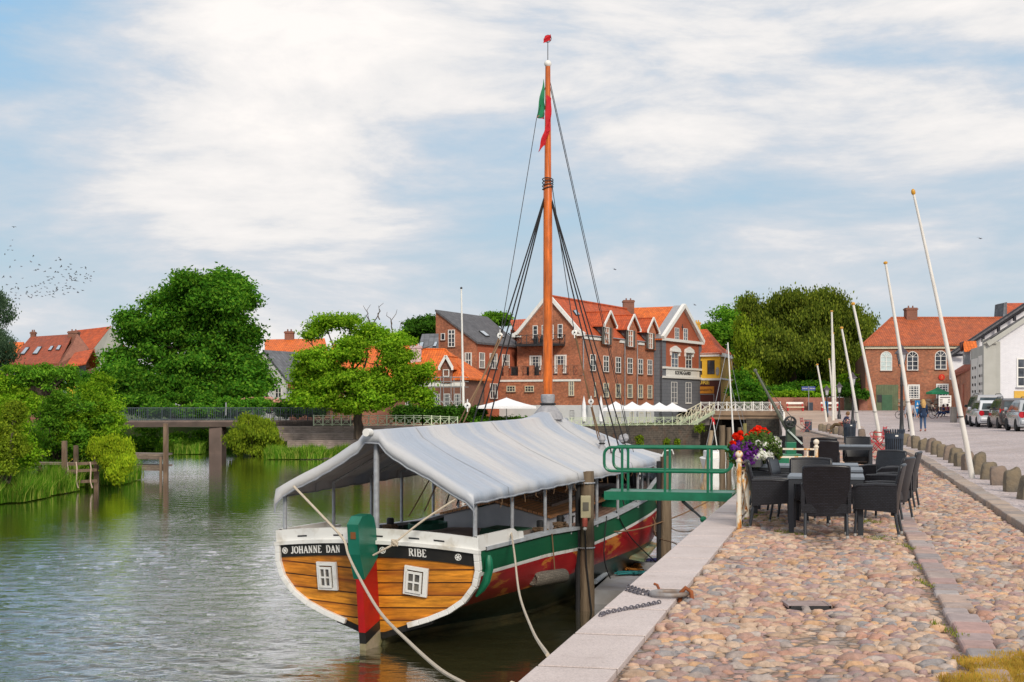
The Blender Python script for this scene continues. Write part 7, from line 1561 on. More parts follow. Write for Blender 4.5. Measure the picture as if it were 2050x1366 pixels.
mb=MB(); mb.box(o_.x+.12,q.x-.12,136.98,136.995,q.z-.24,q.z-.13); 
for r in range(5): z=q.z-.42-.15*r; mb.box(o_.x+.1,o_.x+.36,136.98,136.995,z,z+.06); mb.box(q.x-.34,q.x-.12,136.98,136.995,z,z+.06) if r<3 else mb.box(o_.x+.4,q.x-.3,136.98,136.995,z,z+.05)
mb.build('print_lines',pm('print_grey',(.14,.12,.12),.7),bd_)
for i,(px,py) in enumerate(((1866,832),(1872,833),(1880,834),(1887,832))):
    p=G(px,py); t=thing('cafe_chair','white legged dark cafe chair standing under the green parasol','chair',tuple(p),'cafe chairs under the green parasol'); mb=MB(); mb.box(p.x-.22,p.x+.22,p.y-.22,p.y+.22,p.z+.42,p.z+.48); mb.box(p.x-.24,p.x-.18,p.y-.2,p.y+.2,p.z+.5,p.z+.85); mb.build('seat',M['dark_metal'],t); mb=MB()
    for sx in (-.2,.2):
        for sy in (-.2,.2): mb.tube([(p.x+sx*1.3,p.y+sy,p.z),(p.x+sx,p.y+sy,p.z+.42)],.025,5)
    mb.build('legs',M['white'],t)
p=G(1891,834); t=thing('cafe_table','small dark cafe table under the green parasol','table',tuple(p)); mb=MB(); mb.box(p.x-.45,p.x+.45,p.y-.4,p.y+.4,p.z+.7,p.z+.74); mb.build('table_top',M['dark_metal'],t); mb=MB(); mb.tube([p,p+Vector((0,0,.7))],.04,6); mb.lathe([(.3,0),(.28,.04)],p,10); mb.build('stand',M['dark_metal'],t)
person((1867,831),-80,sitJ(-.05),'person in pale top with dark hair sitting at left of the cafe tables',(.40,.34,.28),(.05,.02,.03),(.02,.012,.01))
person((1899,836),70,sitJ(.10),'person in purple shirt sitting on the right side of the cafe tables',(.22,.06,.14),(.02,.04,.12),(.05,.01,.02))
person((1891,838),60,sitJ(.12),'person in blue jeans bending forward at the cafe tables',(.04,.06,.16),(.03,.06,.16),(.06,.02,.03))
def bicycle(px,py,label):
    p=G(px,py); t=thing('bicycle',label,'bicycle',tuple(p),'bicycles leaning at the inn')
    for x in (-.52,.52):
        mb=MB(); c=p+Vector((x,0,.33)); mb.tube([c+Vector((.32*math.cos(k*PI/8),0,.32*math.sin(k*PI/8))) for k in range(16)],.025,5,closed=True)
        for k in range(5): a=k*PI/5; mb.tube([c+Vector((.3*math.cos(a),0,.3*math.sin(a))),c-Vector((.3*math.cos(a),0,.3*math.sin(a)))],.005,3)
        mb.build('wheel',M['dark_metal'],t)
    mb=MB(); f=lambda x,z:p+Vector((x,0,z))
    for a,b_ in ((f(-.52,.33),f(-.15,.85)),(f(-.52,.33),f(0,.3)),(f(0,.3),f(-.18,.85)),(f(0,.3),f(.38,.8)),(f(-.15,.8),f(.38,.82)),(f(.52,.33),f(.36,.95)),(f(.25,1.0),f(.42,.98))): mb.tube([a,b_],.02,5)
    mb.build('frame',M['dark_metal'],t); mb=MB(); mb.ball(f(-.2,.92),.09,6,0,(1.4,.7,.4)); mb.build('saddle',M['dark_metal'],t)
bicycle(1855,829,'dark bicycle parked at the inn wall left of the cafe tables'); bicycle(1811,829,'dark bicycle parked beside the green gate of the inn')
mb=MB(); p=G(1909,846); mb.box(p.x-.2,p.x+.2,p.y-.2,p.y+.2,p.z,p.z+1.05); mb.box(p.x-.23,p.x+.23,p.y-.23,p.y+.23,p.z+1.05,p.z+1.12); mb.build('stone_bollard',pm('grey_block2',(.30,.27,.25),.8),None,bevel=.03,label='grey square block standing right of the cafe at the brick annex',cat='block')
# ================= parked cars =================
def car(px,py,deg,Ln,Wd,Hh,label,col,prof,belt,kind,rear=.0,lights='tall',z=None,rails=False,lc=(.45,.01,.02)):
    p=G(px,py); t=thing('parked_car',label,'car',tuple(p),'cars parked by the white warehouse'); q=Matrix.Rotation(R(-deg),4,'Z'); k=len(prof)
    fv=lambda x,y,z_:p+(q@Vector((x,y,z_)))
    cm=pm('car_paint',col,.25,tuple(c*.9 for c in col),1,metal=.25); cm.node_tree.nodes['Principled BSDF'].inputs['Coat Weight'].default_value=.6
    # body below the belt: stations along y
    st=[(0,.40,.80,.86),(.05,.24,.95,.95),(.25,.22,1,1.0),(.6,.2,1,1),(Ln*.5,.2,1,1),(Ln*.8,.2,1,.97),(Ln*.93,.22,.86,.93),(Ln,.32,.66,.80)]
    mb=MB(); rows=[]
    for y,zb_,ht,wf in st:
        w_=Wd/2*wf; zt=.2+(belt-.2)*ht if y>Ln*.55 else belt*max(ht,.97)
        rows.append([fv(-w_*.93,y,zb_),fv(-w_,y,zb_+.14),fv(-w_,y,(zb_+zt)/2+.05),fv(-w_*.97,y,zt-.06),fv(-w_*.90,y,zt),fv(w_*.90,y,zt),fv(w_*.97,y,zt-.06),fv(w_,y,(zb_+zt)/2+.05),fv(w_,y,zb_+.14),fv(w_*.93,y,zb_)])
    mb.grid(rows,0,True); mb.face(rows[0][::-1]); mb.face(rows[-1]); body=mb.build('body',cm,t,smooth=True,angle=45)
    # cabin: profile (y,z) list, tapering upward
    mb=MB(); hw=lambda z_:Wd/2*(.955-.17*((z_-belt)/(Hh-belt)))
    Lp=[fv(-hw(z_),y,z_) for y,z_ in prof]; Rp=[fv(hw(z_),y,z_) for y,z_ in prof]
    for i in range(k): j=(i+1)%k; mb.face([Lp[j],Lp[i],Rp[i],Rp[j]])
    mb.face(Lp); mb.face(Rp[::-1]); cab=mb.build('cabin',cm,t,bevel=.05)
    gl2=glassm('car_glass',(.02,.03,.035),.05)
    # rear window just proud of the tailgate
    (y0,z0),(y1,z1)=prof[0],prof[1]; n_=Vector((0,-(z1-z0),(y1-y0))).normalized()
    def rw(u_,v_,o=.02): z_=z0+(z1-z0)*v_; y=y0+(y1-y0)*v_; b_=fv(u_*hw(z_),y,z_); return b_+(q@Vector((0,-o,0)))
    mb=MB(); mb.face([rw(-.84,.10),rw(.84,.10),rw(.80,.88),rw(-.80,.88)]); mb.face([rw(-.84,.10,0),rw(-.80,.88,0),rw(.80,.88,0),rw(.84,.10,0)]); mb.build('rear_window',gl2,t)
    # side windows
    ys0=prof[1][0]+.15; ye=prof[-1][0]-.25
    for sg in (-1,1):
        m_=(ys0+ye)/2
        for a,b_,a2,b2 in ((ys0,m_-.03,ys0+.05,m_-.06),(m_+.05,ye,m_+.03,ye-.55)):
            mb=MB(); zl=belt+.06; zh=Hh-.14; o=.012
            pp=[fv(sg*(hw(zl)+o),a,zl),fv(sg*(hw(zl)+o),b_,zl),fv(sg*(hw(zh)+o),b2,zh),fv(sg*(hw(zh)+o),a2,zh)]; mb.prism(pp,q@Vector((-sg*.02,0,0))); mb.build('side_window',gl2,t)
    red=pm('tail_lamp',lc,.25)
    for sg in (-1,1):
        mb=MB()
        if lights=='tall': mb.prism([fv(sg*Wd*.485,-.0,belt-.36),fv(sg*Wd*.40,-.035,belt-.30),fv(sg*Wd*.415,-.0,belt+.16),fv(sg*Wd*.475,.06,belt+.26)],q@Vector((0,.12,0)))
        elif lights=='round': mb.prism([fv(sg*Wd*(.40+.085*math.cos(a)),-.02,belt-.16+.16*math.sin(a)) for a in [k_*PI/6 for k_ in range(12)]],q@Vector((0,.14,0)))
        else: mb.prism([fv(sg*Wd*.495,.10,belt-.18),fv(sg*Wd*.28,-.03,belt-.12),fv(sg*Wd*.28,-.03,belt+.0),fv(sg*Wd*.49,.08,belt+.05)],q@Vector((0,.12,0)))
        mb.build('tail_light',red,t)
        mb=MB(); mb.obox(fv(sg*(Wd/2+.12)-.09,Ln*.62,belt+.03),q@Vector((.18,0,0)),q@Vector((0,.12,0)),(0,0,.16)); mb.build('wing_mirror',M['dark_metal'] if kind!='hatch' else cm,t,bevel=.03)
    mb=MB(); mb.obox(fv(-Wd*.44,-.07,.34),q@Vector((Wd*.88,0,0)),q@Vector((0,.25,0)),(0,0,.22)); mb.build('rear_bumper',cm if kind!='suv' else M['dark_metal'],t,bevel=.06)
    mb=MB(); mb.obox(fv(-.26,-.045,belt-.42),q@Vector((.52,0,0)),q@Vector((0,.06,0)),(0,0,.12)); mb.build('number_plate',M['white'],t)
    mb=MB(); mb.obox(fv(-Wd*.36,-.02,belt-.28),q@Vector((Wd*.72,0,0)),q@Vector((0,.06,0)),(0,0,.26)); mb.build('tailgate_panel',M['dark_metal'] if kind!='van' else cm,t)
    mb=MB(); mb.obox(fv(-Wd*.42,.15,.18),q@Vector((Wd*.84,0,0)),q@Vector((0,Ln*.8,0)),(0,0,.2)); mb.build('underbody',M['dark_metal'],t)
    for y in (.75,Ln-.85):
        for sg in (-1,1):
            c=fv(sg*(Wd/2-.10),y,.32); ax=q@Vector((sg,0,0)); mb=MB(); mb.lathe([(.2,-.1),(.31,-.09),(.33,-.05),(.33,.08),(.30,.12),(.21,.115)],c,20,axis=ax.to_3d()); w_=mb.build('wheel',pm('tyre',(.015,.015,.017),.8),t,smooth=True,angle=40)
            mb=MB(); mb.lathe([(.21,.09),(.20,.10),(.05,.08)],c,20,axis=ax.to_3d())
            mb.build('rim',pm('alloy',(.45,.45,.47),.35,metal=.5),w_)
    if rails:
        for sg in (-1,1): mb=MB(); mb.tube([fv(sg*hw(Hh)*.9,prof[1][0]+.2,Hh+.0),fv(sg*hw(Hh)*.9,prof[1][0]+.35,Hh+.07),fv(sg*hw(Hh)*.9,prof[1][0]+1.9,Hh+.07),fv(sg*hw(Hh)*.9,prof[1][0]+2.1,Hh)],.025,6); mb.build('roof_rail',M['dark_metal'],t)
    return t
car(1984,853,9,4.4,1.86,1.92,'silver grey high-roofed van parked leftmost in the row of cars',(.36,.36,.38),[(.0,1.12),(.14,1.84),(.35,1.92),(2.3,1.90),(2.9,1.78),(3.7,1.12)],1.12,'van',rails=True)
car(1990,855.5,9,3.9,1.74,1.58,'small white hatchback parked between the van and dark car',(.66,.68,.72),[(.02,.98),(.30,1.46),(.6,1.57),(1.9,1.56),(2.3,1.46),(3.1,.98)],.98,'hatch',lights='round')
car(2037,858.5,9,4.4,1.86,1.68,'dark grey brown car with wide red tail lights',(.055,.045,.045),[(.02,1.06),(.35,1.56),(.7,1.67),(2.3,1.65),(2.8,1.52),(3.6,1.06)],1.06,'suv',lights='wide',rails=True,lc=(.65,.02,.01))
car(2076,864,9,4.0,1.76,1.56,'pale silver car cut off by the right edge of the picture',(.42,.45,.48),[(.02,.98),(.30,1.44),(.6,1.55),(1.9,1.54),(2.3,1.44),(3.1,.98)],.98,'hatch',lights='round')
# ================= birds =================
bp=[(28,35),(25,61),(21,73),(16,81),(25,81.5),(10,89.5),(67,93),(30,101.5),(62,104.5),(20,115),(43,114),(79,111),(76,120),(71,121.5),(90,124),(101,117.5),(112,102),(118,96),(121,100.5),(122.5,114),(111,125),(116.5,125.5),(132,120.5),(141.5,109.5),(142,119.5),(137,115),(163,116.5),(171.5,115.5),(171.5,118),(188,124.5),(152.5,125.5),(138,128),(123.5,130),(126.5,134.5),(107.5,135.5),(96,135),(103.5,139),(97.5,141.5),(141,134),(140.5,137.5),(148.5,137.5),(152.5,137),(151.5,130),(161,130.5),(173,128.5),(176.5,131),(182,133.5),(170,134),(174.5,137.5),(181,138),(171,138.5),(181,143),(168,146.5),(149.5,142),(153.5,143),(134,141.5),(143.5,141),(117.5,147),(132,147.5),(100.5,147.5),(110,151),(88.5,148.5),(87,145.5),(81,148.5),(77,152),(71,153),(64,154),(90,155),(94.5,157.5),(82.5,158.5),(54,156),(36.5,158),(31,155.5),(25.5,158),(22.5,159.5),(14,150.5),(33,148.5),(45.5,137.5),(21,135),(7,135),(22.5,165.5),(32.5,167),(31,171.5),(41.5,172),(17,171.5),(13.5,175.5),(31.5,178),(38.5,178.5),(25.5,184.5),(54,165.5),(53,169),(63.5,170),(65,173),(70.5,166),(74.5,163.5),(80,166),(73.5,172.5),(57.5,174.5),(62.5,176.5),(84.5,174),(91,172),(94,165),(99.5,165),(99.5,170.5),(107,169),(106.5,175),(107,164),(112.5,163),(114,159.5),(114.5,155.5),(125.5,161.5),(125.5,156),(132.5,153),(134.5,158.5),(139.5,157.5),(141,154),(127,168.5),(128.5,170.5),(136.5,166),(148,159),(156,166),(165.5,162)]
bm2=pm('bird_dark',(.16,.17,.21),.8)
def birdmesh():
    mb=MB(); mb.tube([(-.16,0,0),(-.08,0,.02),(.06,0,.01),(.17,0,0)],[.015,.045,.05,.015],6)
    for s in (-1,1): mb.face([(-.07,s*.02,.02),(.08,s*.02,.02),(.03,s*.22,.09),(-.06,s*.20,.09)]); mb.face([(.03,s*.22,.09),(-.06,s*.20,.09),(-.10,s*.42,.03),(-.06,s*.40,.03)])
    return mb
b0=birdmesh().build('bird',bm2,None,origin=False)
for i,(x,y) in enumerate(bp):
    o=b0 if i==0 else b0.copy()
    if i: C.objects.link(o)
    d=200+60*rnd.random(); o.location=P(x,420+y,d); o.rotation_euler=(rnd.uniform(-.5,.5),rnd.uniform(-.3,.3),rnd.uniform(-.8,.8)); s_=.85+.5*rnd.random(); o.scale=(s_,)*3
    tag(o,'one of the tiny dark birds of the flock flying over the left bank','bird','flock of birds at the left')
for px,py,d,lb in ((1962,478,130,'lone small bird flying high above the old inn'),(1231,540,140,'lone small bird flying above the dormers of the hotel'),(1391,611,150,'lone small bird beside the white gable tip')):
    o=b0.copy(); C.objects.link(o); o.location=P(px,py,d); o.rotation_euler=(.3,.1,.4); o.scale=(1,1,1); 
    if 'group' in o: del o['group']
    tag(o,lb,'bird')
# ================= vegetation =================
def expand(blobs,k,seed,f=(.30,.46)):
    rs=np.random.RandomState(seed+77); out=[]
    for b in blobs:
        c=np.array(b[:3]); r=1.14*np.array([b[3],b[4] if len(b)>4 else b[3],b[5] if len(b)>5 else b[3]]); kk=max(5,int(k))
        for i in range(kk):
            d=rs.randn(3); d/=np.linalg.norm(d); q=rs.uniform(.55,.92); s=rs.uniform(*f)
            p=c+d*r*q; out.append((p[0],p[1],p[2],r[0]*s*1.15,r[1]*s,r[2]*s*.8))
        out.append((c[0],c[1],c[2],r[0]*.5,r[1]*.5,r[2]*.5))
    return out
def leaves(name,blobs,size,n,mat,parent=None,seed=1,clump=.5,per=9,drape=0,asp=1.5,kind=None,label=None,cat=None,group=None,hollow=.45,noise_cut=.0,blade=False):
    rs=np.random.RandomState(seed); B_=np.array([[b[0],b[1],b[2],b[3],b[4] if len(b)>4 else b[3],b[5] if len(b)>5 else b[3]] for b in blobs])
    vol=(B_[:,3]*B_[:,4]*B_[:,5])**(2/3); pr=vol/vol.sum(); nc=n//per
    bi=rs.choice(len(B_),nc,p=pr); d=rs.randn(nc,3); d/=np.linalg.norm(d,axis=1,keepdims=True)
    rad=hollow+(1-hollow)*rs.rand(nc)**.7
    # lumpy outline
    lump=1+.14*np.sin(d[:,0]*5+bi)+.12*np.sin(d[:,2]*7+bi*2.1)+.10*np.sin(d[:,1]*9+bi*1.3)
    cc=B_[bi,:3]+d*B_[bi,3:6]*(rad*lump)[:,None]
    ci=np.repeat(np.arange(nc),per); m_=len(ci)
    off=rs.randn(m_,3)*clump*.5; off[:,2]*=.55
    if drape: off[:,2]-=np.abs(rs.randn(m_))*drape
    c=cc[ci]+off
    nn=d[ci]*.6+rs.randn(m_,3)*.6; nn[:,2]+=.45; nn/=np.linalg.norm(nn,axis=1,keepdims=True)
    a=np.cross(nn,rs.randn(m_,3)); a/=np.linalg.norm(a,axis=1,keepdims=True); b=np.cross(nn,a)
    if drape: a=a*.35; a[:,2]-=1; a/=np.linalg.norm(a,axis=1,keepdims=True); b=np.cross(nn,a); b/=np.linalg.norm(b,axis=1,keepdims=True)+1e-6
    s=(size*(.55+.8*rs.rand(m_)))[:,None]
    v=np.stack([c-a*s*asp*.5,c+b*s*.38,c+a*s*asp*.5,c-b*s*.38],1).reshape(-1,3)
    off0=np.zeros(3); q=parent
    while q is not None: off0+=np.array(q.location); q=q.parent
    if parent is None: off0=np.array([v[:,0].mean(),v[:,1].mean(),v[:,2].min()])
    me=bpy.data.meshes.new(name); me.vertices.add(len(v)); me.vertices.foreach_set('co',(v-off0).ravel()); me.loops.add(m_*4); me.loops.foreach_set('vertex_index',np.arange(m_*4)); me.polygons.add(m_); me.polygons.foreach_set('loop_start',np.arange(m_)*4); me.update(); me.materials.append(mat)
    o=bpy.data.objects.new(name,me); C.objects.link(o)
    if parent is not None: o.parent=parent
    else: o.location=off0
    tag(o,label,cat,group,kind); return o
def bpx(px,py,d,rpx,ry=None,rd=None):
    p=P(px,py,d); r=rpx*d/F; return (p.x,p.y+(rd or 0)*0,p.z,r,(rd if rd else r),(ry*d/F if ry else r))
def limb(mb,a,b,r0,r1,n=6,wob=.25,seed=0):
    rs=random.Random(seed); pts=[]; a,b=Vector(a),Vector(b); l=(b-a).length
    for i in range(n+1):
        t=i/n; p=a.lerp(b,t); 
        if 0<i<n: p+=Vector((rs.uniform(-1,1),rs.uniform(-1,1),rs.uniform(-.5,.8)))*wob*l*.18
        pts.append(p)
    mb.tube(pts,[r0+(r1-r0)*i/n for i in range(n+1)],7)
    return pts
def tree(label,base,d,trunk_top,blobs,r0,size,n,mat,seed=1,clump=.9,group=None,name='tree',drape=0,hollow=.45,twigs=(),bark=None,cat='tree',per=9,kx=12):
    b0=P(base[0],base[1],d); tt=P(trunk_top[0],trunk_top[1],d); t=thing(name,label,cat,tuple(b0),group)
    mb=MB(); limb(mb,b0-Vector((0,0,.3)),tt,r0,r0*.72,5,.12,seed)
    bl=[bpx(*b) for b in blobs]
    mb.build('trunk',bark or M['bark'],t,smooth=True)
    mb=MB(); k=0
    for b in bl:
        e=Vector(b[:3])+Vector((0,0,b[5]*.25)); pts=limb(mb,tt-Vector((0,0,.1)),e,r0*.42,r0*.06,7,.5,seed+k); k+=1
        rs=random.Random(seed*7+k)
        for _ in range(4):
            s=pts[rs.randint(2,6)]; dv=Vector((rs.uniform(-1,1),rs.uniform(-1,1),rs.uniform(-.2,1))).normalized()*b[3]*.9; limb(mb,s,s+dv,r0*.11,r0*.025,4,.5,seed+k*9+_)
    for tw in twigs: limb(mb,P(tw[0],tw[1],d),P(tw[2],tw[3],d),r0*.12,r0*.03,5,.6,int(tw[0])); 
    mb.build('limbs',bark or M['bark'],t,smooth=True)
    leaves('crown',expand(bl,kx,seed),size*.46,int(n*2.6),mat,t,seed,clump*.55,22,drape*.7,hollow=.35); return t
LF={'deep':leafm('leaf_deep',(.03,.11,.013),(.075,.22,.018),(.17,.33,.03),ns=.22),
 'bright':leafm('leaf_bright',(.09,.22,.012),(.20,.38,.02),(.32,.48,.03),ns=.3),
 'olive':leafm('leaf_olive',(.055,.085,.015),(.125,.175,.022),(.25,.29,.038),ns=.22),
 'olive_y':leafm('leaf_yellow_green',(.10,.16,.016),(.19,.28,.02),(.30,.37,.03),ns=.4),
 'mid':leafm('leaf_mid',(.06,.18,.018),(.13,.31,.025),(.22,.40,.035),ns=.3),
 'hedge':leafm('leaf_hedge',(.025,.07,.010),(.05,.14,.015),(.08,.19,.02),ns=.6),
 'purple':leafm('leaf_purple',(.025,.012,.03),(.05,.025,.06),ns=.4),
 'grey':leafm('leaf_grey_green',(.03,.06,.04),(.07,.12,.07),(.10,.15,.09),ns=.4),
 'willow':leafm('leaf_willow',(.16,.26,.015),(.30,.42,.02),(.44,.52,.03),ns=.5)}
# horse chestnut left
tree('huge round dark green chestnut tree behind the footbridge on the left',(405,822),128,(405,760),
 [(420,600,128,62,48,4.5),(365,640,128,60,50,4.5),(470,640,128,58,60,4),(300,680,127,55,45,4),(405,700,126,75,60,5),(230,740,125,52,42,4),(490,710,127,48,60,4),(310,750,124,70,50,4.5),(420,770,124,80,45,4),(505,765,125,35,45,3),(350,600,129,30,25,3),(200,785,124,30,35,3),(270,650,127,28,22,2.5),(455,575,128,40,26,3),(385,570,128,36,22,3)],
 .55,.50,52000,LF['deep'],3,1.5,hollow=.55)
# quay tree with the dead twigs
tree('leafy light green tree with dead top twigs rising from the wooden terrace',(718,872),108,(716,818),
 [(650,650,108,26,16,1.8),(690,640,108,22,14,1.6),(745,668,108,30,16,1.8),(622,668,107,14,9,1.2),(640,720,107,38,24,2.3),(712,700,107,34,22,2.2),(785,705,107,36,26,2.2),(612,752,107,30,24,2),(672,760,106,46,26,2.6),(755,765,106,46,26,2.6),(815,755,107,34,24,2.1),(640,796,106,40,20,2.2),(742,800,106,44,16,2),(828,792,107,30,18,1.7),(690,815,106,30,12,1.6),(800,680,108,20,12,1.4),(848,748,107,14,18,1.2),(600,790,107,14,16,1.1),(852,800,107,10,14,1)],
 .42,.36,27000,LF['bright'],5,1.1,hollow=.35,twigs=((735,690,742,610),(742,650,727,612),(748,655,768,607),(770,690,795,620),(790,690,812,640),(785,660,775,625),(760,640,758,612),(735,720,728,660),(845,700,868,690)))
# linden right
tree('massive olive green weeping tree behind the garden wall on the right',(1585,800),172,(1583,735),
 [(1590,612,172,60,30,5),(1540,632,172,42,30,4.5),(1645,622,172,46,34,4.5),(1590,660,170,60,36,5),(1697,650,172,34,34,4),(1515,680,171,26,36,3.5),(1640,695,170,50,34,4.5),(1560,700,168,48,32,4.5),(1505,735,171,15,40,2.5),(1700,700,172,32,30,3.5),(1732,655,173,14,22,2),(1500,605,173,14,18,1.8),(1670,735,172,34,20,3),(1540,745,170,22,24,2.5)],
 .75,.52,40000,LF['olive'],9,2.0,drape=.7,hollow=.5,kx=14)
tree('yellow green drooping tree left of the massive olive tree behind the bridge',(1500,815),168,(1500,780),
 [(1498,700,168,18,70,3),(1515,760,167,26,50,3.5),(1530,690,169,20,50,3)],.35,.5,12000,LF['olive_y'],12,1.4,drape=.9)
tree('bright green round tree behind the yellow corner house',(1450,810),195,(1450,760),[(1450,665,195,38,36,5),(1420,680,195,22,30,3),(1480,690,195,26,50,4),(1455,710,195,38,30,4),(1492,610,196,10,16,2)],.5,.6,18000,LF['mid'],14,1.7)
tree('tree crown showing between orange roof and tall slate-roofed gable',(850,760),170,(850,720),[(838,660,170,26,22,3),(860,655,170,22,20,3),(822,672,170,14,16,2)],.4,.55,8000,LF['hedge'],15,1.5)
tree('small tree crown peeking above the slate roof ridge',(997,700),185,(997,680),[(990,638,185,20,10,2.5),(1010,640,185,12,8,2)],.3,.5,3000,LF['mid'],16,1.2)
tree('grey green willow cut by the left edge above the bushes',(-40,900),72,(-38,760),[(-20,680,72,40,60,2.4),(-5,620,72,20,40,1.5),(0,690,72,28,30,1.5),(-30,740,72,40,40,2)],.3,.16,9000,LF['grey'],17,.5,drape=.25)
tree('purple leaved tree beside the brown timber side of the inn',(1708,800),178,(1708,770),[(1705,735,178,34,26,4),(1690,750,178,20,22,3)],.3,.5,7000,LF['purple'],18,1.3)
# shrubs behind wall
def shrub(label,bl,size,n,mat,seed,clump=.6,drape=0,name='shrub',group=None,per=8,hollow=.5):
    b=[bpx(*x) for x in bl]; zb=min(x[2]-x[5] for x in b); cx=sum(x[0] for x in b)/len(b); cy=sum(x[1] for x in b)/len(b)
    t=thing(name,label,'bush',(cx,cy,zb),group); mb=MB(); rs=random.Random(seed)
    for x in b:
        for _ in range(5): limb(mb,(cx+rs.uniform(-.3,.3)*x[3],cy+rs.uniform(-.2,.2),zb-.2),(x[0]+rs.uniform(-.5,.5)*x[3],x[1]+rs.uniform(-.4,.4)*x[4],x[2]+rs.uniform(-.2,.5)*x[5]),.06,.015,4,.4,_+seed)
    mb.build('stems',M['bark'],t); leaves('foliage',expand(b,12,seed),size*.6,int(n*1.9),mat,t,seed,clump*.6,16,drape,hollow=.3); return t
shrub('dark green undergrowth behind the bridge right of the yellow house',[(1500,790,160,34,24,3),(1540,788,162,40,22,3),(1590,785,165,50,18,3),(1640,785,165,40,18,3),(1480,770,160,20,40,2)],.4,12000,LF['deep'],21,1.0)
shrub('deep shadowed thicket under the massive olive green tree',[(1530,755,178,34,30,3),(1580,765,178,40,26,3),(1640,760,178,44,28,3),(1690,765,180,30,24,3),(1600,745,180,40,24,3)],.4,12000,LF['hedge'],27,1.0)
shrub('light green hedge top above the low brick garden wall',[(1620,787,155,36,9,1.5),(1665,783,155,26,9,1.5),(1570,790,155,24,8,1.5)],.3,6000,LF['bright'],22,.5)
shrub('bright leafy bush left of the carriage gate behind the brick wall',[(1700,760,158,14,14,1.6),(1694,775,158,20,12,1.6)],.3,3000,LF['bright'],23,.5)
shrub('dark hanging shrub over the green garden gate',[(1712,790,149,22,12,1.2),(1700,780,149,18,12,1.2)],.3,4000,LF['hedge'],24,.5)
# hedges
def hedge(label,x0,x1,y0,y1,d0,d1,seed,n=9000,mat='hedge',z=None):
    a=P(x0,y1,d0); b_=P(x1,y1,d1); h_=(y1-y0)*d0/F; k=10; bl=[]
    for i in range(k): p=a.lerp(b_,(i+.5)/k); w_=(b_-a).length/k*.75; bl.append((p.x,p.y,p.z+h_/2,w_,.7,h_/2))
    leaves('hedge',bl,.16,n,LF[mat],None,seed,.35,8,kind=None,label=label,cat='hedge',hollow=.7)
hedge('long clipped dark hedge behind the pale green fence and before the small orange house',792,965,813,845,119,121,31,14000)
hedge('clipped hedge between the white cottage and the wooden terrace',556,650,806,832,118,117,32,8000)
hedge('low light hedge under the single big white umbrella',955,1052,836,856,119,124,33,8000,'mid')
t_=shrub('pink flowering rhododendron bush beside the white cottage',[(500,808,121,24,11,1.2),(545,808,121,26,12,1.2),(570,815,121,16,8,1)],.2,5000,LF['mid'],34,.4)
petals('blossoms',[(P(px,py,120.2),r) for px,py,r in ((490,806,.5),(505,803,.5),(535,802,.55),(550,806,.6),(562,810,.5),(520,808,.4),(545,814,.5),(498,812,.4))],.10,fm_('blossom_pink',(.62,.25,.22),(.70,.38,.33)),90,(1,1,.7),t_,8)
# left bank bushes
BS=[('dense mid green bush nearest the far left edge above the reeds',[(20,800,61,46,46,1.2),(-20,860,60,60,60,1.4),(40,860,60,40,54,1.2),(30,905,60,50,40,1.2)],'bright',41),
 ('tall leafy green bush in the middle of the left bank',[(120,800,69,56,44,1.5),(150,830,69,60,54,1.6),(90,860,68,60,50,1.5),(60,780,70,36,30,1),(110,905,69,60,36,1.3),(165,900,69,30,40,1.1)],'mid',42),
 ('leafy green bush reaching over the water left of the footbridge',[(195,820,70,40,50,1.2),(170,870,69,44,50,1.2),(200,775,71,24,24,.8),(220,850,70,26,40,.8),(185,910,70,40,30,1)],'bright',43),
 ('wispy shoots of a bush with tiny white blossom below the far houses',[(110,758,62,30,20,.9),(70,745,62,30,16,.9),(140,750,62,18,18,.6),(30,760,62,34,22,.9)],'mid',44)]
for lb,bl,mt,sd_ in BS: shrub(lb,bl,.15,15000 if sd_<44 else 6000,LF[mt],sd_,.38,name='riverside_bush')
shrub('yellow green willow bush hanging over the reeds right of the wooden landing stage',[(222,900,65,24,30,1),(240,925,64,20,28,.8),(205,890,66,20,20,.8),(250,905,65,10,30,.6)],.13,14000,LF['willow'],45,.35,drape=.18,name='willow_bush')
shrub('yellow green bushes low at the far left edge above the reeds',[(15,885,56,40,40,1),(-20,930,55,50,30,1),(30,830,57,22,24,.6)],.13,9000,LF['olive_y'],46,.35,name='riverside_bush')
shrub('round bright willow bush on the bank beside the footbridge pier',[(510,872,106,44,34,1.8),(478,890,106,18,20,1),(540,885,106,20,24,1),(510,850,106,28,20,1)],.22,14000,LF['olive_y'],47,.5,drape=.2,name='willow_bush')
shrub('dark tangled growth in the shadow below the footbridge',[(300,885,124,60,24,2),(360,890,122,40,20,2),(420,885,124,40,22,2)],.3,9000,LF['mid'],48,.8)
shrub('leafy dark thicket filling the bank behind the footbridge under the chestnut tree',[(260,812,118,40,24,2),(330,818,118,50,22,2),(400,818,118,40,22,2),(460,814,118,44,24,2),(240,775,121,30,30,2),(520,815,118,20,18,1.5),(300,795,121,40,20,2),(380,795,121,40,20,2)],.3,17000,LF['deep'],49,.8)
shrub('wide bushes continuing the left bank beyond the left edge of the picture',[(-120,830,62,70,60,1.6),(-220,820,66,80,70,2),(-330,815,72,80,80,2.4),(-90,900,60,60,40,1.4)],.2,9000,LF['mid'],50,.5,name='riverside_bush')
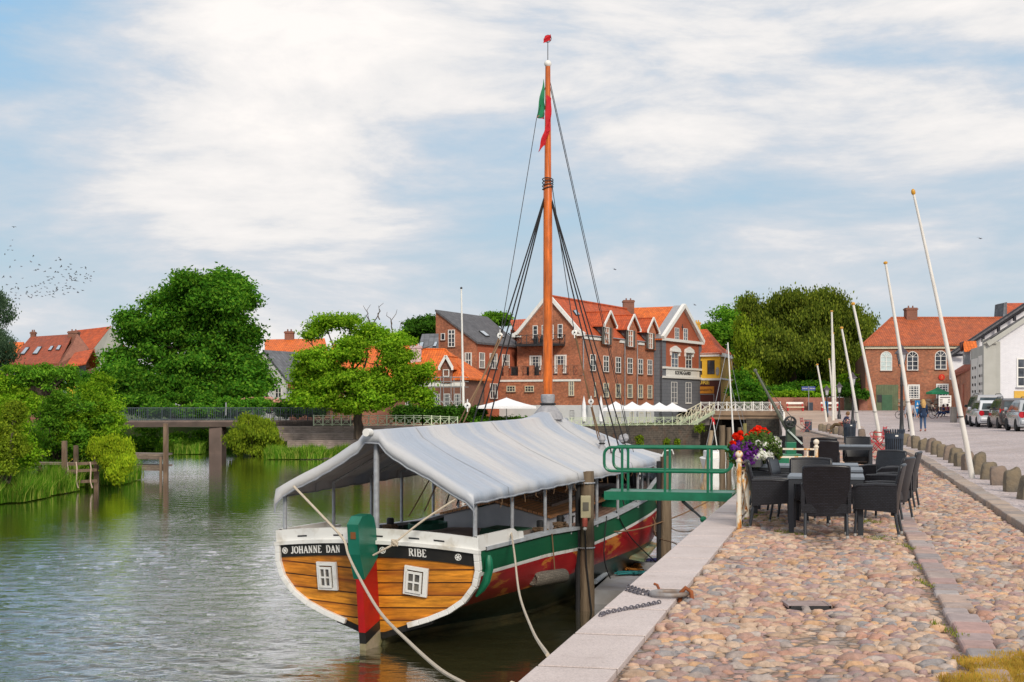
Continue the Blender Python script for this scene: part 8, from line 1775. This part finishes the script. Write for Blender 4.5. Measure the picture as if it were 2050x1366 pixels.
# reeds (uncountable)
def reeds(label,pts,n,h0,h1,mat,seed,lean=.6,w_=.02,name='reeds'):
    rs=np.random.RandomState(seed); P_=np.array([[p[0],p[1],p[2],p[3],p[4]] for p in pts]); ar=P_[:,3]*P_[:,4]; bi=rs.choice(len(P_),n,p=ar/ar.sum())
    c=P_[bi,:3].copy(); c[:,0]+=rs.uniform(-1,1,n)*P_[bi,3]; c[:,1]+=rs.uniform(-1,1,n)*P_[bi,4]
    h=rs.uniform(h0,h1,n)*(.72+.28*np.sin(c[:,0]*2.3+1)*np.sin(c[:,0]*.9+c[:,1]*1.7)); an=rs.uniform(0,2*PI,n); l=rs.rand(n)*lean*h; dx=np.cos(an)*l; dy=np.sin(an)*l; b2=rs.uniform(0,PI,n); wx=np.cos(b2)*w_; wy=np.sin(b2)*w_*.5
    rows=[]
    for t,k in ((0,1),(.5,.85),(1,.08)):
        x=c[:,0]+dx*t*t; y=c[:,1]+dy*t*t; z=c[:,2]+h*(t-.12*t*t*(l/h)*2); rows.append(np.stack([x-wx*k,y-wy*k,z],-1)); rows.append(np.stack([x+wx*k,y+wy*k,z],-1))
    v=np.stack(rows,1).reshape(-1,3); i0=np.arange(n)*6; f=np.concatenate([np.stack([i0,i0+1,i0+3,i0+2],-1),np.stack([i0+2,i0+3,i0+5,i0+4],-1)])
    me=bpy.data.meshes.new(name); me.vertices.add(len(v)); me.vertices.foreach_set('co',v.ravel()); me.loops.add(f.size); me.loops.foreach_set('vertex_index',f.ravel()); me.polygons.add(len(f)); me.polygons.foreach_set('loop_start',np.arange(len(f))*4); me.update(); me.materials.append(mat)
    o=bpy.data.objects.new(name,me); C.objects.link(o); tag(o,label,'grass',kind='stuff'); return o
def wp(px,py,rx,ry): p=W(px,py,-2.25); return (p.x,p.y,p.z,rx,ry)
gr=leafm('reed_green',(.05,.14,.012),(.12,.27,.02),(.34,.38,.08),ns=.9)
reeds('tall bright green reeds growing along the left bank waterline',[wp(-120,1000,2.2,2.5),wp(-230,990,2.5,3),wp(20,1000,1.1,1.8),wp(60,992,.9,1.8),wp(95,985,.7,1.6),wp(-30,1005,1,2),wp(225,968,.7,1.4),wp(250,962,.5,1.8),wp(212,968,.5,1),wp(160,962,1.4,.8),wp(120,985,.5,1.2),wp(135,975,.6,.8),wp(265,945,.2,1.4)],24000,.7,1.6,gr,51)
reeds('bright green grass and reeds on the far bank below the wooden terrace',[wp(590,918,2.0,1.0),wp(640,916,1.6,1),wp(560,915,1.0,.8),wp(380,908,1.0,1),wp(355,905,.9,1),wp(690,916,1,1)],12000,.5,1.25,gr,52,w_=.035)
dry=leafm('dry_grass',(.42,.24,.05),(.55,.34,.07),(.36,.30,.06),ns=3)
def gp(px,py,rx,ry): p=G(px,py,0); return (p.x,p.y,p.z,rx,ry)
reeds('golden dry grass tuft at the lower right corner beside the edging stones',[gp(2010,1342,.22,.34),gp(1965,1362,.12,.12),gp(2045,1330,.12,.3),gp(2000,1375,.3,.2),(4.0,8.0,0,.5,.25)],11000,.05,.105,dry,53,.9,.0030,name='dry_grass')
gq=leafm('weed_green',(.12,.20,.03),(.24,.27,.05),(.34,.30,.07),ns=4)
reeds('low green and yellow weeds at the foot of the rusty fence and between cobbles',[gp(1490,1050,.10,.3),gp(1500,1035,.15,.5),(Q(12.5,.75).x,Q(12.5,.75).y,0,.15,1.0)]+[(Q(u,2.57).x,Q(u,2.57).y,0,.05,.35) for u in (2.5,5.2,6.6,8.5,11)]+[(Q(u,v).x,Q(u,v).y,0,.15,.3) for u,v in ((9.5,2.3),(10,1.2),(12,2.2),(16,2.4))],3200,.015,.05,gq,54,.9,.004,name='weeds')
# weeds on the stone wall
for px,py,s in ((1277,880,.5),(1332,885,.35),(1352,885,.35),(1402,858,.5)):
    p=WT.h(px,py,.15) if px<1390 else P(px,py,141); leaves('wall_weed',[(p.x,p.y,p.z,s,.3,s)],.14,500,LF['olive_y'],None,int(px),.2,6,label='tuft of green weed growing on the stone river wall',cat='weed',group='weeds on the river wall')
# ================= landing stages at left =================
jw=pm('jetty_wood',(.22,.155,.11),.9,(.12,.08,.055),2.5,stretch=(2,2,.5)); jd=plankm('jetty_planks',(.30,.24,.19),(.22,.17,.13),(.06,.04,.03),.12,2,rough=.9)
LJ=thing('landing_stage','wooden landing stage with three tall posts and curved ladder rails among the reeds','landing stage',tuple(W(160,980)))
def lp_(px,pyb,pyt,w_,z0=-3):
    b_=W(px,pyb); zt=EZ-(pyt-HY)*b_.y/F; r=w_*b_.y/F/2; mb=MB(); mb.bar(Vector((b_.x,b_.y,z0)),Vector((b_.x,b_.y,zt)),2*r,2*r,up=(0,1,0)); mb.build('post',jw,LJ,bevel=.01); return b_
q1=lp_(129,986,883,9); q2=lp_(152,972,892,8); q3=lp_(193,978,884,8.5); lp_(52,962,930,7); lp_(80,958,932,6)
mb=MB(); a=P(18,926,64); b_=P(148,928,63.5); mb.obox(a-Vector((0,0,.08)),b_-a,(0,1.2,0),(0,0,.08)); mb.build('deck',jd,LJ)
mb=MB()
for py in (930,944,966): a=P(129,py,63); b_=P(193,py-3,64.3); mb.bar(a,b_,.1,.13)
mb.bar(P(118,950,63),P(155,945,63.5),.08,.1); mb.build('cross_beam',jw,LJ)
mb=MB()
for px in (135,153,181): c=P(px,928,62.9); mb.tube([c+Vector((-.12,.2,-.05)),c+Vector((0,-.05,.05)),c+Vector((.06,-.12,-.2)),c+Vector((.04,-.15,-.8)),c+Vector((.12,-.12,-1.1))],.03,6)
mb.build('curved_rail',pm('pale_rail',(.50,.38,.30),.6),LJ,smooth=True)
L2=thing('landing_stage','slatted two-level landing stage held by a single tall post left of the bridge pier','landing stage',tuple(W(331,955)))
LJ=L2; lp_(332,957,848,9)
for py,x0 in ((908,254),(931,264)):
    a=P(x0,py,77); b_=P(331,py+1,76); mb=MB(); mb.obox(a-Vector((0,0,.1)),b_-a,(0,1.6,0),(0,0,.1)); mb.bar(a-Vector((0,0,.2)),b_-Vector((0,0,.2)),.12,.2); mb.build('deck',jd,L2)
lp_(322,957,915,5)
mb=MB(); p=P(452.5,808,113); mb.tube([P(452.5,832,113),P(452.5,806,113)],.06,6); mb.build('short_post',M['grey_metal'],label='short pale post at right end of the footbridge railing',cat='post')
